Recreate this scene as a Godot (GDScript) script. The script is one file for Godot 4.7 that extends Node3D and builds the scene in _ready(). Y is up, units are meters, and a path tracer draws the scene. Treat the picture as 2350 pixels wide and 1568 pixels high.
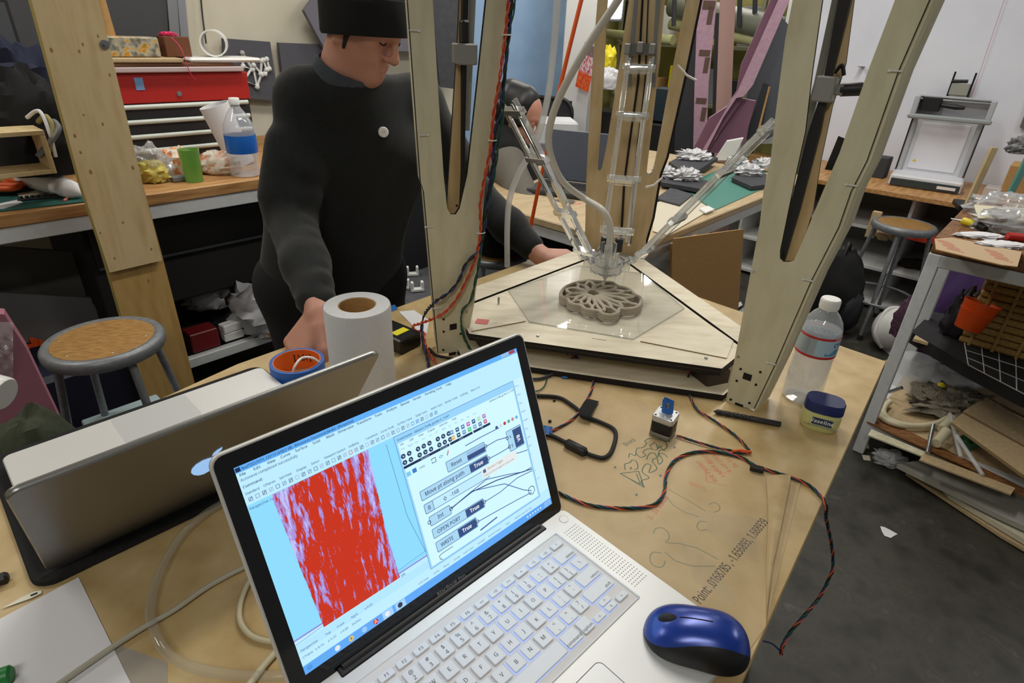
extends Node3D

# ---------------------------------------------------------------- frame of reference
const TH := 0.98            # height of the front work table
const FPX := 1336.78        # focal length in pixels of the 2350 x 1568 frame
const AX := Vector3(0.6626, 0, -0.7490)   # room axis along the benches
const BX := Vector3(-0.7490, 0, -0.6626)  # room axis towards the bench wall
const ROOM := 0.84648       # turn of things that stand square to the room (48.5 degrees)
var cam_at := Vector3(0, 1.539, 0)
var cam_basis := Basis.from_euler(Vector3(deg_to_rad(-27.788), 0, deg_to_rad(2.481)))
var M := {}
var taken := {}
var rng := RandomNumberGenerator.new()

func ray(u: float, v: float) -> Vector3:
	return cam_basis * Vector3((u - 1175.0) / FPX, -(v - 784.0) / FPX, -1.0)
func hy(u: float, v: float, h: float) -> Vector3:
	var d := ray(u, v)
	return cam_at + d * ((h - cam_at.y) / d.y)
func hd(u: float, v: float, dist: float) -> Vector3:
	var d := ray(u, v)
	return cam_at + d * (dist / Vector2(d.x, d.z).length())
func hp(u: float, v: float, pt: Vector3, n: Vector3) -> Vector3:
	var d := ray(u, v)
	return cam_at + d * ((pt - cam_at).dot(n) / d.dot(n))
func ab(a: float, b: float, y := 0.0) -> Vector3:
	return AX * a + BX * b + Vector3(0, y, 0)
func room_xf(at: Vector3, turn := 0.0) -> Transform3D:
	return Transform3D(Basis(Vector3.UP, ROOM + turn), at)

# ---------------------------------------------------------------- mesh builder
class G:
	var v := PackedVector3Array()
	var n := PackedVector3Array()
	var t := PackedVector2Array()
	var ix := PackedInt32Array()
	func vert(p: Vector3, nn: Vector3, uv := Vector2.ZERO) -> int:
		v.append(p); n.append(nn); t.append(uv)
		return v.size() - 1
	func tri(a: Vector3, b: Vector3, c: Vector3) -> void:
		var nn := (b - a).cross(c - a).normalized()
		var i := vert(a, nn); vert(b, nn); vert(c, nn)
		ix.append_array([i, i + 2, i + 1])
	func quad(a: Vector3, b: Vector3, c: Vector3, d: Vector3, uv := []) -> void:
		var nn := (c - a).cross(d - b).normalized()
		var u := uv if uv.size() == 4 else [Vector2(0, 1), Vector2(1, 1), Vector2(1, 0), Vector2(0, 0)]
		var i := vert(a, nn, u[0]); vert(b, nn, u[1]); vert(c, nn, u[2]); vert(d, nn, u[3])
		ix.append_array([i, i + 2, i + 1, i, i + 3, i + 2])
	func box(c: Vector3, s: Vector3, b := Basis.IDENTITY) -> void:
		var p := []
		for k in 8:
			p.append(c + b * Vector3(s.x * (0.5 if k & 1 else -0.5), s.y * (0.5 if k & 2 else -0.5), s.z * (0.5 if k & 4 else -0.5)))
		quad(p[4], p[5], p[7], p[6]); quad(p[1], p[0], p[2], p[3])
		quad(p[5], p[1], p[3], p[7]); quad(p[0], p[4], p[6], p[2])
		quad(p[6], p[7], p[3], p[2]); quad(p[0], p[1], p[5], p[4])
	func rbox(c: Vector3, s: Vector3, r: float, b := Basis.IDENTITY) -> void:
		var h := s * 0.5
		r = minf(r, minf(h.x, minf(h.y, h.z)) * 0.95)
		var q := func(x: float, y: float, z: float, ax: int) -> Vector3:
			var m := Vector3(h.x - r, h.y - r, h.z - r)
			m[ax] = h[ax]
			return c + b * (Vector3(x, y, z) * m)
		for ax in 3:
			var e := (ax + 1) % 3
			var f := (ax + 2) % 3
			for sg in [-1, 1]:
				var w := []
				for k in [[-1, -1], [1, -1], [1, 1], [-1, 1]]:
					var d := Vector3.ZERO
					d[ax] = sg; d[e] = k[0]; d[f] = k[1]
					w.append(q.call(d.x, d.y, d.z, ax))
				if sg > 0: quad(w[0], w[1], w[2], w[3])
				else: quad(w[3], w[2], w[1], w[0])
			for s1 in [-1, 1]:
				for s2 in [-1, 1]:
					var w := []
					for k in [[-1, 0], [1, 0], [1, 1], [-1, 1]]:
						var d := Vector3.ZERO
						d[ax] = k[0]; d[e] = s1; d[f] = s2
						w.append(q.call(d.x, d.y, d.z, e if k[1] == 0 else f))
					if s1 * s2 > 0: quad(w[0], w[1], w[2], w[3])
					else: quad(w[3], w[2], w[1], w[0])
		for k in 8:
			var d := Vector3(1 if k & 1 else -1, 1 if k & 2 else -1, 1 if k & 4 else -1)
			var a: Vector3 = q.call(d.x, d.y, d.z, 0)
			var b2: Vector3 = q.call(d.x, d.y, d.z, 1)
			var c2: Vector3 = q.call(d.x, d.y, d.z, 2)
			if d.x * d.y * d.z > 0: tri(a, b2, c2)
			else: tri(a, c2, b2)
	func loft(rings: Array, cap0 := true, cap1 := true, closed := true) -> void:
		var rn := rings.size()
		var m: int = rings[0].size()
		var segs := m if closed else m - 1
		# orientation from the signed volume
		var cen := Vector3.ZERO
		for r in rings:
			for p in r: cen += p
		cen /= float(rn * m)
		var vol := 0.0
		for i in rn - 1:
			for j in segs:
				var k := (j + 1) % m
				var a: Vector3 = rings[i][j] - cen
				var b: Vector3 = rings[i][k] - cen
				var c: Vector3 = rings[i + 1][k] - cen
				var d: Vector3 = rings[i + 1][j] - cen
				vol += a.dot(b.cross(c)) + a.dot(c.cross(d))
		var flip := vol < 0.0
		var bands := []
		for i in rn - 1:
			var fn := PackedVector3Array()
			for j in segs:
				var k := (j + 1) % m
				var nn: Vector3 = (rings[i + 1][k] - rings[i][j]).cross(rings[i + 1][j] - rings[i][k])
				if flip: nn = -nn
				fn.append(nn)
			var vn := PackedVector3Array()
			for j in m:
				var a := fn[clampi(j, 0, segs - 1)] if closed or j < segs else fn[segs - 1]
				var b := fn[(j - 1 + segs) % segs] if closed else fn[maxi(j - 1, 0)]
				var an := a.normalized()
				var bn := b.normalized()
				vn.append((a + b).normalized() if an.dot(bn) > 0.5 or (a.length() < 1e-12 or b.length() < 1e-12) else an)
			bands.append(vn)
		for i in rn - 1:
			var base := v.size()
			for j in m + (1 if closed else 0):
				var k := j % m
				for e in 2:
					var nn: Vector3 = bands[i][k]
					var o := i - 1 if e == 0 else i + 1
					if o >= 0 and o < rn - 1 and bands[o][k].dot(nn) > 0.7:
						nn = (nn + bands[o][k]).normalized()
					vert(rings[i + e][k], nn, Vector2(float(j) / segs, 1.0 - float(i + e) / (rn - 1)))
			for j in segs:
				var a := base + j * 2
				if flip: ix.append_array([a, a + 2, a + 3, a, a + 3, a + 1])
				else: ix.append_array([a, a + 3, a + 2, a, a + 1, a + 3])
		for e in 2:
			if (e == 0 and not cap0) or (e == 1 and not cap1) or not closed: continue
			var r: Array = Array(rings[0 if e == 0 else rn - 1])
			var mid := Vector3.ZERO
			for p in r: mid += p
			mid /= m
			var ref: Vector3 = mid - cen
			for j in m:
				var a: Vector3 = r[j]
				var b: Vector3 = r[(j + 1) % m]
				var out := (a - mid).cross(b - mid)
				if out.dot(ref) >= 0: tri(mid, a, b)
				else: tri(mid, b, a)
	func tube(pts: Array, r, sides := 8, caps := true) -> void:
		var rings := []
		var up := Vector3.ZERO
		for i in pts.size():
			var d: Vector3 = (pts[mini(i + 1, pts.size() - 1)] - pts[maxi(i - 1, 0)]).normalized()
			if up == Vector3.ZERO:
				up = d.cross(Vector3.RIGHT if absf(d.x) < 0.8 else Vector3.UP).normalized()
			up = (up - d * up.dot(d)).normalized()
			var sd := d.cross(up)
			var ring := []
			var rr: float = r[i] if r is Array else r
			for k in sides:
				var an := TAU * k / sides
				ring.append(pts[i] + (up * cos(an) + sd * sin(an)) * rr)
			rings.append(ring)
		loft(rings, caps, caps)
	func lathe(prof: Array, sides := 24, xf := Transform3D.IDENTITY, cap0 := true, cap1 := true) -> void:
		var rings := []
		for p in prof:
			var ring := []
			for k in sides:
				var an := TAU * k / sides
				ring.append(xf * Vector3(cos(an) * p.x, p.y, sin(an) * p.x))
			rings.append(ring)
		loft(rings, cap0, cap1)
	func ball(c: Vector3, r: Vector3, b := Basis.IDENTITY, nu := 16, nv := 10) -> void:
		var rings := []
		for i in nv + 1:
			var th := PI * i / nv
			var ring := []
			for k in nu:
				var an := TAU * k / nu
				ring.append(c + b * (Vector3(sin(th) * cos(an), cos(th), sin(th) * sin(an)) * r))
			rings.append(ring)
		loft(rings, false, false)
	# polygon in the XY plane of xf, from z0 to z1; sides may go to another builder
	func prism(poly: PackedVector2Array, z0: float, z1: float, xf := Transform3D.IDENTITY, side: G = null, hole := PackedVector2Array()) -> void:
		var s := side if side != null else self
		var pp := poly
		if Geometry2D.is_polygon_clockwise(pp):
			pp.reverse()
		var outer := pp
		if hole.size() > 0:
			var hh := hole
			if not Geometry2D.is_polygon_clockwise(hh): hh.reverse()
			var bi := 0
			var bj := 0
			var bd := 1e9
			for i in pp.size():
				for j in hh.size():
					var dd := pp[i].distance_squared_to(hh[j])
					if dd < bd: bd = dd; bi = i; bj = j
			var joined := PackedVector2Array()
			for i in pp.size() + 1: joined.append(pp[(bi + i) % pp.size()])
			for j in hh.size() + 1: joined.append(hh[(bj + j) % hh.size()] + Vector2(1e-5, 1e-5))
			outer = joined
		var tr := Geometry2D.triangulate_polygon(outer)
		var zs := [minf(z0, z1), maxf(z0, z1)]
		var nz := xf.basis.z.normalized()
		for e in 2:
			var base := v.size()
			for p in outer:
				vert(xf * Vector3(p.x, p.y, zs[e]), nz if e == 1 else -nz, p)
			for k in range(0, tr.size(), 3):
				var a := tr[k]; var b := tr[k + 1]; var c := tr[k + 2]
				var ccw := (outer[b] - outer[a]).cross(outer[c] - outer[a]) > 0
				if ccw == (e == 1): ix.append_array([base + a, base + c, base + b])
				else: ix.append_array([base + a, base + b, base + c])
		for lp in [pp, hole]:
			for i in lp.size():
				var a: Vector2 = lp[i]
				var b: Vector2 = lp[(i + 1) % lp.size()]
				if lp == hole and not Geometry2D.is_polygon_clockwise(hole):
					var sw := a; a = b; b = sw
				s.quad(xf * Vector3(a.x, a.y, zs[0]), xf * Vector3(b.x, b.y, zs[0]), xf * Vector3(b.x, b.y, zs[1]), xf * Vector3(a.x, a.y, zs[1]))
	# grid of points f(i, j): an open sheet with smooth normals
	func sheet(nu: int, nv: int, f: Callable) -> void:
		var base := v.size()
		var ps := []
		for i in nu + 1:
			for j in nv + 1: ps.append(f.call(float(i) / nu, float(j) / nv))
		for i in nu + 1:
			for j in nv + 1:
				var a: Vector3 = ps[mini(i + 1, nu) * (nv + 1) + j] - ps[maxi(i - 1, 0) * (nv + 1) + j]
				var b: Vector3 = ps[i * (nv + 1) + mini(j + 1, nv)] - ps[i * (nv + 1) + maxi(j - 1, 0)]
				vert(ps[i * (nv + 1) + j], b.cross(a).normalized(), Vector2(float(i) / nu, float(j) / nv))
		for i in nu:
			for j in nv:
				var k := base + i * (nv + 1) + j
				ix.append_array([k, k + nv + 2, k + 1, k, k + nv + 1, k + nv + 2])
	func add_to(m: ArrayMesh, mt: Material) -> void:
		if ix.is_empty(): return
		var a := []
		a.resize(Mesh.ARRAY_MAX)
		a[Mesh.ARRAY_VERTEX] = v; a[Mesh.ARRAY_NORMAL] = n; a[Mesh.ARRAY_TEX_UV] = t; a[Mesh.ARRAY_INDEX] = ix
		m.add_surface_from_arrays(Mesh.PRIMITIVE_TRIANGLES, a)
		m.surface_set_material(m.get_surface_count() - 1, mt)
	func mesh(mt: Material) -> ArrayMesh:
		var m := ArrayMesh.new()
		add_to(m, mt)
		return m

# ---------------------------------------------------------------- scene tree helpers
func numbered(called: String) -> String:
	if not taken.has(called):
		taken[called] = 0
		return called
	taken[called] += 1
	return "%s_%03d" % [called, taken[called]]
func tag(o: Node, label: String, category: String, group := "") -> Node:
	o.set_meta("label", label); o.set_meta("category", category)
	if group: o.set_meta("group", group)
	return o
func thing(called: String, label: String, category: String, xf := Transform3D.IDENTITY, group := "") -> Node3D:
	var o := Node3D.new()
	o.name = numbered(called)
	add_child(o)
	o.transform = xf
	tag(o, label, category, group)
	return o
func put(called: String, m: Mesh, parent: Node = null, xf := Transform3D.IDENTITY) -> MeshInstance3D:
	var o := MeshInstance3D.new()
	o.mesh = m
	o.transform = xf
	if parent == null or parent == self:
		o.name = numbered(called)
		add_child(o)
	else:
		o.name = called
		parent.add_child(o, true)
	return o
func obj(called: String, g: G, mt: Material, parent: Node = null, xf := Transform3D.IDENTITY) -> MeshInstance3D:
	return put(called, g.mesh(mt), parent, xf)
func obj2(called: String, g: G, mt: Material, g2: G, mt2: Material, parent: Node = null, xf := Transform3D.IDENTITY) -> MeshInstance3D:
	var m := ArrayMesh.new()
	g.add_to(m, mt)
	g2.add_to(m, mt2)
	return put(called, m, parent, xf)
func lone(called: String, label: String, category: String, g: G, mt: Material, group := "", xf := Transform3D.IDENTITY) -> MeshInstance3D:
	var o := obj(called, g, mt, null, xf)
	tag(o, label, category, group)
	return o
func struct(called: String, g: G, mt: Material, label := "", category := "") -> MeshInstance3D:
	var o := obj(called, g, mt)
	o.set_meta("kind", "structure")
	if label: tag(o, label, category)
	return o

# ---------------------------------------------------------------- curves and outlines
func curve(pts: Array, per := 6) -> Array:
	var out := []
	var c := pts.size()
	for i in c - 1:
		var p0: Vector3 = pts[maxi(i - 1, 0)]
		var p1: Vector3 = pts[i]
		var p2: Vector3 = pts[i + 1]
		var p3: Vector3 = pts[mini(i + 2, c - 1)]
		for k in per:
			out.append(p1.cubic_interpolate(p2, p0, p3, float(k) / per))
	out.append(pts[c - 1])
	return out
func rrect(w: float, h: float, r: float, seg := 5) -> PackedVector2Array:
	var p := PackedVector2Array()
	for k in 4:
		var cx := (w / 2 - r) * (1 if k == 0 or k == 3 else -1)
		var cy := (h / 2 - r) * (1 if k < 2 else -1)
		for s in seg + 1:
			var an := PI / 2 * (k + float(s) / seg)
			p.append(Vector2(cx + cos(an) * r, cy + sin(an) * r))
	return p
func ellipse(rx: float, ry: float, n := 20, c := Vector2.ZERO) -> PackedVector2Array:
	var p := PackedVector2Array()
	for k in n: p.append(c + Vector2(cos(TAU * k / n) * rx, sin(TAU * k / n) * ry))
	return p
# a flat body with a rounded outline in XZ and softened edges; y from y0 to y1
func slab(g: G, poly: PackedVector2Array, y0: float, y1: float, ch := 0.0, xf := Transform3D.IDENTITY) -> void:
	var rings := []
	var lv := [[y0, ch], [y0 + ch, 0.0], [y1 - ch, 0.0], [y1, ch]] if ch > 0 else [[y0, 0.0], [y1, 0.0]]
	var c := Vector2.ZERO
	for p in poly: c += p
	c /= poly.size()
	var ext := 0.0
	for p in poly: ext = maxf(ext, (p - c).length())
	for l in lv:
		var ring := []
		for i in poly.size():
			var p := poly[i]
			if l[1] > 0:
				var e := (poly[(i + 1) % poly.size()] - poly[(i - 1 + poly.size()) % poly.size()]).normalized()
				var nn := Vector2(e.y, -e.x)
				if nn.dot(p - c) < 0: nn = -nn
				p -= nn * l[1]
			ring.append(xf * Vector3(p.x, l[0], p.y))
		rings.append(ring)
	g.loft(rings)
# strands twisted round a path: returns one path for each strand
func strand(path: Array, r: float, k: int, n: int, turns: float) -> Array:
	var out := []
	var len := 0.0
	var up := Vector3.UP
	for i in path.size():
		if i > 0: len += path[i].distance_to(path[i - 1])
		var d: Vector3 = (path[mini(i + 1, path.size() - 1)] - path[maxi(i - 1, 0)]).normalized()
		var u := (up - d * up.dot(d)).normalized()
		if u.length() < 0.1: u = Vector3.RIGHT
		var sd := d.cross(u)
		var an := TAU * (float(k) / n) + len * turns * TAU
		out.append(path[i] + (u * cos(an) + sd * sin(an)) * r)
	return out
func resample(path: Array, step: float) -> Array:
	var out := [path[0]]
	var left := step
	for i in range(1, path.size()):
		var a: Vector3 = path[i - 1]
		var b: Vector3 = path[i]
		var l := a.distance_to(b)
		var at := left
		while at < l:
			out.append(a.lerp(b, at / l))
			at += step
		left = at - l
	out.append(path[path.size() - 1])
	return out

# ---------------------------------------------------------------- materials
func mat(key: String, c: Color, rough := 0.6, metal := 0.0) -> StandardMaterial3D:
	if M.has(key): return M[key]
	var m := StandardMaterial3D.new()
	m.albedo_color = c; m.roughness = rough; m.metallic = metal
	M[key] = m
	return m
func rgb(r: int, g: int, b: int) -> Color:
	return Color8(r, g, b)
func ramp(stops: Array) -> Gradient:
	var g := Gradient.new()
	var o := PackedFloat32Array()
	var c := PackedColorArray()
	for s in stops:
		o.append(s[0]); c.append(s[1])
	g.offsets = o; g.colors = c
	return g
func ntex(seed_: int, freq: float, stops: Array, oct := 4, size := 512, kind := FastNoiseLite.TYPE_SIMPLEX_SMOOTH) -> NoiseTexture2D:
	var f := FastNoiseLite.new()
	f.seed = seed_; f.frequency = freq; f.fractal_octaves = oct; f.noise_type = kind
	var t := NoiseTexture2D.new()
	t.width = size; t.height = size; t.seamless = true; t.noise = f; t.normalize = true
	t.color_ramp = ramp(stops)
	return t
func nmap(seed_: int, freq: float, strength: float, oct := 3) -> NoiseTexture2D:
	var f := FastNoiseLite.new()
	f.seed = seed_; f.frequency = freq; f.fractal_octaves = oct
	var t := NoiseTexture2D.new()
	t.width = 512; t.height = 512; t.seamless = true; t.noise = f; t.as_normal_map = true; t.bump_strength = strength
	return t
# a material mottled by noise; scale is repeats for each metre along the local (or world) axes
func mottled(key: String, tex: Texture2D, scale: Vector3, rough := 0.6, metal := 0.0, world := false) -> StandardMaterial3D:
	if M.has(key): return M[key]
	var m := mat(key, Color.WHITE, rough, metal)
	m.albedo_texture = tex
	m.uv1_triplanar = true; m.uv1_world_triplanar = world; m.uv1_scale = scale
	return m
func glassy(key: String, c: Color, alpha: float, rough := 0.03) -> StandardMaterial3D:
	if M.has(key): return M[key]
	var m := mat(key, Color(c.r, c.g, c.b, alpha), rough)
	m.transparency = BaseMaterial3D.TRANSPARENCY_ALPHA
	m.cull_mode = BaseMaterial3D.CULL_DISABLED
	return m
func glow(key: String, c: Color, energy: float) -> StandardMaterial3D:
	if M.has(key): return M[key]
	var m := mat(key, c, 0.5)
	m.emission_enabled = true; m.emission = c; m.emission_energy_multiplier = energy
	return m

# ---------------------------------------------------------------- lettering
func text_mesh(s: String, size: float, mt: Material, bold := false, depth := 0.0004, align := HORIZONTAL_ALIGNMENT_CENTER, face := "Droid Sans") -> TextMesh:
	var f := SystemFont.new()
	f.font_names = PackedStringArray([face])
	if bold: f.font_weight = 700
	var t := TextMesh.new()
	t.font = f; t.text = s; t.font_size = 48; t.pixel_size = size / 48.0; t.depth = depth
	t.horizontal_alignment = align; t.vertical_alignment = VERTICAL_ALIGNMENT_CENTER
	t.curve_step = 2.0
	t.material = mt
	return t
# writes text into a picture: x, y is its left middle, turn in radians
func letters(img: Image, s: String, x: float, y: float, px: float, c: Color, bold := false, turn := 0.0, squeeze := 1.0) -> void:
	var t := text_mesh(s, px, null, bold, 0.0, HORIZONTAL_ALIGNMENT_LEFT)
	var arr := t.get_mesh_arrays()
	var vs: PackedVector3Array = arr[Mesh.ARRAY_VERTEX]
	var ns: PackedVector3Array = arr[Mesh.ARRAY_NORMAL]
	var ids = arr[Mesh.ARRAY_INDEX]
	var cnt: int = ids.size() if ids != null and ids.size() > 0 else vs.size()
	var cs := cos(turn)
	var sn := sin(turn)
	var p := PackedVector2Array()
	var lo := Vector2(1e9, 1e9)
	var hi := Vector2(-1e9, -1e9)
	for q in vs:
		var w := Vector2(q.x * squeeze, -q.y)
		w = Vector2(x + w.x * cs - w.y * sn, y + w.x * sn + w.y * cs)
		p.append(w)
		lo = lo.min(w); hi = hi.max(w)
	if p.is_empty(): return
	var x0 := maxi(int(lo.x) - 1, 0)
	var y0 := maxi(int(lo.y) - 1, 0)
	var x1 := mini(int(hi.x) + 2, img.get_width())
	var y1 := mini(int(hi.y) + 2, img.get_height())
	if x1 <= x0 or y1 <= y0: return
	var bw := (x1 - x0) * 2
	var bh := (y1 - y0) * 2
	var cov := PackedByteArray()
	cov.resize(bw * bh)
	for k in range(0, cnt, 3):
		var i0: int = ids[k] if cnt == ids.size() else k
		var i1: int = ids[k + 1] if cnt == ids.size() else k + 1
		var i2: int = ids[k + 2] if cnt == ids.size() else k + 2
		if ns[i0].z < 0.5: continue
		var a := (p[i0] - Vector2(x0, y0)) * 2.0
		var b := (p[i1] - Vector2(x0, y0)) * 2.0
		var d := (p[i2] - Vector2(x0, y0)) * 2.0
		var s0 := maxi(int(minf(a.y, minf(b.y, d.y))), 0)
		var s1 := mini(int(maxf(a.y, maxf(b.y, d.y))) + 1, bh - 1)
		for yy in range(s0, s1 + 1):
			var fy := yy + 0.5
			var mn := 1e9
			var mx := -1e9
			for e in [[a, b], [b, d], [d, a]]:
				var e0: Vector2 = e[0]
				var e1: Vector2 = e[1]
				if (e0.y <= fy) != (e1.y <= fy):
					var xx := e0.x + (fy - e0.y) / (e1.y - e0.y) * (e1.x - e0.x)
					mn = minf(mn, xx); mx = maxf(mx, xx)
			if mx >= mn:
				for xx in range(maxi(ceili(mn - 0.5), 0), mini(floori(mx - 0.5), bw - 1) + 1):
					cov[yy * bw + xx] = 1
	for yy in y1 - y0:
		for xx in x1 - x0:
			var o := yy * 2 * bw + xx * 2
			var al := (cov[o] + cov[o + 1] + cov[o + bw] + cov[o + bw + 1]) * 0.25 * c.a
			if al > 0:
				img.set_pixel(x0 + xx, y0 + yy, img.get_pixel(x0 + xx, y0 + yy).lerp(Color(c.r, c.g, c.b, 1), al))
func stroke(img: Image, pts: Array, w: float, c: Color) -> void:
	for i in pts.size() - 1:
		var a: Vector2 = pts[i]
		var b: Vector2 = pts[i + 1]
		var r := w * 0.5 + 0.7
		for yy in range(maxi(int(minf(a.y, b.y) - r), 0), mini(int(maxf(a.y, b.y) + r) + 1, img.get_height())):
			for xx in range(maxi(int(minf(a.x, b.x) - r), 0), mini(int(maxf(a.x, b.x) + r) + 1, img.get_width())):
				var q := Vector2(xx + 0.5, yy + 0.5)
				var d := Geometry2D.get_closest_point_to_segment(q, a, b).distance_to(q)
				var al := clampf(w * 0.5 + 0.5 - d, 0, 1) * c.a
				if al > 0: img.set_pixel(xx, yy, img.get_pixel(xx, yy).lerp(Color(c.r, c.g, c.b), al))
func v2(a: Array) -> Array:
	var o := []
	for k in range(0, a.size(), 2): o.append(Vector2(a[k], a[k + 1]))
	return o

# ---------------------------------------------------------------- continuous bodies: tapered capsules joined smoothly, meshed as surface nets
# bones: [from, to, radius, radius, blend, sign]; sign -1 carves
func nets(g: G, bones: Array, cell: float, blend: float) -> void:
	var lo := Vector3(1e9, 1e9, 1e9)
	var hi := -lo
	for b in bones:
		if b.size() > 5 and b[5] < 0: continue
		var r: float = maxf(b[2], b[3]) + blend + cell * 2
		lo = lo.min(b[0] - Vector3.ONE * r).min(b[1] - Vector3.ONE * r)
		hi = hi.max(b[0] + Vector3.ONE * r).max(b[1] + Vector3.ONE * r)
	var nx := int((hi.x - lo.x) / cell) + 2
	var ny := int((hi.y - lo.y) / cell) + 2
	var nz := int((hi.z - lo.z) / cell) + 2
	var fld := PackedFloat32Array()
	fld.resize(nx * ny * nz)
	fld.fill(1.0)
	for b in bones:
		var pa: Vector3 = b[0]
		var ba: Vector3 = b[1] - b[0]
		var r0: float = b[2]
		var r1: float = b[3]
		var k: float = b[4] if b.size() > 4 and b[4] > 0 else blend
		var sg: float = b[5] if b.size() > 5 else 1.0
		var rr := maxf(r0, r1) + k + cell * 2
		var l0 := ((pa.min(b[1]) - Vector3.ONE * rr - lo) / cell).floor().max(Vector3.ZERO)
		var l1 := ((pa.max(b[1]) + Vector3.ONE * rr - lo) / cell).ceil().min(Vector3(nx - 1, ny - 1, nz - 1))
		var bb := maxf(ba.dot(ba), 1e-9)
		for z in range(int(l0.z), int(l1.z) + 1):
			for y in range(int(l0.y), int(l1.y) + 1):
				var row := (z * ny + y) * nx
				for x in range(int(l0.x), int(l1.x) + 1):
					var q := lo + Vector3(x, y, z) * cell - pa
					var h := clampf(q.dot(ba) / bb, 0.0, 1.0)
					var d := (q - ba * h).length() - (r0 + (r1 - r0) * h)
					var f := fld[row + x]
					if sg > 0:
						var e := maxf(k - absf(f - d), 0.0) / k
						fld[row + x] = minf(f, d) - e * e * k * 0.25
					else:
						var e := maxf(k - absf(f + d), 0.0) / k
						fld[row + x] = maxf(f, -d) + e * e * k * 0.25
	var ids := {}
	var dn := [[0, 0, 0], [1, 0, 0], [0, 1, 0], [1, 1, 0], [0, 0, 1], [1, 0, 1], [0, 1, 1], [1, 1, 1]]
	var off := PackedInt32Array()
	for d in dn: off.append((d[2] * ny + d[1]) * nx + d[0])
	var ed := [[0, 1], [2, 3], [4, 5], [6, 7], [0, 2], [1, 3], [4, 6], [5, 7], [0, 4], [1, 5], [2, 6], [3, 7]]
	for z in nz - 1:
		for y in ny - 1:
			var row := (z * ny + y) * nx
			for x in nx - 1:
				var o := row + x
				var f0 := fld[o]
				if f0 > cell * 2.0 or f0 < -cell * 2.0: continue
				var inside := 0
				for k in 8:
					if fld[o + off[k]] < 0: inside += 1
				if inside == 0 or inside == 8: continue
				var s := Vector3.ZERO
				var c := 0
				for e in ed:
					var a := fld[o + off[e[0]]]
					var b := fld[o + off[e[1]]]
					if (a < 0) != (b < 0):
						var tt := a / (a - b)
						var pa := Vector3(dn[e[0]][0], dn[e[0]][1], dn[e[0]][2])
						var pb := Vector3(dn[e[1]][0], dn[e[1]][1], dn[e[1]][2])
						s += pa.lerp(pb, tt)
						c += 1
				s /= c
				var gr := Vector3(fld[o + 1] - f0 + fld[o + off[3]] - fld[o + off[2]] + fld[o + off[5]] - fld[o + off[4]] + fld[o + off[7]] - fld[o + off[6]],
					fld[o + off[2]] - f0 + fld[o + off[3]] - fld[o + 1] + fld[o + off[6]] - fld[o + off[4]] + fld[o + off[7]] - fld[o + off[5]],
					fld[o + off[4]] - f0 + fld[o + off[5]] - fld[o + 1] + fld[o + off[6]] - fld[o + off[2]] + fld[o + off[7]] - fld[o + off[3]])
				ids[o] = g.vert(lo + (Vector3(x, y, z) + s) * cell, gr.normalized())
	var sx := 1
	var sy := nx
	var sz := nx * ny
	for o in ids:
		var f0 := fld[o]
		for ax in 3:
			var st: int = [sx, sy, sz][ax]
			var s1: int = [sy, sz, sx][ax]
			var s2: int = [sz, sx, sy][ax]
			var f1 := fld[o + st]
			if (f0 < 0) == (f1 < 0): continue
			if not (ids.has(o - s1) and ids.has(o - s2) and ids.has(o - s1 - s2)): continue
			var a: int = ids[o]
			var b: int = ids[o - s1]
			var c: int = ids[o - s1 - s2]
			var d: int = ids[o - s2]
			if f0 < 0: g.ix.append_array([a, c, b, a, d, c])
			else: g.ix.append_array([a, b, c, a, c, d])

func _ready() -> void:
	rng.seed = 7
	setup_camera()
	setup_light()
	make_materials()
	build_room()
	build_table()
	build_printer()
	build_front_laptop()
	build_rear_laptop()
	build_table_things()
	build_wires()
	build_people()
	build_bench_left()
	build_bench_middle()
	build_right_side()
	build_far()
	build_under()

func setup_camera() -> void:
	var c := Camera3D.new()
	c.name = "camera"
	c.fov = rad_to_deg(2.0 * atan(784.0 / FPX))
	c.near = 0.02; c.far = 60.0
	add_child(c)
	c.transform = Transform3D(cam_basis, cam_at)
	c.current = true
	var e := Environment.new()
	e.background_mode = Environment.BG_COLOR
	e.background_color = Color(0.02, 0.02, 0.025)
	e.tonemap_mode = Environment.TONE_MAPPER_LINEAR
	e.tonemap_exposure = 1.0
	e.sdfgi_enabled = true; e.ssao_enabled = true; e.ssil_enabled = true
	var w := WorldEnvironment.new()
	w.name = "environment"
	w.environment = e
	add_child(w)

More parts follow.
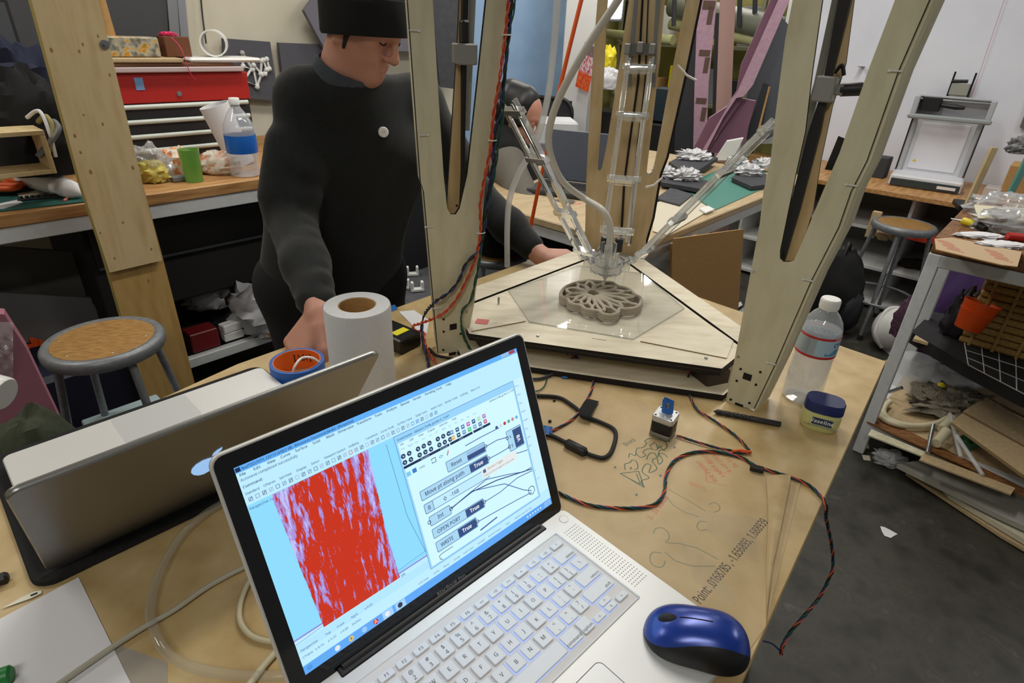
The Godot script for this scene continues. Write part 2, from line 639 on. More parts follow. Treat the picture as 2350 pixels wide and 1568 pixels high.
# twin tube fittings under the ceiling, out of view, placed to light the room
func setup_light() -> void:
	var shell := mat("lamp_shell", rgb(225, 226, 224), 0.5)
	var tube_m := glow("unseen_lamp_tube", Color(0.97, 0.98, 1.0), 3.0)
	var spots := [[1.5, 0.9], [3.4, 0.9], [-0.9, 2.5], [1.3, 2.5], [3.6, 2.7], [5.9, 2.9], [3.4, -1.4], [-1.1, -0.4]]  # the last one, behind the camera, is placed to light the tower faces
	for i in spots.size():
		var at := ab(spots[i][0], spots[i][1], 2.85)
		var o := thing("unseen_ceiling_light", "unseen white twin tube fitting under the ceiling, placed to light the room", "light", room_xf(at), "unseen fittings placed under the ceiling")
		var g := G.new()
		g.rbox(Vector3(0, 0.05, 0), Vector3(1.24, 0.06, 0.24), 0.01)
		g.box(Vector3(-0.45, 0.24, 0), Vector3(0.012, 0.32, 0.012)); g.box(Vector3(0.45, 0.24, 0), Vector3(0.012, 0.32, 0.012))
		obj("housing", g, shell, o)
		for s in [-1, 1]:
			var t := G.new()
			t.tube([Vector3(-0.6, 0.0, s * 0.06), Vector3(0.6, 0.0, s * 0.06)], 0.013, 10)
			obj("unseen_lamp_tube", t, tube_m, o)
		var l := AreaLight3D.new()
		l.name = "unseen_lamp_light"
		l.area_size = Vector2(1.2, 0.2)
		l.light_energy = LAMP
		l.light_color = Color(1.0, 0.985, 0.95)
		l.shadow_enabled = true
		l.area_range = 14.0
		add_child(l, true)
		l.transform = Transform3D(Basis(Vector3.UP, ROOM) * Basis(Vector3.RIGHT, -PI / 2), at + Vector3(0, -0.02, 0))
const LAMP := 1.95

func make_materials() -> void:
	mat("black", rgb(18, 18, 19), 0.5)
	mat("black_matt", rgb(16, 16, 17), 0.85)
	mat("black_gloss", rgb(9, 9, 11), 0.12)
	mat("rubber", rgb(24, 24, 25), 0.7)
	mat("dark_grey", rgb(52, 53, 57), 0.7)
	mat("grey", rgb(120, 122, 124), 0.6)
	mat("white", rgb(226, 226, 224), 0.55)
	mat("white_plastic", rgb(232, 232, 230), 0.3)
	mat("paper_white", rgb(222, 222, 226), 0.85)
	mat("steel", rgb(170, 172, 174), 0.3, 0.9)
	mat("steel_dark", rgb(60, 60, 62), 0.35, 0.85)
	mat("alu", rgb(188, 190, 192), 0.34, 0.8)
	mat("red", rgb(178, 32, 26), 0.45)
	mat("orange", rgb(225, 88, 28), 0.45)
	mat("blue", rgb(34, 98, 172), 0.55)
	mat("green_wire", rgb(20, 78, 58), 0.45)
	mat("red_wire", rgb(196, 64, 44), 0.45)
	mat("orange_wire", rgb(214, 92, 48), 0.45)
	mat("blue_wire", rgb(38, 52, 104), 0.45)
	mat("black_wire", rgb(22, 22, 26), 0.45)
	mat("charred", rgb(24, 18, 15), 0.85)
	mottled("plywood", ntex(3, 0.012, [[0.0, rgb(188, 182, 150)], [0.45, rgb(206, 200, 170)], [1.0, rgb(216, 211, 184)]], 5), Vector3(6, 1.2, 6), 0.62)
	mottled("plywood_bed", ntex(4, 0.012, [[0.0, rgb(204, 192, 164)], [0.5, rgb(220, 210, 186)], [1.0, rgb(230, 221, 200)]], 5), Vector3(1.4, 5, 6), 0.45)
	mottled("plywood_inner", ntex(5, 0.012, [[0.0, rgb(176, 146, 100)], [0.5, rgb(196, 168, 122)], [1.0, rgb(208, 184, 142)]], 5), Vector3(6, 1.2, 6), 0.6)
	mottled("pine", ntex(6, 0.010, [[0.0, rgb(184, 156, 106)], [0.4, rgb(206, 182, 136)], [0.75, rgb(212, 190, 146)], [1.0, rgb(200, 172, 124)]], 4), Vector3(7, 0.7, 7), 0.65)
	mottled("table_ply", ntex(8, 0.009, [[0.0, rgb(168, 140, 92)], [0.4, rgb(186, 160, 112)], [0.7, rgb(194, 169, 122)], [1.0, rgb(206, 184, 142)]], 5), Vector3(2.5, 2.5, 2.5), 0.4)
	mottled("bench_wood", ntex(9, 0.010, [[0.0, rgb(150, 104, 58)], [0.5, rgb(182, 136, 84)], [1.0, rgb(198, 156, 104)]], 5), Vector3(1.0, 7, 7), 0.5)
	mottled("butcher", ntex(10, 0.014, [[0.0, rgb(84, 52, 26)], [0.5, rgb(124, 82, 44)], [1.0, rgb(150, 106, 62)]], 4), Vector3(2, 9, 9), 0.5)
	mottled("mdf", ntex(11, 0.05, [[0.0, rgb(176, 152, 114)], [1.0, rgb(196, 174, 138)]], 3), Vector3(2, 2, 2), 0.75)
	mottled("cardboard", ntex(12, 0.03, [[0.0, rgb(164, 124, 74)], [0.5, rgb(180, 140, 86)], [1.0, rgb(190, 152, 98)]], 4), Vector3(1.5, 8, 8), 0.85)
	mottled("concrete", ntex(13, 0.008, [[0.0, rgb(36, 35, 31)], [0.4, rgb(58, 56, 50)], [0.62, rgb(66, 64, 58)], [0.7, rgb(58, 56, 50)], [0.93, rgb(84, 82, 74)], [1.0, rgb(150, 148, 140)]], 7, 1024), Vector3(0.8, 0.8, 0.8), 0.5, 0.0, true)
	mottled("wall_white", ntex(14, 0.01, [[0.0, rgb(218, 222, 234)], [1.0, rgb(226, 230, 240)]], 3), Vector3(0.5, 0.5, 0.5), 0.85)
	mottled("wall_cream", ntex(15, 0.01, [[0.0, rgb(204, 198, 178)], [1.0, rgb(214, 208, 190)]], 3), Vector3(0.5, 0.5, 0.5), 0.85)
	mottled("wall_yellow", ntex(16, 0.006, [[0.0, rgb(160, 156, 86)], [0.5, rgb(196, 190, 116)], [1.0, rgb(214, 208, 150)]], 4), Vector3(0.6, 0.6, 0.6), 0.85)
	mottled("foam_pink", ntex(17, 0.03, [[0.0, rgb(172, 138, 158)], [1.0, rgb(190, 156, 176)]], 3), Vector3(2, 2, 2), 0.8)
	mottled("foam_dark", ntex(18, 0.02, [[0.0, rgb(62, 63, 68)], [0.7, rgb(74, 75, 80)], [0.92, rgb(84, 85, 90)], [1.0, rgb(190, 192, 196)]], 6), Vector3(1.5, 1.5, 1.5), 0.85)
	mottled("cork", ntex(19, 0.03, [[0.0, rgb(128, 92, 46)], [0.5, rgb(154, 116, 64)], [1.0, rgb(172, 136, 84)]], 5), Vector3(1.5, 1.5, 6), 0.5)
	mottled("steel_paint", ntex(20, 0.02, [[0.0, rgb(110, 114, 118)], [0.5, rgb(128, 132, 136)], [1.0, rgb(140, 144, 148)]], 4), Vector3(4, 4, 4), 0.42, 0.35)
	mottled("white_frame", ntex(21, 0.02, [[0.0, rgb(186, 190, 192)], [0.1, rgb(204, 208, 210)], [1.0, rgb(214, 218, 220)]], 5), Vector3(3, 3, 3), 0.45)
	mottled("mat_green", ntex(22, 0.02, [[0.0, rgb(32, 84, 78)], [1.0, rgb(52, 112, 104)]], 4), Vector3(3, 3, 3), 0.6)
	mottled("felt_black", ntex(23, 0.05, [[0.0, rgb(14, 15, 16)], [1.0, rgb(24, 25, 26)]], 3), Vector3(8, 8, 8), 0.95)
	var sw := mottled("sweater", ntex(24, 0.02, [[0.0, rgb(13, 15, 16)], [0.6, rgb(20, 23, 23)], [1.0, rgb(28, 31, 31)]], 5), Vector3(6, 6, 6), 0.95)
	sw.rim_enabled = true; sw.rim = 0.25
	var cl := mottled("clay", ntex(25, 0.05, [[0.0, rgb(158, 148, 130)], [1.0, rgb(180, 170, 152)]], 4), Vector3(9, 9, 9), 0.8)
	cl.normal_enabled = true; cl.normal_texture = nmap(26, 0.08, 2.0)
	var sk := mat("skin", rgb(196, 142, 122), 0.5)
	sk.subsurf_scatter_enabled = true; sk.subsurf_scatter_strength = 0.2
	var ac := mat("acrylic", Color(0.97, 0.98, 0.98, 0.15), 0.05)
	ac.refraction_enabled = true; ac.refraction_scale = 0.05
	glassy("clear", Color(0.92, 0.94, 0.96), 0.13, 0.05)
	glassy("cloudy", Color(0.86, 0.87, 0.88), 0.45, 0.3)
	glassy("bag_film", Color(0.86, 0.87, 0.88), 0.3, 0.15)
	mat("tube_white", rgb(196, 192, 182), 0.35)
	var tb := glassy("tube_clear", Color(0.86, 0.87, 0.88), 0.5, 0.2)
	tb.backlight_enabled = true; tb.backlight = Color(0.4, 0.4, 0.4)

func build_room() -> void:
	var wt := 0.12
	var cream: Material = M.wall_cream
	var b := Basis(Vector3.UP, ROOM)
	# local x runs along AX, local z along -BX
	var wall := func(called: String, a0: float, a1: float, b0: float, b1: float, mt: Material, y0 := 0.0, y1 := 3.3):
		var g := G.new()
		g.box(Vector3.ZERO, Vector3(absf(a1 - a0), y1 - y0, absf(b1 - b0)))
		var o := struct(called, g, mt)
		o.transform = Transform3D(b, ab((a0 + a1) / 2, (b0 + b1) / 2, (y0 + y1) / 2))
		return o
	wall.call("floor", -3.1, 7.2, -3.6, 4.6, M.concrete, -0.12, 0.0)
	wall.call("ceiling", -3.1, 7.2, -3.6, 4.6, mat("ceiling_paint", rgb(196, 194, 186), 0.9), 3.3, 3.42)
	wall.call("wall_back", -3.0, 4.95, 3.7, 3.7 + wt, cream)
	wall.call("wall_right", 4.95, 4.95 + wt, -3.5, 1.70, M.wall_white)
	wall.call("wall_side", 4.95 + wt, 6.9, 1.58, 1.70, M.wall_white)
	wall.call("wall_far", 6.9, 6.9 + wt, 1.4, 4.5, M.wall_yellow)
	wall.call("wall_corner", 4.95, 6.9 + wt, 4.38, 4.5, M.wall_yellow)
	wall.call("wall_left", -3.0 - wt, -3.0, -3.5, 3.8, cream)
	wall.call("wall_front", -3.0, 5.0, -3.5 - wt, -3.5, M.wall_white)

func build_table() -> void:
	var o := thing("work_table", "big plywood work table with pale scuffed top under the printer and laptops", "table")
	# outline of the top, seen on the photograph at table height
	var p := PackedVector2Array()
	for q in [Vector2(0.762, -1.045), Vector2(0.050, -0.105), Vector2(-0.72, -0.30), Vector2(-0.705, -0.600), Vector2(-0.506, -0.925), Vector2(0.13, -1.66)]:
		p.append(q)
	var g := G.new()
	slab(g, p, TH - 0.018, TH, 0.001)
	obj("table_top", g, M.table_ply, o)
	var e := G.new()
	slab(e, p, TH - 0.032, TH - 0.018, 0.0)
	obj("edge_board", e, M.pine, o)
	for q in [Vector2(0.66, -1.04), Vector2(0.06, -0.24), Vector2(-0.62, -0.50), Vector2(0.12, -1.52)]:
		var l := G.new()
		l.rbox(Vector3(q.x, (TH - 0.034) / 2, q.y), Vector3(0.07, TH - 0.034, 0.07), 0.004, Basis(Vector3.UP, ROOM))
		obj("leg", l, M.pine, o)
	build_kraft_paper()

func build_kraft_paper() -> void:
	# brown wrapping paper taped over the right end of the table, its right edge folded up
	var y := TH + 0.0008
	var c := [hy(1215, 845, y), hy(1480, 925, y), hy(1560, 1010, y), hy(1840, 1098, y), hy(1757, 1440, y), hy(1700, 1520, y), hy(1480, 1640, y), hy(1000, 1240, y)]
	# picture drawn in a local frame: x along the laptop's width, y towards the user
	var org := hy(1215, 845, y)
	var ex := Vector3(0.708, 0, -0.706)
	var ez := Vector3(0.706, 0, 0.708)
	var px := 2600.0
	var sz := 1500
	var o3 := org - ex * 0.40 - ez * 0.02
	var img := Image.create(sz, sz, false, Image.FORMAT_RGB8)
	var f := FastNoiseLite.new()
	f.seed = 5; f.frequency = 0.006; f.fractal_octaves = 5
	for yy in range(0, sz, 4):
		for xx in range(0, sz, 4):
			var k := f.get_noise_2d(xx, yy) * 0.5 + 0.5
			img.fill_rect(Rect2i(xx, yy, 4, 4), rgb(178, 152, 108).lerp(rgb(200, 176, 134), k))
	var uv := func(u: float, v: float) -> Vector2:
		var w := hy(u, v, y) - o3
		return Vector2(w.dot(ex), w.dot(ez)) * px
	var draw := func(a: Array, w: float, col: Color):
		var q := []
		for k in range(0, a.size(), 2): q.append(uv.call(a[k], a[k + 1]))
		if q.size() > 4:
			var r := []
			for i in q.size() - 1:
				for k in 4: r.append(q[i].cubic_interpolate(q[i + 1], q[maxi(i - 1, 0)], q[mini(i + 2, q.size() - 1)], k / 4.0))
			r.append(q[-1])
			q = r
		stroke(img, q, w, col)
	var green := Color8(40, 84, 66)
	# green marker doodle of interlocked rounded strokes and a triangle
	for a in [[1424, 1087, 1478, 1119, 1466, 1082, 1424, 1087], [1430, 1091, 1470, 1112, 1461, 1088], [1478, 1119, 1472, 1104, 1490, 1097, 1474, 1083, 1482, 1066, 1494, 1069, 1490, 1085, 1508, 1076, 1497, 1058, 1508, 1052, 1512, 1066, 1521, 1057, 1513, 1043, 1524, 1042, 1532, 1050],
		[1435, 1078, 1434, 1066, 1446, 1062, 1451, 1056, 1461, 1060, 1464, 1075, 1456, 1078], [1443, 1050, 1446, 1041, 1458, 1046, 1462, 1030, 1476, 1027, 1484, 1018, 1480, 1012, 1494, 1006, 1508, 1009, 1526, 1014, 1531, 1026, 1522, 1032, 1512, 1025, 1506, 1033, 1488, 1030, 1476, 1038, 1482, 1045, 1470, 1050, 1459, 1040],
		[1484, 1055, 1490, 1042, 1502, 1040, 1509, 1050, 1514, 1034, 1526, 1034], [1506, 1020, 1520, 1024, 1510, 1030, 1506, 1020], [1496, 1030, 1492, 1022, 1504, 1016]]:
		draw.call(a, 3.4, green)
	for s in [[1461, 1136], [1448, 1075], [1516, 1092], [1412, 1073], [1548, 1027]]:
		for k in 3:
			var an := PI * k / 3
			draw.call([s[0] - cos(an) * 3, s[1] - sin(an) * 3, s[0] + cos(an) * 3, s[1] + sin(an) * 3], 2.0, Color8(40, 70, 80))
	letters(img, "Boxs", uv.call(1432, 1022).x, uv.call(1432, 1022).y, 30, green, false, 0.06)
	# faint green pipe-like curves
	var thin := Color8(92, 112, 92)
	for a in [[1535, 1124, 1560, 1138, 1590, 1155, 1620, 1174], [1530, 1140, 1545, 1160, 1570, 1175, 1604, 1187], [1628, 1158, 1640, 1154, 1652, 1162, 1650, 1172, 1638, 1176], [1622, 1199, 1608, 1197, 1600, 1206, 1603, 1215, 1612, 1218, 1622, 1216],
		[1500, 1225, 1505, 1214, 1520, 1212, 1533, 1222, 1536, 1236, 1528, 1244], [1518, 1270, 1500, 1268, 1492, 1278, 1495, 1293, 1508, 1302, 1522, 1300, 1527, 1288], [1528, 1246, 1560, 1248, 1600, 1258, 1648, 1284], [1526, 1268, 1550, 1288, 1590, 1300, 1640, 1300]]:
		draw.call(a, 2.2, thin)
	# red pen notes
	var red := Color8(196, 86, 62)
	draw.call([1619, 1076, 1622, 1106], 1.6, red); draw.call([1619, 1076, 1678, 1088], 1.6, red); draw.call([1622, 1106, 1668, 1116], 1.6, red)
	var base: Vector2 = uv.call(1640, 1104)
	for k in 4:
		letters(img, ["RSE POINT", "LASER BELOW", "4 UP ITEMS", "3x 15 Each"][k], base.x + k * 46.0, base.y + k * 4.0 + 8, 26, red, false, -1.1)
	var b2: Vector2 = uv.call(1490, 1192)
	letters(img, "3 - 3x 60mm", b2.x, b2.y, 26, red, false, -0.15)
	for k in 8: draw.call([1583 + k * 5, 1104 + k * 2, 1586 + k * 5, 1114 + k * 2], 1.2, red)
	# black pen line of numbers
	var q0: Vector2 = uv.call(1598, 1382)
	var q1: Vector2 = uv.call(1760, 1188)
	var an := (q1 - q0).angle()
	letters(img, "Point: .0168785 , -1.656893, 1.688939", q0.x, q0.y, 42, Color8(44, 40, 48), false, an, (q1 - q0).length() / 731.0)
	var m := mat("kraft_paper", Color.WHITE, 0.5)
	m.albedo_texture = ImageTexture.create_from_image(img)
	var g := G.new()
	var poly := PackedVector2Array()
	for w in c: poly.append(Vector2((w - o3).dot(ex), (w - o3).dot(ez)))
	var tr := Geometry2D.triangulate_polygon(poly)
	for e in poly: g.vert(Vector3(o3.x, y, o3.z) + ex * e.x + ez * e.y, Vector3.UP, e * px / sz)
	for k in range(0, tr.size(), 3):
		var a := tr[k]; var b := tr[k + 1]; var d := tr[k + 2]
		if (poly[b] - poly[a]).cross(poly[d] - poly[a]) > 0: g.ix.append_array([a, b, d])
		else: g.ix.append_array([a, d, b])
	var o := thing("kraft_paper", "brown wrapping paper with marker doodles and pen notes taped on the table", "paper")
	obj("sheet", g, m, o)
	# folded flap along its outer edge
	var fl := G.new()
	var L := [hy(1757, 1100, y), hy(1762, 1180, y), hy(1757, 1300, y), hy(1757, 1440, y)]
	var R := [hy(1812, 1102, y), hy(1795, 1190, y), hy(1772, 1300, y), hy(1757, 1441, y)]
	fl.sheet(3, 4, func(i, j):
		var k := int(round(i * 3))
		var w: Vector3 = L[k].lerp(R[k], j)
		return w + Vector3(0, 0.001 + 0.009 * sin(j * PI * 0.6 + 0.35) * (1.0 - i * 0.6), 0))
	var plain := mottled("kraft_plain", ntex(27, 0.02, [[0.0, rgb(176, 150, 106)], [1.0, rgb(198, 174, 130)]], 4), Vector3(3, 3, 3), 0.55)
	obj("folded_flap", fl, plain, o)
	# clear tape strips that hold the sheet
	for s in [[[1560, 1170], [1735, 1185], [1740, 1290], [1640, 1230]], [[1560, 1240], [1640, 1290], [1700, 1400], [1590, 1330]]]:
		var t := G.new()
		var w := []
		for e in s: w.append(hy(e[0], e[1], y + 0.0015))
		t.quad(w[3], w[2], w[1], w[0])
		obj("clear_tape", t, glassy("tape_film", Color(0.9, 0.9, 0.88), 0.06, 0.06), o)

const PO := Vector3(0.196, TH, -1.152)     # middle of the printer on the table
func pdir(deg: float) -> Vector3:
	return Vector3(cos(deg_to_rad(deg)), 0, sin(deg_to_rad(deg)))
func wobj(called: String, g: G, mt: Material, parent: Node3D) -> MeshInstance3D:
	return obj(called, g, mt, parent, parent.transform.affine_inverse())
func wobj2(called: String, g: G, mt: Material, g2: G, mt2: Material, parent: Node3D) -> MeshInstance3D:
	return obj2(called, g, mt, g2, mt2, parent, parent.transform.affine_inverse())
# flat board whose outline was read on a vertical plane; e runs along the plane, n faces the viewer
func board(called: String, px: Array, pt: Vector3, n: Vector3, thick: float, face: Material, edge: Material, parent: Node3D, back := 0.0) -> MeshInstance3D:
	var e := Vector3.UP.cross(n).normalized()
	var xf := Transform3D(Basis(e, Vector3.UP, n), pt)
	var inv := xf.affine_inverse()
	var poly := PackedVector2Array()
	for k in range(0, px.size(), 2):
		var w := inv * hp(px[k], px[k + 1], pt - n * back, n)
		poly.append(Vector2(w.x, w.y))
	var g := G.new()
	var s := G.new()
	g.prism(poly, -back - thick, -back, xf, s)
	return wobj2(called, g, face, s, edge, parent)
# polygon cut from a horizontal sheet
func plate(poly: Array, y0: float, y1: float, g: G, s: G) -> void:
	var pp := PackedVector2Array()
	for p in poly: pp.append(Vector2(p.x, -p.z))
	g.prism(pp, y0, y1, Transform3D(Basis(Vector3.RIGHT, Vector3(0, 0, -1), Vector3.UP), Vector3.ZERO), s)
func hexagon(grow: float) -> Array:
	var p := [PO + Vector3(-1, 0, -1), PO + Vector3(1, 0, -1), PO + Vector3(1, 0, 1), PO + Vector3(-1, 0, 1)]
	for e in [[101.5, 0.225], [341.5, 0.222], [221.5, 0.251], [41.5, 0.305], [161.5, 0.318], [281.5, 0.315]]: p = clip_line(p, pdir(e[0]), e[1] + grow)
	return p
func clip_line(poly: Array, n: Vector3, d: float) -> Array:
	# keeps the side where (p - PO).n <= d
	var out := []
	for i in poly.size():
		var a: Vector3 = poly[i]
		var b: Vector3 = poly[(i + 1) % poly.size()]
		var da := (a - PO).dot(n) - d
		var db := (b - PO).dot(n) - d
		if da <= 0: out.append(a)
		if (da < 0) != (db < 0): out.append(a.lerp(b, da / (da - db)))
	return out

func build_printer() -> void:
	var o := thing("delta_printer", "plywood delta clay printer with three flared towers and clear arms", "printer", Transform3D(Basis.IDENTITY, PO))
	var ply: Material = M.plywood
	var bed: Material = M.plywood_bed
	var ch: Material = M.charred
	# lower plate on the table and the bed above it
	var low := hexagon(0.017)
	var g := G.new(); var s := G.new()
	plate(low, TH + 0.001, TH + 0.013, g, s)
	wobj2("lower_plate", g, bed, s, ch, o)
	var hx := hexagon(0.0)
	g = G.new(); s = G.new()
	plate(hx, TH + 0.042, TH + 0.049, g, s)
	wobj2("bed_plate", g, bed, s, ch, o)
	var top0 := TH + 0.0492
	var top1 := TH + 0.056
	var nl := pdir(221.5)
	var nr := pdir(341.5)
	var nf := pdir(101.5)
	var gap := 0.008
	for sd in [[nl, 0.195], [nr, 0.172]]:
		g = G.new(); s = G.new()
		plate(clip_line(hx, -sd[0], -sd[1]), top0, top1, g, s)
		wobj2("side_strip", g, bed, s, ch, o)
	var mid := clip_line(clip_line(hx, nl, 0.195 - gap), nr, 0.172 - gap)
	g = G.new(); s = G.new()
	plate(mid, top0, top1, g, s)
	wobj2("bed_panel", g, bed, s, ch, o)
	# glass laid on the bed
	g = G.new(); s = G.new()
	var gp := []
	for q in [[1166, 667], [1215, 739], [1453, 779], [1571, 708], [1474, 628], [1328, 610]]: gp.append(hy(q[0], q[1], top1 + 0.002))
	plate(gp, top1 + 0.0003, top1 + 0.0033, g, s)
	wobj2("bed_glass", g, glassy("bed_glass", Color(0.92, 0.94, 0.93), 0.1, 0.02), s, glassy("bed_glass_edge", Color(0.55, 0.6, 0.58), 0.6, 0.1), o)
	# corner covers in front of the glass
	for tri in [[[1085, 704], [1156, 673], [1206, 737], [1082, 760]], [[1582, 712], [1683, 783], [1668, 822], [1470, 783]]]:
		g = G.new(); s = G.new()
		var pp := []
		for q in tri: pp.append(hy(q[0], q[1], top1 + 0.002))
		plate(pp, top1 + 0.0002, top1 + 0.0022, g, s)
		wobj2("corner_cover", g, bed, s, mat("ply_edge", rgb(150, 132, 98), 0.7), o)
	g = G.new(); s = G.new()
	var sl := []
	for q in [[1358, 766], [1391, 771], [1391, 782], [1358, 777]]: sl.append(hy(q[0], q[1], top1))
	plate(sl, top1 - 0.004, top1 + 0.0006, g, s)
	wobj2("bed_tab", g, bed, s, ch, o)
	for q in [[1137, 743], [1620, 823], [1234, 772]]:
		var b := G.new()
		var p := hy(q[0], q[1], top1)
		b.lathe([Vector2(0.0032, 0), Vector2(0.0032, 0.002), Vector2(0.0024, 0.0028)], 10, Transform3D(Basis.IDENTITY, p))
		wobj("bolt", b, M.steel, o)
	var pin := G.new()
	var pp0 := hy(1144, 700, top1)
	pin.lathe([Vector2(0.0022, 0), Vector2(0.0022, 0.016), Vector2(0.001, 0.018)], 10, Transform3D(Basis.IDENTITY, pp0))
	wobj("pin", pin, M.steel, o)
	# struts between the plates
	for d in [101.5, 161.5, 41.5, 281.5, 221.5, 341.5]:
		var c := PO + pdir(d) * (0.17 if d in [101.5, 221.5, 341.5] else 0.24)
		var b := G.new()
		b.tube([c + Vector3(0, 0.013, 0), c + Vector3(0, 0.043, 0)], 0.004, 8)
		wobj("spacer_bolt", b, M.steel, o)
	for q in [[1125, 800], [1640, 880]]:
		var c := hy(q[0], q[1], TH + 0.02)
		var b := G.new()
		b.rbox(c + Vector3(0, 0.004, -0.03), Vector3(0.05, 0.03, 0.05), 0.003, Basis(Vector3.UP, 0.4))
		wobj("foot_block", b, mat("block_brown", rgb(58, 46, 38), 0.7), o)
	# ------------------------------------------------ towers
	var strip_m: Material = M.plywood_inner
	# front left tower
	var eL := Vector3(0.883, 0, -0.469)
	var nL := Vector3(0.469, 0, 0.883)
	var pL := hy(1036, 818, TH)
	board("tower_panel", [1006, 813, 996, 700, 973, 440, 966, 420, 936, 0, 920, -220, 980, -220, 993, 0, 1005, 200, 1018, 400, 1026, 478, 1034, 492, 1046, 492, 1055, 478, 1073, 400, 1095, 200, 1116, 0, 1141, -220, 1201, -220, 1170, 0, 1113, 430, 1100, 600, 1088, 700, 1075, 765, 1069, 806], pL, nL, 0.006, ply, ch, o)
	tower_flange(o, [1006, 813, 996, 700, 973, 440, 966, 420, 936, 0, 920, -220], pL, nL, Vector3(-0.25, 0, -0.97), 0.052)
	board("rail_strip", [1024, 500, 1029, 420, 1050, 100, 1055, 0, 1062, -220, 1074, -220, 1066, 0, 1060, 100, 1060, 420, 1056, 500], pL, nL, 0.005, strip_m, ch, o, 0.02)
	board("rail", [1056, 500, 1061, 400, 1062, 0, 1066, -220, 1080, -220, 1075, 0, 1068, 300, 1066, 500], pL, nL, 0.012, M.black, M.black, o, 0.012)
	board("rail_rod", [1069, 300, 1077, 0, 1084, -220, 1100, -220, 1092, 0, 1078, 300], pL, nL, 0.006, M.grey, M.grey, o, 0.03)
	# front right tower
	var nR := Vector3(-0.588, 0, 0.809)
	var pR := hy(1697, 932, TH)
	board("tower_panel", [1664, 926, 1679, 860, 1698, 760, 1718, 650, 1744, 510, 1752, 440, 1768, 370, 1780, 260, 1802, 90, 1819, 0, 1858, -220, 1946, -220, 1887, 0, 1863, 170, 1848, 300, 1826, 400, 1790, 575, 1790, 593, 1798, 601, 1812, 601, 1822, 597, 1844, 548, 1884, 450, 1927, 350, 1993, 160, 2054, 0, 2140, -220, 2232, -220, 2132, 0, 2062, 160, 1988, 370, 1952, 440, 1924, 521, 1862, 642, 1779, 834, 1729, 939], pR, nR, 0.006, ply, ch, o)
	tower_flange(o, [1729, 939, 1779, 834, 1862, 642, 1924, 521, 1952, 440, 1988, 370, 2062, 160, 2132, 0, 2232, -220], pR, nR, Vector3(0.663, 0, -0.749), 0.06)
	board("rail_strip", [1789, 605, 1829, 480, 1851, 367, 1890, 245, 1918, 147, 1940, 0, 1975, -220, 1996, -220, 1960, 0, 1941, 147, 1910, 245, 1884, 367, 1866, 480, 1828, 605], pR, nR, 0.005, strip_m, ch, o, 0.02)
	board("rail", [1786, 605, 1811, 480, 1854, 306, 1884, 214, 1924, 0, 1966, -220, 1995, -220, 1953, 0, 1899, 214, 1881, 306, 1835, 480, 1798, 605], pR, nR, 0.010, M.black, M.black, o, 0.009)
	board("rail_rod", [1826, 400, 1835, 306, 1868, 190, 1909, 0, 1952, -220, 1968, -220, 1926, 0, 1885, 190, 1854, 306, 1836, 400], pR, nR, 0.008, mat("smoke_acrylic", rgb(108, 108, 104), 0.25), M.grey, o, 0.022)
	# rear tower, seen from inside
	var nB := -pdir(281.5)
	var pB := hy(1410, 582, TH + 0.05)
	board("tower_panel", [1371, 0, 1357, 187, 1345, 420, 1342, 575, 1478, 590, 1481, 555, 1497, 500, 1514, 400, 1529, 361, 1568, 187, 1606, 0, 1655, -220, 1622, -220, 1575, 0, 1537, 187, 1505, 361, 1497, 398, 1490, 404, 1484, 396, 1488, 361, 1499, 268, 1515, 134, 1526, 0, 1545, -220, 1463, -220, 1443, 0, 1431, 80, 1411, 214, 1392, 335, 1381, 386, 1376, 392, 1372, 388, 1379, 295, 1385, 187, 1395, 0, 1409, -220, 1386, -220], pB, nB, 0.006, mottled("plywood_back", ntex(28, 0.012, [[0.0, rgb(182, 156, 112)], [0.5, rgb(200, 176, 134)], [1.0, rgb(212, 190, 152)]], 5), Vector3(6, 1.2, 6), 0.6), ch, o)
	for sd in [[1343, 575, 1346, 420, 1358, 187, 1372, 0, 1387, -220], [1479, 590, 1482, 555, 1498, 500, 1515, 400, 1530, 361, 1569, 187, 1607, 0, 1656, -220]]:
		tower_flange(o, sd, pB, nB, pdir(281.5), 0.05, ch)
	for ln in [[1478, -220, 1472, 0, 1462, 187, 1446, 300, 1430, 420, 1422, 560, 1427, 560, 1435, 420, 1451, 300, 1467, 187, 1477, 0, 1483, -220], [1490, -220, 1486, 0, 1479, 187, 1462, 330, 1450, 450, 1445, 560, 1448, 560, 1453, 450, 1465, 330, 1482, 187, 1489, 0, 1493, -220]]:
		board("rail_slot", ln, pB, nB, 0.004, M.charred, M.charred, o, -0.0045)
	for ln in [[1470, -220, 1455, 0, 1446, 100, 1441, 200, 1449, 200, 1455, 100, 1464, 0, 1479, -220], [1514, -220, 1505, 0, 1500, 100, 1496, 200, 1504, 200, 1508, 100, 1515, 0, 1524, -220]]:
		board("rail_rod", ln, pB, nB, 0.006, M.grey, M.grey, o, -0.012)
	board("carriage", [1437, 100, 1503, 100, 1504, 118, 1496, 128, 1480, 126, 1462, 126, 1444, 128, 1436, 118], pB, nB, 0.02, mat("smoke_acrylic", Color.GRAY), mat("smoke_acrylic", Color.GRAY), o, -0.028)
	for q in [[1441, 112], [1497, 112], [1470, 108]]:
		var b := G.new()
		var c := hp(q[0], q[1], pB, nB) + nB * 0.03
		b.rbox(c, Vector3(0.014, 0.022, 0.016), 0.002, Basis(Vector3.UP, deg_to_rad(-11.5)))
		wobj("carriage_bearing", b, mat("bearing_grey", rgb(140, 140, 138), 0.4), o)
	# carriages of the front towers
	var cb := G.new()
	var cR := hp(1890, 205, pR, nR)
	var bR := Basis(Vector3.UP.cross(nR).normalized(), Vector3.UP, nR)
	cb.rbox(cR - nR * 0.012, Vector3(0.026, 0.032, 0.026), 0.002, bR)
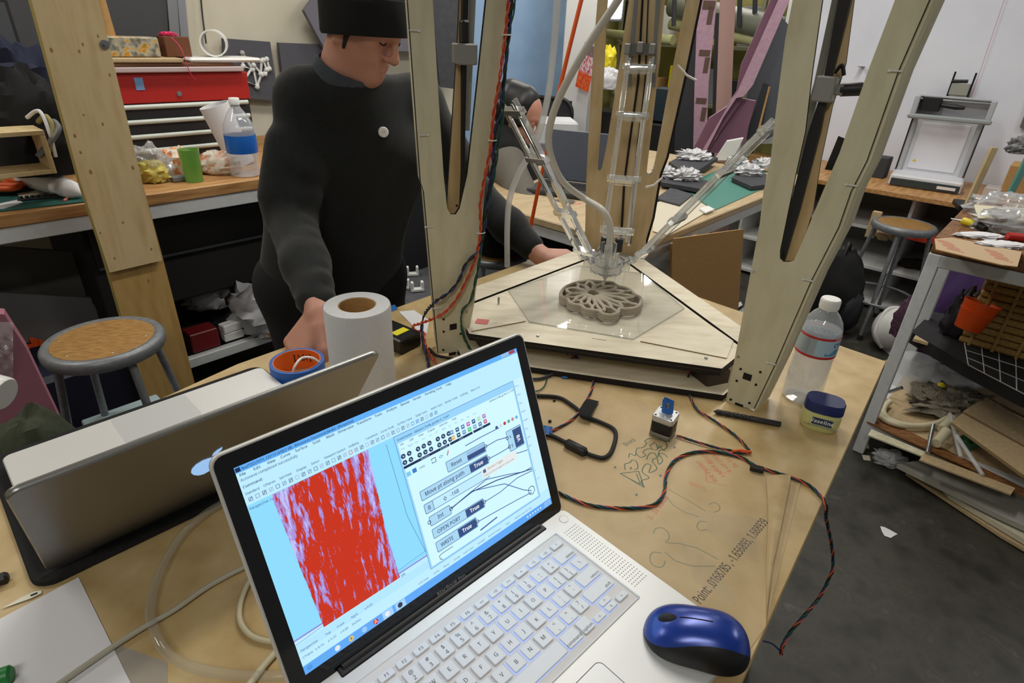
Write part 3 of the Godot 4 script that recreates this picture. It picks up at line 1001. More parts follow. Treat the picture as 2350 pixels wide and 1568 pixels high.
	cb.rbox(cR + bR.x * 0.010 - nR * 0.02, Vector3(0.026, 0.014, 0.014), 0.002, bR)
	wobj("carriage", cb, mat("bearing_grey", rgb(140, 140, 138), 0.4), o)
	var cp := G.new()
	var c0 := cR + bR.x * 0.018 - nR * 0.02
	cp.tube([c0, c0 + bR.x * 0.024 + Vector3(0, 0.003, 0), c0 + bR.x * 0.03 + Vector3(0, 0.004, 0)], [0.0085, 0.0085, 0.003], 8)
	cp.tube(curve([cR + Vector3(0, 0.02, 0) + bR.x * 0.008, cR + Vector3(0, 0.03, 0) + bR.x * 0.014, cR + Vector3(0, 0.018, 0) + bR.x * 0.02]), 0.0025, 6)
	wobj("cap", cp, M.black, o)
	var cL := G.new()
	var aL := hp(1073, 125, pL, nL)
	cL.rbox(aL - nL * 0.012, Vector3(0.034, 0.03, 0.026), 0.002, Basis(eL, Vector3.UP, nL))
	wobj("carriage", cL, mat("bearing_grey", Color.GRAY), o)
	var cl2 := G.new()
	cl2.rbox(aL - nL * 0.014 + Vector3(0, 0.03, 0), Vector3(0.012, 0.034, 0.02), 0.003, Basis(eL, Vector3.UP, nL))
	wobj("cap", cl2, M.black, o)
	# dark bolt heads, tab ends and pale zip ties on the front towers
	for q in [[1018, 733], [1018, 761], [1057, 766], [1017, 803], [1056, 808], [1048, 472]]: tower_bolt(o, hp(q[0], q[1], pL, nL), nL)
	for q in [[1700, 847], [1745, 854], [1691, 874], [1735, 883], [1677, 917], [1720, 925], [1801, 575]]: tower_bolt(o, hp(q[0], q[1], pR, nR), nR)
	for q in [[1071, 716], [1730, 624], [1694, 819]]: tower_bolt(o, hp(q[0], q[1], pL if q[0] < 1200 else pR, nL if q[0] < 1200 else nR), nL if q[0] < 1200 else nR, M.steel)
	for q in [[1040, 750, 0], [1038, 812, 0], [1715, 865, 1], [1696, 930, 1]]:
		var b := G.new()
		var pt := pL if q[2] == 0 else pR
		var nn := nL if q[2] == 0 else nR
		b.box(hp(q[0], q[1], pt, nn), Vector3(0.014, 0.012 if q[1] < 900 and q[1] != 812 else 0.006, 0.0016), Basis(Vector3.UP.cross(nn).normalized(), Vector3.UP, nn))
		wobj("tab_end", b, ch, o)
	for q in [[950, 70, 0], [972, 310, 0], [983, 520, 0], [1002, 707, 0], [2056, 163, 1], [1955, 425, 1], [1855, 643, 1], [1771, 834, 1]]:
		var b := G.new()
		var pt := pL if q[2] == 0 else pR
		var nn := nL if q[2] == 0 else nR
		var w := hp(q[0], q[1], pt, nn) + nn * 0.0015
		var e := Vector3.UP.cross(nn).normalized()
		b.tube([w - e * 0.007, w + e * 0.007], 0.0013, 6)
		b.box(w + e * (0.007 if q[2] == 0 else -0.007), Vector3(0.003, 0.003, 0.002), Basis(e, Vector3.UP, nn))
		wobj("zip_tie", b, M.white_plastic, o)
	build_arms(o, pL, nL, pR, nR, pB, nB)
	build_clay()
	# red tape on the bed
	var tp := G.new()
	var c := []
	for q in [[1095, 731], [1123, 734], [1118, 745], [1089, 742]]: c.append(hy(q[0], q[1], top1 + 0.0028))
	tp.quad(c[3], c[2], c[1], c[0])
	lone("tape_piece", "small square of faded red tape stuck on the printer bed", "tape", tp, mat("tape_red", rgb(204, 108, 104), 0.6))

func tower_flange(o: Node3D, px: Array, pt: Vector3, n: Vector3, d: Vector3, wide: float, mt: Material = null) -> void:
	var g := G.new()
	var a := []
	for k in range(0, px.size(), 2): a.append(hp(px[k], px[k + 1], pt, n) - n * 0.001)
	var dn := d.normalized()
	var e := Vector3.UP.cross(dn).normalized() * 0.005
	if e.dot(n) > 0: pass
	var rings := []
	for p in a:
		rings.append([p, p + dn * wide, p + dn * wide - e, p - e])
	g.loft(rings)
	wobj("tower_side", g, mt if mt else M.plywood, o)
func tower_bolt(o: Node3D, p: Vector3, n: Vector3, mt: Material = null) -> void:
	var g := G.new()
	g.tube([p, p + n * 0.0012], 0.0022, 8)
	wobj("bolt", g, mt if mt else M.charred, o)

func arm_bar(o: Node3D, a: Vector3, b: Vector3, side: Vector3, sep: float) -> void:
	var d := (b - a).normalized()
	var n := d.cross(side).normalized()
	var s := n.cross(d).normalized()
	var bs := Basis(d, n, s)
	var L := a.distance_to(b)
	var ac: Material = M.acrylic
	for k in [-1, 1]:
		var g := G.new()
		g.rbox((a + b) / 2 + s * sep * 0.5 * k, Vector3(L, 0.011, 0.005), 0.0008, bs)
		g.rbox((a + b) / 2 + s * (sep * 0.5 * k - 0.006 * k) + n * 0.004, Vector3(L * 0.97, 0.004, 0.006), 0.0006, bs)
		wobj("arm_bar", g, ac, o)
	for t in [0.06, 0.32, 0.66, 0.93]:
		var g := G.new()
		g.rbox(a + d * L * t, Vector3(0.012, 0.014, sep + 0.016), 0.001, bs)
		g.rbox(a + d * (L * t + 0.004), Vector3(0.02, 0.006, sep * 0.7), 0.001, bs)
		wobj("arm_spacer", g, ac, o)

func build_arms(o: Node3D, pL: Vector3, nL: Vector3, pR: Vector3, nR: Vector3, pB: Vector3, nB: Vector3) -> void:
	var nz := hy(1387, 652, TH + 0.078)          # nozzle tip on the clay
	var ac: Material = M.acrylic
	var ef := nz + Vector3(0.0, 0.034, 0.0)
	# left, right and rear arm pairs
	var la := hd(1163, 228, 1.10)
	var lb := hd(1352, 598, (ef * Vector3(1, 0, 1)).length() + 0.0)
	arm_bar(o, la, lb, Vector3(0.6, 0.1, 0.75), 0.042)
	var ra := hd(1786, 272, 1.12)
	var rb := hd(1462, 596, (ef * Vector3(1, 0, 1)).length() - 0.01)
	arm_bar(o, ra, rb, Vector3(-0.55, 0.1, 0.8), 0.042)
	var ba := hp(1470, 130, pB, nB) + nB * 0.035
	var bb := hd(1412, 560, (ef * Vector3(1, 0, 1)).length() + 0.03)
	arm_bar(o, ba, bb, Vector3(0.98, 0, 0.2), 0.058)
	# effector: clear plates round the nozzle
	var g := G.new()
	slab(g, ellipse(0.034, 0.034, 24), -0.004, 0.001, 0.0006, Transform3D(Basis.IDENTITY, ef))
	slab(g, ellipse(0.026, 0.026, 24), 0.010, 0.014, 0.0006, Transform3D(Basis.IDENTITY, ef))
	wobj("effector_plate", g, ac, o)
	for d in [41.5, 161.5, 281.5]:
		var e := pdir(d)
		var t := pdir(d + 90)
		for k in [-1, 1]:
			var f := G.new()
			f.rbox(ef + e * 0.030 + t * 0.017 * k + Vector3(0, 0.018, 0), Vector3(0.034, 0.03, 0.004), 0.001, Basis(e, Vector3.UP, e.cross(Vector3.UP)))
			f.rbox(ef + e * 0.046 + t * 0.017 * k + Vector3(0, 0.03, 0), Vector3(0.012, 0.014, 0.012), 0.002, Basis(e, Vector3.UP, e.cross(Vector3.UP)))
			wobj("effector_clevis", f, ac, o)
		var h := G.new()
		h.tube([ef + e * 0.044 - t * 0.026 + Vector3(0, 0.03, 0), ef + e * 0.044 + t * 0.026 + Vector3(0, 0.03, 0)], 0.003, 8)
		wobj("hinge_pin", h, mat("pin_grey", rgb(150, 152, 154), 0.3), o)
	for k in 3:
		var f := G.new()
		var e := pdir(101.5 + 120 * k)
		f.rbox(ef + e * 0.014 + Vector3(0, 0.036, 0), Vector3(0.004, 0.05, 0.016), 0.001, Basis(e, Vector3.UP, e.cross(Vector3.UP)))
		wobj("nozzle_holder", f, ac, o)
	var nb := G.new()
	nb.lathe([Vector2(0.0022, 0.0), Vector2(0.0026, 0.012), Vector2(0.006, 0.016), Vector2(0.0075, 0.03), Vector2(0.0075, 0.07), Vector2(0.006, 0.078)], 14, Transform3D(Basis.IDENTITY, nz))
	wobj("nozzle", nb, glassy("syringe", Color(0.82, 0.82, 0.8), 0.5, 0.2), o)
	var mo := G.new()
	mo.rbox(ef + Vector3(-0.004, 0.05, -0.02), Vector3(0.02, 0.034, 0.016), 0.002, Basis(Vector3.UP, 0.2))
	mo.rbox(ef + Vector3(0.024, 0.05, -0.02), Vector3(0.014, 0.03, 0.016), 0.002, Basis(Vector3.UP, 0.2))
	wobj("servo", mo, M.black, o)
	# clay hose, clear air hose and the orange lead that hang round the printer
	var t := G.new()
	var dd := (ef * Vector3(1, 0, 1)).length()
	t.tube(curve([hd(1480, -110, 1.12), hd(1418, 0, 1.12), hd(1352, 100, 1.12), hd(1290, 210, 1.13), hd(1262, 290, 1.15), hd(1262, 350, 1.18), hd(1290, 415, 1.22), hd(1340, 455, 1.26), hd(1382, 482, dd), hd(1400, 520, dd), ef + Vector3(0.0, 0.045, 0)], 6), 0.0068, 12)
	lone("clay_hose", "milky white hose looping down into the printer's nozzle head", "hose", t, M.tube_white)
	t = G.new()
	t.tube(curve([hd(1285, -110, 1.3), hd(1279, 0, 1.3), hd(1270, 120, 1.3), hd(1256, 230, 1.32), hd(1228, 330, 1.34), hd(1190, 400, 1.36), hd(1170, 455, 1.38), hd(1164, 520, 1.4), hd(1164, 612, 1.4)], 6), 0.007, 12)
	lone("air_hose", "clear plastic hose hanging behind the red and green wired tower", "hose", t, M.tube_clear)
	t = G.new()
	t.tube(curve([hd(1360, -110, 1.9), hd(1334, 0, 1.9), hd(1302, 130, 1.9), hd(1272, 260, 1.9), hd(1250, 370, 1.9), hd(1232, 450, 1.9), hd(1216, 530, 1.9)], 5), 0.0062, 8)
	lone("orange_lead", "orange extension lead hanging down behind the clear arms", "cable", t, M.orange)

func build_clay() -> void:
	# wet clay coils laid in four layers: lobed outer wall, petals, small heart
	var h0 := TH + 0.0600
	var oc := [[1287, 674], [1293, 662], [1305, 654], [1322, 648], [1336, 645], [1352, 642], [1370, 645], [1388, 646], [1406, 648], [1419, 656], [1436, 659], [1450, 667], [1458, 676], [1468, 681], [1472, 690], [1467, 700], [1455, 706], [1436, 708], [1422, 707], [1418, 716], [1404, 722], [1386, 720], [1374, 712], [1360, 711], [1344, 708], [1334, 700], [1320, 698], [1308, 694], [1304, 686], [1293, 682]]
	var top := h0 + 0.017
	var out := []
	for q in oc: out.append(hy(q[0], q[1], top))
	var c := hy(1358, 672, top)
	var loop := func(pts: Array) -> Array:
		var n := pts.size()
		var r := []
		for i in n:
			for k in 4:
				r.append(pts[i].cubic_interpolate(pts[(i + 1) % n], pts[(i - 1 + n) % n], pts[(i + 2) % n], k / 4.0))
		return r
	var paths := []
	var ring: Array = loop.call(out)
	ring.append(ring[0]); paths.append(ring)
	# petals: teardrops between the heart and the wall
	var np := 15
	for k in np:
		var a0 := float(k) / np * out.size()
		var pick := func(f: float) -> Vector3:
			var i := int(floor(f)) % out.size()
			return out[i].lerp(out[(i + 1) % out.size()], f - floor(f))
		var tip: Vector3 = pick.call(fposmod(a0 + 1.0, out.size()))
		var l: Vector3 = pick.call(fposmod(a0 + 0.15, out.size()))
		var r: Vector3 = pick.call(fposmod(a0 + 1.85, out.size()))
		var ins := 0.80 if k % 2 == 0 else 0.70
		var pet := [c.lerp(tip, 0.16), c.lerp(l, 0.42).lerp(c.lerp(tip, 0.42), 0.15), c.lerp(l, ins * 0.86), c.lerp(tip, ins + 0.08), c.lerp(r, ins * 0.86), c.lerp(r, 0.42).lerp(c.lerp(tip, 0.42), 0.15)]
		var lp: Array = loop.call(pet)
		lp.append(lp[0]); paths.append(lp)
		# short walls from the petals to the rim
		if k % 2 == 1: paths.append([c.lerp(tip, ins + 0.08), c.lerp(tip, 0.99)])
	var o := thing("clay_flower", "grey brown printed clay flower of coiled lobes lying on the printer bed", "clay print", Transform3D(Basis.IDENTITY, Vector3(c.x, h0, c.z)))
	var lay := 3
	for i in lay:
		var g := G.new()
		for p in paths:
			var q := []
			for w in p:
				var j := Vector3(rng.randf_range(-1, 1), 0, rng.randf_range(-1, 1)) * 0.0003
				q.append(w + j - Vector3(0, 0.017 - 0.0038 - i * 0.0056, 0))
			g.tube(q, 0.0039, 7)
		obj("coil_layer", g, M.clay, o, o.transform.affine_inverse())

func screen_picture() -> ImageTexture:
	var w := 1440
	var h := 900
	var img := Image.create(w, h, false, Image.FORMAT_RGB8)
	var pale := rgb(196, 238, 252)
	var view := rgb(140, 216, 250)
	var ink := rgb(28, 44, 84)
	img.fill(rgb(186, 232, 252))
	# title and menu bars
	img.fill_rect(Rect2i(0, 0, w, 24), rgb(96, 172, 244))
	img.fill_rect(Rect2i(1330, 2, 90, 16), rgb(150, 190, 226)); img.fill_rect(Rect2i(1384, 2, 40, 16), rgb(176, 60, 78))
	img.fill_rect(Rect2i(2, 4, 18, 16), ink)
	letters(img, "finalTOOLPATH_120113 (41822 KB) - Rhinoceros Educational (64-bit) - [Perspective]", 24, 13, 16, ink, false, 0, 0.78)
	var mx := 10
	for s in ["File", "Edit", "View", "Curve", "Surface", "Solid", "Mesh", "Dimension", "Transform", "Tools", "Analyze", "Render", "Panels", "Paneling Tools", "Help"]:
		letters(img, s, mx, 34, 15, ink)
		mx += 24 + s.length() * 7
	letters(img, "Autosave completed successfully", 8, 54, 15, rgb(70, 90, 130))
	letters(img, "Command:", 8, 82, 15, ink)
	mx = 8
	for s in ["Standard", "CPlanes", "Set View", "Display", "Select", "Viewport Layout", "Visibility", "Transform", "Curve Tools", "Surface Tools", "Solid Tools", "Mesh Tools", "Render Tools", "Drafting", "New in V5"]:
		letters(img, s, mx, 110, 13, rgb(56, 76, 116))
		mx += 20 + s.length() * 6
	for k in 34:
		var x := 14 + k * 26
		var col: Color = [rgb(70, 88, 126), rgb(110, 128, 160), rgb(60, 70, 100), rgb(150, 164, 190)][k % 4]
		if k in [16]: col = rgb(196, 40, 50)
		if k in [28, 29, 33]: col = rgb(40, 96, 190)
		stroke(img, v2([x, 128, x + 13, 128, x + 13, 142, x, 142, x, 128]), 1.6, col)
		if k % 3 != 1: stroke(img, v2([x + 3, 138, x + 10, 131]), 2.4, col)
	# viewport
	img.fill_rect(Rect2i(0, 154, w, 592), view)
	letters(img, "Perspective |v", 4, 170, 14, rgb(60, 90, 150))
	img.fill_rect(Rect2i(0, 742, 640, 6), rgb(146, 128, 210))
	stroke(img, v2([598, 172, 600, 520, 640, 730]), 1.4, rgb(60, 70, 120))
	stroke(img, v2([0, 764, 640, 720]), 1.4, rgb(90, 110, 180))
	var f := FastNoiseLite.new()
	f.seed = 11; f.frequency = 0.012; f.fractal_octaves = 4
	for yy in range(156, 764, 2):
		var t := (yy - 156) / 608.0
		var xl := lerpf(92, 122, t)
		var xr := lerpf(512, 486, minf(t * 1.6, 1.0))
		for xx in range(int(xl), int(xr), 2):
			var s := (xx - xl) / (xr - xl)
			var str_ := f.get_noise_2d(xx * 2.4 + yy * 0.25, yy * 0.42)
			var fine := f.get_noise_2d(xx * 9.0, yy * 1.6 + 300)
			var edge := minf(s, 1.0 - s)
			var core := 0.30 + 0.34 * minf(t * 2.2, 1.0) + (0.22 if s > 0.28 and s < 0.62 else 0.0)
			var q := str_ * 1.1 + fine * 0.55 + core - maxf(0.0, 0.22 - edge) * (3.4 - 2.2 * t)
			var c := rgb(176, 160, 226) if (yy / 2) % 3 != 0 else rgb(150, 120, 206)
			if q > 0.34: c = rgb(196, 48, 22)
			elif q > 0.16: c = rgb(178, 70, 96) if (yy / 2) % 2 == 0 else rgb(160, 132, 212)
			elif q < -0.24: c = rgb(190, 190, 238)
			img.fill_rect(Rect2i(xx, yy, 2, 2), c)
	letters(img, "33}", 492, 762, 16, rgb(40, 60, 100))
	# lower tabs, status and task bar
	img.fill_rect(Rect2i(0, 768, w, 40), rgb(176, 226, 252))
	mx = 10
	for s in ["Perspective", "Top", "Front", "Right", "x 0.00"]:
		letters(img, s, mx, 798, 14, rgb(70, 96, 146))
		mx += 30 + s.length() * 7
	letters(img, "CPlane   x 4.14     y 5.22     z 0.00     Inches", 10, 828, 14, rgb(80, 106, 156))
	mx = 560
	for s in ["Grid Snap", "Ortho", "Planar", "Osnap", "SmartTrack", "Gumball", "Record History", "Filter", "Memory use: 421 MB"]:
		letters(img, s, mx, 846, 13, rgb(90, 116, 166))
		mx += 22 + s.length() * 7
	img.fill_rect(Rect2i(0, 862, w, 38), rgb(92, 164, 242))
	for k in 8:
		var x: int = [10, 70, 132, 196, 258, 314, 372, 438][k]
		var col: Color = [rgb(70, 150, 220), rgb(90, 170, 230), rgb(220, 226, 232), rgb(226, 190, 80), rgb(150, 200, 240), rgb(196, 36, 36), rgb(230, 230, 236), rgb(40, 48, 66)][k]
		if k in [6, 7]: img.fill_rect(Rect2i(x - 10, 864, 52, 36), rgb(160, 206, 246))
		for yy in 26:
			for xx in 26:
				if Vector2(xx - 13, yy - 13).length() < 12: img.set_pixel(x + xx, 868 + yy, col)
		if k == 3: img.fill_rect(Rect2i(x + 9, 877, 8, 8), rgb(60, 120, 210))
		if k == 5: stroke(img, v2([x + 6, 890, x + 13, 872, x + 20, 886, x + 8, 884]), 2, Color.WHITE)
	for k in 6: img.fill_rect(Rect2i(1250 + k * 20, 876, 9, 10), rgb(214, 232, 250))
	letters(img, "4:49 PM", 1382, 874, 13, Color.WHITE); letters(img, "12/6/2013", 1374, 888, 13, Color.WHITE)
	# right hand panel
	img.fill_rect(Rect2i(1366, 154, 74, 650), rgb(200, 238, 254))
	for k in 12: letters(img, ["Pers...", "View", "Title", "Width", "Height", "Proj", "Lens", "Rot", "X", "Y", "Z", "Cam"][k], 1374, 190 + k * 48, 12, rgb(110, 136, 186))
	# node editor window
	img.fill_rect(Rect2i(640, 156, 728, 662), rgb(150, 208, 246))
	img.fill_rect(Rect2i(650, 192, 708, 618), rgb(206, 244, 254))
	stroke(img, v2([640, 156, 1368, 156, 1368, 818, 640, 818, 640, 156]), 1.6, rgb(60, 100, 170))
	letters(img, "Grasshopper - deltabot_firefly_gcode v1_1124*", 652, 176, 14, rgb(40, 66, 112))
	letters(img, "deltabot_firefly_gcode v1_1124*", 1190, 202, 12, rgb(50, 76, 122))
	mx = 660
	for s in ["File", "Edit", "View", "Display", "Solution", "Help"]:
		letters(img, s, mx, 202, 13, rgb(60, 86, 132))
		mx += 26 + s.length() * 6
	mx = 658
	for s in ["Prm", "Math", "Set", "Vec", "Crv", "Srf", "Msh", "Int", "Trn", "Dis", "Fly", "Lun"]:
		letters(img, s, mx, 224, 12, rgb(140, 170, 210))
		mx += 38
	for k in 16:
		var x := 660 + (k / 2) * 32 + (16 if k >= 4 else 0) + (16 if k >= 10 else 0)
		var y := 256 if k % 2 == 0 else 286
		for yy in 24:
			for xx in 24:
				var r := Vector2(xx - 12, yy - 12)
				if maxf(absf(r.x) * 0.87 + absf(r.y) * 0.5, absf(r.y)) < 11: img.set_pixel(x + xx - 12, y + yy - 12, ink if r.length() > 5 else pale)
		stroke(img, v2([x - 4, y + 4, x + 4, y - 4]), 3, ink)
	for k in 14:
		var x := 934 + (k / 2) * 34
		var y := 258 if k % 2 == 0 else 286
		var col: Color = [rgb(120, 150, 200), rgb(226, 170, 90), rgb(60, 80, 130), rgb(40, 50, 90), rgb(90, 120, 180), rgb(110, 140, 190), rgb(206, 90, 190), rgb(70, 190, 110), rgb(50, 76, 130), rgb(130, 160, 200), rgb(170, 220, 170), rgb(90, 120, 170), rgb(180, 110, 190), rgb(190, 90, 130)][k]
		img.fill_rect(Rect2i(x - 10, y - 10, 20, 20), col)
		img.fill_rect(Rect2i(x - 5, y - 4, 10, 6), pale)
	img.fill_rect(Rect2i(648, 302, 256, 12), ink); img.fill_rect(Rect2i(910, 302, 138, 12), ink); img.fill_rect(Rect2i(1054, 302, 110, 12), ink)
	letters(img, "Geometry", 740, 308, 11, pale); letters(img, "Primitive", 850, 308, 11, pale); letters(img, "Input", 964, 308, 11, pale); letters(img, "Util", 1100, 308, 11, pale)
	img.fill_rect(Rect2i(652, 334, 22, 20), rgb(120, 200, 230)); img.fill_rect(Rect2i(684, 332, 22, 20), rgb(60, 120, 200))
	letters(img, "244%", 720, 344, 13, rgb(60, 90, 130))
	stroke(img, v2([792, 340, 792, 332, 800, 332, 808, 332, 814, 332, 814, 352, 792, 352, 792, 346]), 2.4, ink)
	stroke(img, v2([834, 342, 845, 336, 856, 342, 845, 348, 834, 342]), 2.2, rgb(60, 150, 200)); stroke(img, v2([880, 350, 890, 334]), 6, rgb(200, 110, 130))
	for k in 6:
		var col: Color = [rgb(60, 80, 120), rgb(200, 214, 230), rgb(186, 50, 70), rgb(110, 160, 130), rgb(196, 130, 140), rgb(110, 170, 220)][k]
		for yy in 20:
			for xx in 20:
				if Vector2(xx - 10, yy - 10).length() < 9: img.set_pixel(1186 + k * 28 + xx, 334 + yy, col)
	# canvas wires and capsules
	var node := rgb(168, 212, 238)
	var dark := rgb(54, 78, 128)
	var wire := rgb(70, 96, 160)
	var cap := func(x0: int, y0: int, x1: int, y1: int, col: Color):
		img.fill_rect(Rect2i(x0, y0, x1 - x0, y1 - y0), col)
		stroke(img, v2([x0 + 4, y0, x1 - 4, y0, x1, y0 + 4, x1, y1 - 4, x1 - 4, y1, x0 + 4, y1, x0, y1 - 4, x0, y0 + 4, x0 + 4, y0]), 2.4, rgb(60, 96, 150))
	var plug := func(x: int, y: int):
		var q := []
		for k in 13: q.append(Vector2(x + cos(TAU * k / 12) * 8, y + sin(TAU * k / 12) * 8))
		stroke(img, q, 2.6, ink)
	for a in [[826, 604, 900, 590, 1060, 566, 1200, 606, 1300, 640, 1356, 640], [826, 604, 960, 580, 1160, 640, 1270, 730, 1320, 760], [1018, 668, 1120, 668, 1250, 650, 1356, 660], [950, 742, 1080, 750, 1220, 760, 1316, 770], [1106, 408, 1180, 406, 1250, 420], [1106, 474, 1180, 476, 1250, 474], [990, 352, 1100, 350, 1210, 352], [1264, 520, 1300, 530, 1356, 540]]:
		stroke(img, v2(a), 4.0, wire)
	stroke(img, v2([826, 602, 960, 584, 1120, 600, 1356, 650]), 5, rgb(50, 66, 120))
	cap.call(860, 380, 1100, 432, node); img.fill_rect(Rect2i(984, 386, 112, 42), rgb(150, 190, 226)); img.fill_rect(Rect2i(984, 404, 112, 24), dark)
	letters(img, "Reset", 884, 406, 27, ink); plug.call(1104, 406)
	cap.call(690, 448, 1100, 494, node); img.fill_rect(Rect2i(982, 452, 114, 40), dark)
	letters(img, "Move pt along path", 712, 471, 27, ink); letters(img, "True", 1008, 472, 27, Color.WHITE, true); plug.call(1104, 472)
	cap.call(692, 516, 1082, 562, rgb(190, 232, 250)); cap.call(692, 516, 740, 562, node)
	letters(img, "B", 708, 540, 27, ink); letters(img, "-168", 838, 540, 27, ink); stroke(img, v2([808, 532, 816, 541, 808, 550, 800, 541, 808, 532]), 2.4, ink)
	cap.call(700, 582, 820, 628, node); letters(img, "Int", 744, 605, 27, ink); plug.call(824, 604); plug.call(696, 606)
	cap.call(698, 646, 1012, 692, node); img.fill_rect(Rect2i(896, 650, 112, 40), dark)
	letters(img, "OPEN PORT", 722, 670, 26, ink); letters(img, "True", 922, 670, 27, Color.WHITE, true); plug.call(1016, 668)
	cap.call(698, 714, 944, 764, node); img.fill_rect(Rect2i(828, 718, 112, 44), dark)
	letters(img, "WRITE", 722, 740, 26, ink); letters(img, "True", 852, 740, 27, Color.WHITE, true); plug.call(948, 740)
	stroke(img, v2([712, 808, 700, 800, 700, 784, 714, 780, 780, 780]), 2.4, ink)
	stroke(img, v2([954, 790, 1064, 780]), 7, wire)
	cap.call(1246, 390, 1348, 500, node); img.fill_rect(Rect2i(1288, 398, 58, 98), dark)
	letters(img, "VB", 1318, 472, 30, Color.WHITE, true, -PI / 2); letters(img, "x", 1262, 424, 24, ink); letters(img, "y", 1262, 470, 24, ink)
	plug.call(1246, 424); plug.call(1246, 472)
	img.fill_rect(Rect2i(1042, 506, 238, 50), rgb(226, 232, 232)); letters(img, "Boolean Toggle", 1082, 519, 15, rgb(150, 120, 110)); letters(img, "Double click here to toggle the boolean state", 1050, 544, 12, rgb(130, 140, 150), false, 0, 0.86)
	img.fill_rect(Rect2i(1052, 512, 18, 18), rgb(80, 100, 140))
	var ring := []
	for k in 15: ring.append(Vector2(1322 + cos(TAU * k / 14) * (20 + 4 * (k % 2)), 758 + sin(TAU * k / 14) * (20 + 4 * (k % 2))))
	stroke(img, ring, 3, ink)
	return ImageTexture.create_from_image(img)

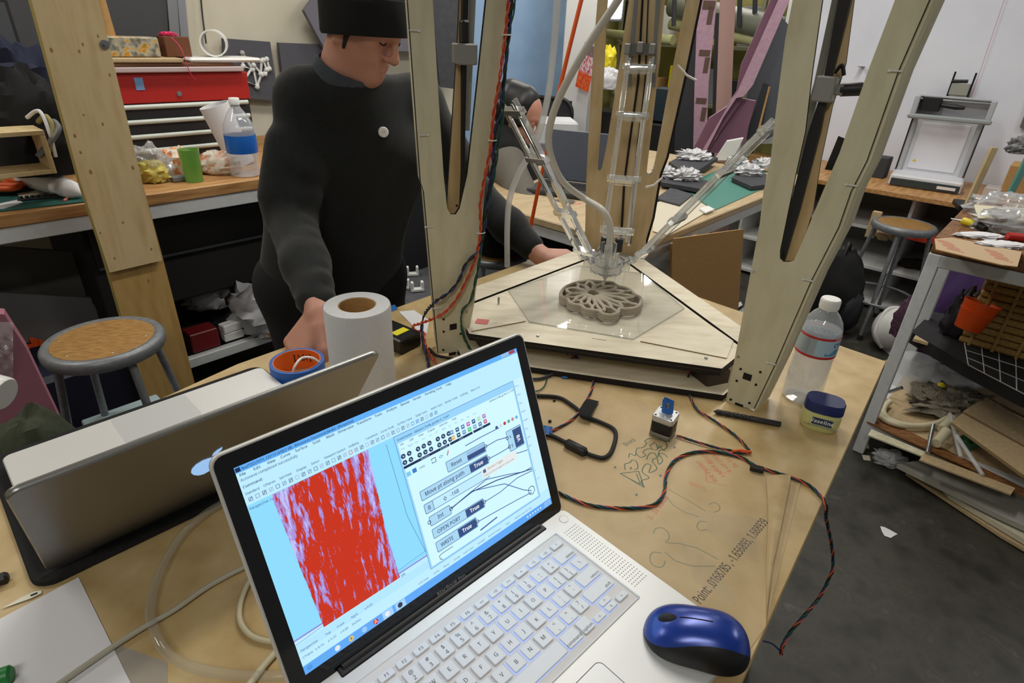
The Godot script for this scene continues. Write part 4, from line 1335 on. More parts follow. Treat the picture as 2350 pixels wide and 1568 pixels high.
func build_front_laptop() -> void:
	var turn := deg_to_rad(44.92)
	var o := thing("laptop", "open silver laptop showing a red tool path and node editor on its screen", "laptop", Transform3D(Basis(Vector3.UP, turn), Vector3(-0.0156, TH, -0.4008)))
	var alu := mat("laptop_alu", rgb(214, 214, 212), 0.42, 0.25)
	var g := G.new()
	var xf := Transform3D(Basis.IDENTITY, Vector3(0, 0, 0.0695))
	slab(g, rrect(0.364, 0.249, 0.010), 0.0035, 0.0200, 0.0012, xf)
	obj("base", g, alu, o)
	for s in [[-0.16, -0.04], [0.16, -0.04], [-0.16, 0.17], [0.16, 0.17]]:
		var f := G.new()
		slab(f, ellipse(0.009, 0.009, 14), 0.001, 0.0036, 0, Transform3D(Basis.IDENTITY, Vector3(s[0], 0, s[1])))
		obj("rubber_foot", f, M.rubber, o)
	# keyboard cover and its raised rim
	var cover := mat("key_cover", rgb(222, 219, 218), 0.5)
	g = G.new()
	slab(g, rrect(0.286, 0.1215, 0.005), 0.0200, 0.0206, 0.0002, Transform3D(Basis.IDENTITY, Vector3(0, 0, 0.0312)))
	var tray := obj("keyboard_cover", g, cover, o)
	var rim := G.new()
	for sd in [[0.1425, 0.0312, 0.0022, 0.1225], [-0.1425, 0.0312, 0.0022, 0.1225]]:
		rim.rbox(Vector3(sd[0], 0.0209, sd[1]), Vector3(sd[2], 0.0018, sd[3]), 0.0005)
	for sd in [-0.0302, 0.0926]:
		rim.rbox(Vector3(0, 0.0207, sd), Vector3(0.287, 0.0012, 0.0018), 0.0005)
	obj("cover_rim", rim, mat("key_cover_rim", rgb(226, 228, 230), 0.4), tray)
	# speaker grilles: rows of fine holes
	for s in [-1, 1]:
		var sp := G.new()
		for i in 26:
			for j in 7: sp.box(Vector3(s * (0.1515 + j * 0.0035), 0.02005, -0.024 + i * 0.0042), Vector3(0.0012, 0.0003, 0.0012))
		obj("speaker_grille", sp, mat("grille_hole", rgb(150, 150, 150), 0.8), o)
	var pw := G.new()
	pw.lathe([Vector2(0.006, 0), Vector2(0.006, 0.0006), Vector2(0.005, 0.0008)], 20, Transform3D(Basis.IDENTITY, Vector3(0.168, 0.0200, -0.040)))
	obj("power_button", pw, alu, o)
	var tp := G.new()
	slab(tp, rrect(0.105, 0.076, 0.006), 0.0200, 0.02012, 0.0, Transform3D(Basis.IDENTITY, Vector3(0, 0, 0.147)))
	var pad := obj("trackpad", tp, mat("trackpad", rgb(220, 220, 219), 0.35, 0.1), o)
	var tr := G.new()
	var rp := rrect(0.106, 0.077, 0.0065)
	var lp := []
	for q in rp: lp.append(Vector3(q.x, 0.0201, q.y + 0.147))
	lp.append(lp[0])
	tr.tube(lp, 0.00035, 4)
	obj("trackpad_seam", tr, mat("seam_grey", rgb(120, 120, 120), 0.6), pad)
	# keys
	var keym := mat("key_white", rgb(226, 230, 236), 0.42)
	var leg := mat("key_legend", rgb(66, 70, 82), 0.6)
	var lit := glow("key_backlight", Color(0.72, 0.8, 1.0), 0.34)
	var u := 0.01905
	var rows := [
		[-0.0165, 0.0085, ["esc", "F1", "F2", "F3", "F4", "F5", "F6", "<<", ">ll", ">>", "<", "<)", "<))", "^"], []],
		[0.0, 0.0158, ["~|`", "!|1", "@|2", "#|3", "$|4", "%|5", "^|6", "&|7", "*|8", "(|9", ")|0", "_|-", "+|=", "delete"], [1, 1, 1, 1, 1, 1, 1, 1, 1, 1, 1, 1, 1, 1.5]],
		[0.0188, 0.0158, ["tab", "Q", "W", "E", "R", "T", "Y", "U", "I", "O", "P", "{|[", "}|]", "||\\"], [1.5, 1, 1, 1, 1, 1, 1, 1, 1, 1, 1, 1, 1, 1]],
		[0.0376, 0.0158, ["caps lock", "A", "S", "D", "F", "G", "H", "J", "K", "L", ":|;", "\"|'", "return"], [1.75, 1, 1, 1, 1, 1, 1, 1, 1, 1, 1, 1, 1.75]],
		[0.0564, 0.0158, ["shift", "Z", "X", "C", "V", "B", "N", "M", "<|,", ">|.", "?|/", "shift"], [2.25, 1, 1, 1, 1, 1, 1, 1, 1, 1, 1, 2.25]],
		[0.0752, 0.0165, ["fn", "control", "option", "command", "", "command", "option", "<", "^v", ">"], [1, 1, 1, 1.25, 5, 1.25, 1, 1, 1, 1]]]
	var shapes := {}
	var legends := {}
	for r in rows:
		var x := -7.25 * u
		for i in r[2].size():
			var kw: float = (r[3][i] if r[3].size() > 0 else 14.5 / 14.0) * u
			var cx := x + kw / 2
			x += kw
			var parts := [[r[2][i], 0.0, r[1]]]
			if r[0] > 0.07 and r[2][i] in ["<", ">"]: parts = [[r[2][i], 0.0042, 0.0078]]
			if r[2][i] == "^v": parts = [["^", -0.0042, 0.0078], ["v", 0.0042, 0.0078]]
			for pt in parts:
				var key := "%.4f_%.4f" % [kw, pt[2]]
				if not shapes.has(key):
					var kg := G.new()
					slab(kg, rrect(kw - 0.0032, pt[2], 0.0016, 3), 0.0, 0.0019, 0.0006)
					var lg := G.new()
					slab(lg, rrect(kw - 0.0020, pt[2] + 0.0012, 0.0018, 3), 0.0, 0.0003, 0.0, Transform3D(Basis.IDENTITY, Vector3(-0.0007, 0, 0.0005)))
					shapes[key] = [kg.mesh(keym), lg.mesh(lit)]
				var kn := put("key", shapes[key][0], tray, Transform3D(Basis.IDENTITY, Vector3(cx, 0.0208, r[0] + pt[1])))
				if cx > -0.01 and (i + int(r[0] * 1000)) % 3 != 0:
					put("key_backlight", shapes[key][1], tray, Transform3D(Basis.IDENTITY, Vector3(cx, 0.02062, r[0] + pt[1])))
				var up := Basis(Vector3.RIGHT, -PI / 2)
				var tx: PackedStringArray = pt[0].split("|") if pt[0].length() == 3 and pt[0][1] == "|" else PackedStringArray([pt[0]])
				for e in tx.size():
					if tx[e] == "": continue
					var big := tx[e].length() == 1
					var size := 0.0062 if big else 0.0034
					if pt[2] < 0.012: size = 0.0036
					var lk := tx[e] + str(size)
					if not legends.has(lk): legends[lk] = text_mesh(tx[e], size, leg, false, 0.0001)
					var oz := 0.0
					if tx.size() == 2: oz = -0.0034 if e == 0 else 0.0034
					var ox := 0.0
					if tx[e].length() > 3:
						oz = 0.0040
						ox = 0.0 if kw < 0.027 else (kw * 0.5 - 0.0095 if cx > 0 else -kw * 0.5 + 0.0095)
					put("legend", legends[lk], kn, Transform3D(up, Vector3(ox, 0.00196, oz)))
	# lid
	var a := deg_to_rad(68.19)
	var yv := Vector3(0, sin(a), -cos(a))
	var zv := Vector3(0, cos(a), sin(a))
	var lx := Transform3D(Basis(Vector3.RIGHT, yv, zv), Vector3(-0.0012, 0.0349, -0.0594))
	var lid := G.new()
	var flat := Transform3D(Basis(Vector3.RIGHT, zv, -yv), lx * Vector3(0, 0.1015, 0))
	slab(lid, rrect(0.364, 0.243, 0.011), -0.0062, 0.0, 0.001, flat)
	var ln := obj("lid", lid, alu, o)
	var bz := G.new()
	slab(bz, rrect(0.3595, 0.2385, 0.009), 0.0001, 0.0010, 0.0003, flat)
	var bezel := obj("bezel", bz, mat("bezel_glass", rgb(10, 10, 12), 0.1), ln)
	var sg := G.new()
	sg.quad(lx * Vector3(-0.1656, 0, 0.0012), lx * Vector3(0.1656, 0, 0.0012), lx * Vector3(0.1656, 0.207, 0.0012), lx * Vector3(-0.1656, 0.207, 0.0012))
	var sm := mat("screen_image", Color(0.02, 0.02, 0.02), 0.15)
	sm.emission_enabled = true
	sm.emission = Color.BLACK
	sm.emission_operator = BaseMaterial3D.EMISSION_OP_ADD
	sm.emission_texture = screen_picture()
	sm.emission_energy_multiplier = 1.05
	obj("screen", sg, sm, ln)
	put("maker_lettering", text_mesh("MacBook Pro", 0.0066, mat("logo_grey", rgb(170, 170, 174), 0.5), false, 0.0001), ln, Transform3D(lx.basis, lx * Vector3(0, -0.0115, 0.0013)))
	var hg := G.new()
	hg.tube([Vector3(-0.135, 0.0165, -0.0525), Vector3(0.135, 0.0165, -0.0525)], 0.0072, 12)
	hg.rbox(Vector3(0, 0.0195, -0.049), Vector3(0.28, 0.004, 0.012), 0.001)
	obj("hinge", hg, M.black, o)
	var l := AreaLight3D.new()
	l.name = "screen_light"
	l.area_size = Vector2(0.33, 0.205)
	l.light_energy = 0.012
	l.light_color = Color(0.62, 0.84, 1.0)
	l.shadow_enabled = true
	l.area_range = 8.0
	add_child(l, true)
	l.transform = o.transform * Transform3D(lx.basis * Basis(Vector3.UP, PI), lx * Vector3(0, 0.1035, 0.003))

func apple_outline() -> Array:
	# bitten fruit seen on a laptop lid: body and leaf outlines, unit height about 1
	var body := PackedVector2Array()
	for q in [[0.0, 0.30], [0.13, 0.36], [0.28, 0.34], [0.37, 0.25], [0.28, 0.15], [0.25, 0.02], [0.29, -0.11], [0.40, -0.18], [0.34, -0.33], [0.24, -0.46], [0.13, -0.50], [0.0, -0.45], [-0.13, -0.50], [-0.25, -0.44], [-0.36, -0.28], [-0.42, -0.08], [-0.41, 0.12], [-0.33, 0.28], [-0.20, 0.35], [-0.08, 0.33]]:
		body.append(Vector2(q[0], q[1]))
	var leaf := PackedVector2Array()
	for q in [[0.0, 0.38], [0.02, 0.50], [0.10, 0.60], [0.20, 0.64], [0.19, 0.53], [0.12, 0.43]]: leaf.append(Vector2(q[0], q[1]))
	return [body, leaf]

func build_rear_laptop() -> void:
	# seen from behind: its user sits on the far side of the table
	var turn := deg_to_rad(47.0)
	var e := Vector3(cos(turn), 0, -sin(turn))
	var f := Vector3(-sin(turn), 0, -cos(turn))       # away from the camera
	var c := AX * 0.0 + Vector3.ZERO
	var right_hinge := hy(600, 845, TH + 0.02) - f * 0.243
	var mid := right_hinge - e * 0.182 + f * 0.1215
	var o := thing("laptop", "silver laptop seen from behind with a glowing fruit logo on its lid", "laptop", Transform3D(Basis(e, Vector3.UP, -f), Vector3(mid.x, TH, mid.z)))
	var alu := mat("laptop_alu", Color.WHITE)
	var g := G.new()
	slab(g, rrect(0.364, 0.243, 0.011), 0.007, 0.0235, 0.0015)
	obj("base", g, alu, o)
	var tp := G.new()
	slab(tp, rrect(0.105, 0.076, 0.006), 0.0235, 0.0238, 0.0, Transform3D(Basis.IDENTITY, Vector3(0.0, 0, -0.080)))
	obj("trackpad", tp, mat("trackpad_dull", rgb(196, 198, 198), 0.4, 0.1), o)
	var kb := G.new()
	slab(kb, rrect(0.276, 0.104, 0.004), 0.0235, 0.0237, 0.0, Transform3D(Basis.IDENTITY, Vector3(0.0, 0, 0.030)))
	obj("keyboard", kb, M.black, o)
	var an := deg_to_rad(124.0)
	# lid leans towards the camera from the hinge along the near edge
	var up := Vector3(0, sin(an), -cos(an)).normalized()
	up = Vector3(0, 0.83, 0.558)
	var out := Vector3(0, -0.558, 0.83)                # outside of the lid, faces the camera and down
	var hx := Vector3(0, 0.0130, 0.1275)
	var lid := G.new()
	slab(lid, rrect(0.364, 0.240, 0.011), -0.0035, 0.0035, 0.0012, Transform3D(Basis(Vector3.RIGHT, out, -up), hx + up * 0.121))
	var ln := obj("lid", lid, mat("lid_alu_shaded", rgb(150, 150, 148), 0.36, 0.85), o)  # darker copy of the laptop aluminium, the shade on the lid put into its colour
	var ap := apple_outline()
	var lg := G.new()
	for q in ap:
		var pp := PackedVector2Array()
		for w in q: pp.append(w * 0.052)
		lg.prism(pp, 0.0, 0.0004, Transform3D(Basis(Vector3.RIGHT, up, out), hx + up * 0.118 + out * 0.0036 - Vector3(0.012, 0, 0)))
	obj("logo", lg, glow("logo_light", Color(0.62, 0.8, 1.0), 0.75), ln)
	var sc := G.new()
	slab(sc, rrect(0.352, 0.228, 0.008), 0.0036, 0.0042, 0.0, Transform3D(Basis(Vector3.RIGHT, -out, up), hx + up * 0.122))
	obj("screen", sc, mat("screen_off", rgb(12, 13, 16), 0.15), ln)
	var hg := G.new()
	hg.tube([Vector3(-0.13, 0.020, 0.119), Vector3(0.13, 0.020, 0.119)], 0.006, 10)
	obj("hinge", hg, M.black, o)
	# the soft black sleeve it stands on
	var s := G.new()
	slab(s, rrect(0.392, 0.304, 0.022), 0.0, 0.0065, 0.002)
	lone("laptop_sleeve", "flat black neoprene sleeve under the silver laptop with the glowing logo", "sleeve", s, M.felt_black, "", Transform3D(o.transform.basis, o.transform.origin + o.transform.basis * Vector3(-0.002, 0.0002, -0.008)))

func band(g: G, r0: float, r1: float, y0: float, y1: float, a0: float, a1: float, n: int) -> void:
	# part of a round wall; the picture reads from its left as seen from outside (angle a1) to its right (a0)
	for k in n:
		var p := a1 + (a0 - a1) * k / n
		var q := a1 + (a0 - a1) * (k + 1) / n
		var c := [Vector3(cos(p) * r0, y0, sin(p) * r0), Vector3(cos(q) * r0, y0, sin(q) * r0), Vector3(cos(q) * r1, y1, sin(q) * r1), Vector3(cos(p) * r1, y1, sin(p) * r1)]
		var ns := [Vector3(cos(p), 0, sin(p)), Vector3(cos(q), 0, sin(q))]
		var u0 := float(k) / n
		var u1 := float(k + 1) / n
		var i := g.vert(c[0], ns[0], Vector2(u0, 1)); g.vert(c[1], ns[1], Vector2(u1, 1)); g.vert(c[2], ns[1], Vector2(u1, 0)); g.vert(c[3], ns[0], Vector2(u0, 0))
		g.ix.append_array([i, i + 2, i + 1, i, i + 3, i + 2])
func at_xf(p: Vector3, turn := 0.0) -> Transform3D:
	return Transform3D(Basis(Vector3.UP, turn), p)

func build_table_things() -> void:
	# paper towel roll
	var p := Vector3(-0.229, TH, -0.775)
	var o := thing("paper_towel_roll", "upright roll of white paper towel with a brown cardboard core", "paper towel", at_xf(p + Vector3(0, 0.0005, 0)))
	var tm := mottled("towel", ntex(31, 0.06, [[0.0, rgb(206, 208, 212)], [1.0, rgb(226, 227, 228)]], 3), Vector3(9, 9, 9), 0.95)
	tm.normal_enabled = true; tm.normal_texture = nmap(32, 0.12, 3.0); tm.normal_scale = 0.6
	var g := G.new()
	g.lathe([Vector2(0.0275, 0.0), Vector2(0.0475, 0.0), Vector2(0.0485, 0.002), Vector2(0.0485, 0.197), Vector2(0.0475, 0.2), Vector2(0.0275, 0.2), Vector2(0.0275, 0.0)], 48, Transform3D.IDENTITY, false, false)
	obj("paper", g, tm, o)
	g = G.new()
	g.lathe([Vector2(0.0258, 0.001), Vector2(0.0274, 0.001), Vector2(0.0274, 0.1994), Vector2(0.0258, 0.1994), Vector2(0.0258, 0.001)], 36, Transform3D.IDENTITY, false, false)
	obj("core", g, M.cardboard, o)
	# loose outer sheet edge
	g = G.new()
	band(g, 0.0492, 0.0492, 0.001, 0.1985, deg_to_rad(170), deg_to_rad(262), 18)
	obj("loose_sheet", g, tm, o)
	# blue painter's tape
	p = hy(681, 826, TH + 0.04); p.y = TH + 0.0005
	o = thing("tape_roll", "roll of blue masking tape with an orange inner core", "tape", at_xf(p))
	g = G.new()
	g.lathe([Vector2(0.0400, 0.0), Vector2(0.0458, 0.0), Vector2(0.0460, 0.001), Vector2(0.0460, 0.037), Vector2(0.0458, 0.038), Vector2(0.0400, 0.038), Vector2(0.0400, 0.0)], 44, Transform3D.IDENTITY, false, false)
	obj("tape_winding", g, mat("tape_blue", rgb(36, 92, 172), 0.5), o)
	g = G.new()
	g.lathe([Vector2(0.0385, 0.0), Vector2(0.0399, 0.0), Vector2(0.0399, 0.0385), Vector2(0.0385, 0.0385), Vector2(0.0385, 0.0)], 44, Transform3D.IDENTITY, false, false)
	var core := obj("core", g, mat("core_orange", rgb(226, 110, 38), 0.6), o)
	var wr := ["I", "N", "K", "I"]
	for k in 4:
		var an := deg_to_rad(-118 + k * 14)
		var d := Vector3(cos(an), 0, sin(an))
		put("lettering", text_mesh(wr[k], 0.02, M.black, false, 0.0002), core, Transform3D(Basis(Vector3.UP.cross(-d), Vector3.UP, -d), d * 0.0383 + Vector3(0, 0.022, 0)))
	# white lead looped over the tape
	g = G.new()
	g.tube(curve([hy(640, 900, TH + 0.004), hy(668, 868, TH + 0.02), hy(676, 842, TH + 0.045), hy(693, 822, TH + 0.052), hy(718, 822, TH + 0.05), hy(738, 838, TH + 0.03), hy(752, 858, TH + 0.003)], 6), 0.0021, 8)
	lone("white_lead", "thin white lead looping over the blue tape roll", "cable", g, M.white_plastic)
	# black box with yellow label
	var t0 := hy(919, 783, TH + 0.032); var t1 := hy(967, 760, TH + 0.032); var t2 := hy(903, 723, TH + 0.032)
	var ex := (t1 - t0).normalized()
	var ez := ex.cross(Vector3.UP)
	var d2 := 0.105
	var w2 := t0.distance_to(t1)
	var c := t0 + ex * w2 / 2 + (-ez if (t2 - t0).dot(ez) < 0 else ez) * d2 / 2
	o = thing("black_box", "small black plastic box with a yellow label beside the paper towel", "box", Transform3D(Basis(ex, Vector3.UP, ez), Vector3(c.x, TH, c.z)))
	g = G.new()
	g.rbox(Vector3(0, 0.016, 0), Vector3(w2, 0.031, d2), 0.003)
	obj("case", g, mat("box_black", rgb(26, 26, 28), 0.35), o)
	g = G.new()
	g.rbox(Vector3(0, 0.0319, 0.022), Vector3(0.034, 0.0007, 0.018), 0.0003)
	obj("label", g, mat("label_yellow", rgb(224, 214, 34), 0.5), o)
	g = G.new()
	for q in [[-1, -1], [1, -1], [-1, 1], [1, 1]]: g.tube([Vector3(q[0] * (w2 / 2 - 0.006), 0.031, q[1] * (d2 / 2 - 0.006)), Vector3(q[0] * (w2 / 2 - 0.006), 0.0322, q[1] * (d2 / 2 - 0.006))], 0.002, 8)
	obj("screws", g, M.steel_dark, o)
	flat_piece("blue_tape_piece", "short strip of blue tape stuck on the table behind the black box", "tape", [[888, 704], [906, 699], [913, 710], [896, 716]], TH + 0.0008, M.blue)
	flat_piece("white_patch", "flat white patch on the table beside the black box", "tissue", [[915, 715], [950, 712], [985, 735], [980, 765], [962, 762], [935, 735]], TH + 0.001, M.paper_white)  # flat white patch beside the black box
	# mouse
	build_mouse()
	build_bottle()
	build_jar()
	build_motor()
	# drill bit: fluted half and plain shank
	var a := hy(1637, 944, TH + 0.005); var b := hy(1792, 974, TH + 0.005)
	o = thing("drill_bit", "black steel twist drill bit lying on the table", "drill bit", Transform3D(Basis.IDENTITY, Vector3(a.x, TH, a.z)))
	var d := (b - a).normalized()
	var sdv := d.cross(Vector3.UP).normalized()
	var upv := sdv.cross(d)
	g = G.new()
	var rings := []
	var L := a.distance_to(b)
	for i in 61:
		var s := float(i) / 60 * 0.6
		var ring := []
		var taper := clampf(s / 0.05, 0.15, 1.0)
		for k in 16:
			var an := TAU * k / 16
			var tw := an + s * L * TAU / 0.026
			var flute := 1.0 - 0.42 * pow(maxf(0, cos(2.0 * tw)), 1.5) * (1.0 if s < 0.56 else 0.0)
			ring.append(a + d * s * L + (sdv * cos(an) + upv * sin(an)) * 0.0048 * flute * taper - Vector3(a.x, TH, a.z))
		rings.append(ring)
	g.loft(rings)
	obj("flutes", g, mat("drill_steel", rgb(58, 58, 60), 0.4, 0.6), o)
	g = G.new()
	g.tube([a + d * L * 0.6 - Vector3(a.x, TH, a.z), a + d * (L - 0.001) - Vector3(a.x, TH, a.z), b - Vector3(a.x, TH, a.z)], [0.0047, 0.0047, 0.004], 14)
	obj("shank", g, mat("drill_shank", rgb(72, 72, 74), 0.35, 0.6), o)
	# paper sheets, knife blade and marker in the near corner
	flat_piece("paper_sheet", "blank white sheet of paper lying on the table near the white cable", "paper", [[180, 1325], [300, 1568], [360, 1700], [-150, 1800], [-150, 1560], [-60, 1452]], TH + 0.0009, M.paper_white)
	flat_piece("plastic_sheet", "clear plastic sheet partly under the blank white paper", "plastic", [[240, 1470], [385, 1520], [380, 1700], [300, 1700]], TH + 0.0005, M.bag_film)
	o = thing("knife_blade", "loose pointed hobby knife blade lying on the table", "blade", at_xf(hy(50, 1376, TH)))
	var inv := o.transform.affine_inverse()
	g = G.new()
	var bl := []
	for q in [[2, 1398], [52, 1370], [78, 1358], [95, 1355], [95, 1362], [70, 1374]]: bl.append(inv * hy(q[0], q[1], TH + 0.0016))
	var s2 := G.new()
	plate(bl, 0.001, 0.0016, g, s2)
	obj2("blade", g, mat("blade_steel", rgb(214, 212, 196), 0.3, 0.6), s2, M.steel, o)
	g = G.new()
	g.box(inv * hy(78, 1364, TH + 0.0019), Vector3(0.006, 0.0003, 0.002), Basis(Vector3.UP, 0.7))
	obj("slot", g, M.charred, o)
	o = thing("green_marker", "green felt marker at the near corner of the table", "marker", at_xf(hy(10, 1560, TH)))
	inv = o.transform.affine_inverse()
	g = G.new()
	g.tube([inv * hy(-90, 1590, TH + 0.008), inv * hy(-20, 1562, TH + 0.008)], 0.008, 14)
	obj("barrel", g, mat("marker_white", rgb(210, 214, 210), 0.4), o)
	g = G.new()
	g.tube([inv * hy(-20, 1562, TH + 0.008), inv * hy(22, 1548, TH + 0.008), inv * hy(29, 1546, TH + 0.008)], [0.0085, 0.0085, 0.006], 14)
	obj("cap", g, mat("marker_green", rgb(28, 128, 58), 0.4), o)
	g = G.new()
	g.rbox(hy(-6, 1332, TH + 0.006), Vector3(0.02, 0.012, 0.012), 0.003, Basis(Vector3.UP, 0.6))
	lone("black_clip", "small black clip lying on the bare table", "clip", g, M.black)
	# stray bits on the table
	for q in [[1296, 869, 0.010, "blue"], [1262, 968, 0.005, "black"], [1272, 920, 0.004, "black"]]:
		g = G.new()
		var w := hy(q[0], q[1], TH + 0.003)
		g.tube([w - Vector3(q[2] / 2, 0, q[2] / 3), w + Vector3(q[2] / 2, 0, -q[2] / 3)], 0.0022, 8)
		lone("wire_stub", ("short blue plastic stub beside the printer's lower plate" if q[3] == "blue" else "tiny black wire clipping on the brown paper"), "clipping", g, M[q[3]], "clippings on the table")

func flat_piece(called: String, label: String, cat: String, px: Array, y: float, mt: Material, thick := 0.0005, group := "") -> MeshInstance3D:
	var pts := []
	for q in px: pts.append(hy(q[0], q[1], y))
	var c := Vector3.ZERO
	for w in pts: c += w
	c /= pts.size()
	var loc := []
	for w in pts: loc.append(w - Vector3(c.x, y, c.z))
	var g := G.new(); var s := G.new()
	plate(loc, -thick, 0.0, g, s)
	var o := obj2(called, g, mt, s, mt, null, at_xf(Vector3(c.x, y, c.z)))
	tag(o, label, cat, group)
	return o

func build_mouse() -> void:
	var y := TH + 0.0202
	var nose := hy(1480, 1432, y + 0.012)
	var tail := hy(1724, 1492, y + 0.012)
	var d := (tail - nose); d.y = 0
	var L := 0.104
	d = d.normalized()
	var c := (nose + tail) / 2
	var o := thing("computer_mouse", "blue and black wireless mouse resting on the laptop's palm rest", "mouse", Transform3D(Basis(d, Vector3.UP, d.cross(Vector3.UP)), Vector3(c.x, y, c.z)))
	var blue := mat("mouse_blue", rgb(24, 58, 150), 0.28)
	blue.metallic = 0.25
	blue.clearcoat_enabled = true; blue.clearcoat = 0.4; blue.clearcoat_roughness = 0.25
	var dark := mat("mouse_black", rgb(17, 17, 19), 0.45)
	var sect := func(t: float, an: float) -> Vector3:
		# an 0..PI from the far side over the top to the near side
		var x := -cos(t * PI)
		var k := sqrt(maxf(0.0, 1.0 - pow(absf(x), 2.6)))
		var w := 0.0325 * k * (1.0 - 0.10 * cos((x + 0.1) * 2.4) + 0.02)
		var h := 0.0375 * pow(k, 0.9) * (1.0 + 0.16 * x)
		var cy := 0.004
		var ca := cos(an)
		var sa := sin(an)
		var px := signf(ca) * pow(absf(ca), 0.85) * w
		var py := cy + pow(maxf(sa, 0.0), 0.8) * (h - cy)
		return Vector3(x * L * 0.5, py, -px)
	var split := func(t: float, near: bool) -> float:
		var x := -cos(t * PI)
		if near: return PI - (0.52 + 0.34 * sin((x * 0.5 + 0.25) * PI))
		return 0.34 + 0.12 * x
	var top := G.new()
	top.sheet(28, 20, func(i, j):
		var t: float = 0.005 + 0.99 * i
		return sect.call(t, lerpf(split.call(t, false), split.call(t, true), 1.0 - j)))
	obj("top_shell", top, blue, o)
	var low := G.new()
	for near in [false, true]:
		low.sheet(28, 8, func(i, j):
			var t: float = 0.002 + 0.996 * i
			var a0: float = split.call(t, near)
			var an: float = lerpf(a0, PI if near else 0.0, j if near else 1.0 - j) if not near else lerpf(PI, a0, j)
			var q: Vector3 = sect.call(t, an)
			var k := 1.0
			return Vector3(q.x, q.y, q.z * k))
	low.sheet(28, 6, func(i, j):
		var t: float = 0.002 + 0.996 * i
		var q0: Vector3 = sect.call(t, 0.0)
		var q1: Vector3 = sect.call(t, PI)
		var q := q0.lerp(q1, j)
		return Vector3(q.x * 0.97, 0.0008, q.z * 0.95))
	obj("lower_shell", low, dark, o)
	var skirt := G.new()
	skirt.sheet(56, 2, func(i, j):
		var t: float = i * 2.0 if i < 0.5 else 2.0 - i * 2.0
		var q: Vector3 = sect.call(0.002 + 0.996 * t, 0.0 if i < 0.5 else PI)
		return Vector3(q.x * lerpf(1.0, 0.97, j), lerpf(q.y, 0.0008, j), q.z * lerpf(1.0, 0.95, j)))
	obj("skirt", skirt, dark, o)
	var wh := G.new()
	wh.ball(Vector3(-L * 0.5 * 0.56, 0.0255, 0.0), Vector3(0.0115, 0.0085, 0.0055), Basis.IDENTITY, 16, 10)
	obj("scroll_wheel", wh, mat("wheel_grey", rgb(34, 34, 38), 0.6), o)
	var seam := G.new()
	var pts := []
	for k in 9: pts.append(sect.call(acos(clampf(0.40 - k * 0.075, -1, 1)) / PI, PI / 2) + Vector3(0, 0.0002, 0))
	seam.tube(pts, 0.0005, 5)
	obj("seam", seam, dark, o)

func build_bottle() -> void:
	var p := hy(1836, 912, TH); p.y = TH + 0.0003
	var o := thing("water_bottle", "clear plastic water bottle with white cap and blue and red label on the table", "bottle", at_xf(p))
	var g := G.new()
	var pr := [Vector2(0.012, 0.004), Vector2(0.024, 0.0), Vector2(0.0305, 0.003), Vector2(0.0325, 0.010)]
	for k in 9:
		pr.append(Vector2(0.0315, 0.016 + k * 0.0085)); pr.append(Vector2(0.0325, 0.020 + k * 0.0085))
	pr.append_array([Vector2(0.0318, 0.095), Vector2(0.0318, 0.132), Vector2(0.0325, 0.135), Vector2(0.0318, 0.143), Vector2(0.028, 0.155), Vector2(0.021, 0.166), Vector2(0.0145, 0.173), Vector2(0.0125, 0.176), Vector2(0.0125, 0.180)])
	g.lathe(pr, 36, Transform3D.IDENTITY, true, false)
	obj("bottle_wall", g, glassy("pet", Color(0.9, 0.93, 0.96), 0.22, 0.04), o)
	g = G.new()
	var wt := [Vector2(0.02, 0.003)]
	for q in pr:
		if q.y > 0.001 and q.y < 0.14: wt.append(q * Vector2(0.965, 1.0) + Vector2(0, 0.0006))
	wt.append(Vector2(0.0305, 0.1405))
	g.lathe(wt, 36)
	obj("water", g, glassy("water", Color(0.88, 0.92, 0.95), 0.2, 0.02), o)
	g = G.new()
	g.lathe([Vector2(0.0150, 0.176), Vector2(0.0152, 0.177), Vector2(0.0152, 0.1925), Vector2(0.0140, 0.1940)], 32)
	obj("cap", g, M.white_plastic, o)
	g = G.new()
	for k in 32:
		var an := TAU * k / 32
		g.box(Vector3(cos(an) * 0.0153, 0.185, sin(an) * 0.0153), Vector3(0.0008, 0.012, 0.0012), Basis(Vector3.UP, -an))
	obj("cap_ribs", g, M.white_plastic, o)
	var img := Image.create(768, 160, false, Image.FORMAT_RGB8)
	img.fill(rgb(176, 206, 224))
	for yy in 160:
		for xx in range(0, 768):
			if yy > 70 and yy < 132 and xx > 250:
				var m := 96.0 + 14.0 * sin(xx * 0.03) + 10.0 * sin(xx * 0.071 + 1.0)
				if yy > m: img.set_pixel(xx, yy, rgb(96, 156, 186))
	img.fill_rect(Rect2i(0, 0, 768, 18), rgb(196, 52, 54)); img.fill_rect(Rect2i(0, 142, 768, 18), rgb(196, 52, 54))
	img.fill_rect(Rect2i(0, 18, 190, 124), rgb(166, 180, 186))
	for k in 9: letters(img, "Nutrition Facts 0 cal 0 g 0 mg", 6, 28 + k * 13, 11, rgb(96, 110, 120))
	letters(img, "BOTTLED AT THE SOURCE", 300, 9, 14, Color.WHITE, true)
	letters(img, "CRYSTAL GEYSER", 296, 54, 44, rgb(22, 62, 124), true)
	letters(img, "ALPINE SPRING WATER", 310, 92, 26, rgb(52, 112, 156))
	var lm := mat("bottle_label", Color.WHITE, 0.35)
	lm.albedo_texture = ImageTexture.create_from_image(img)
	g = G.new()
	band(g, 0.0330, 0.0330, 0.0955, 0.1345, deg_to_rad(-160), deg_to_rad(200), 48)
	obj("label", g, lm, o, Transform3D(Basis(Vector3.UP, deg_to_rad(-10)), Vector3.ZERO))

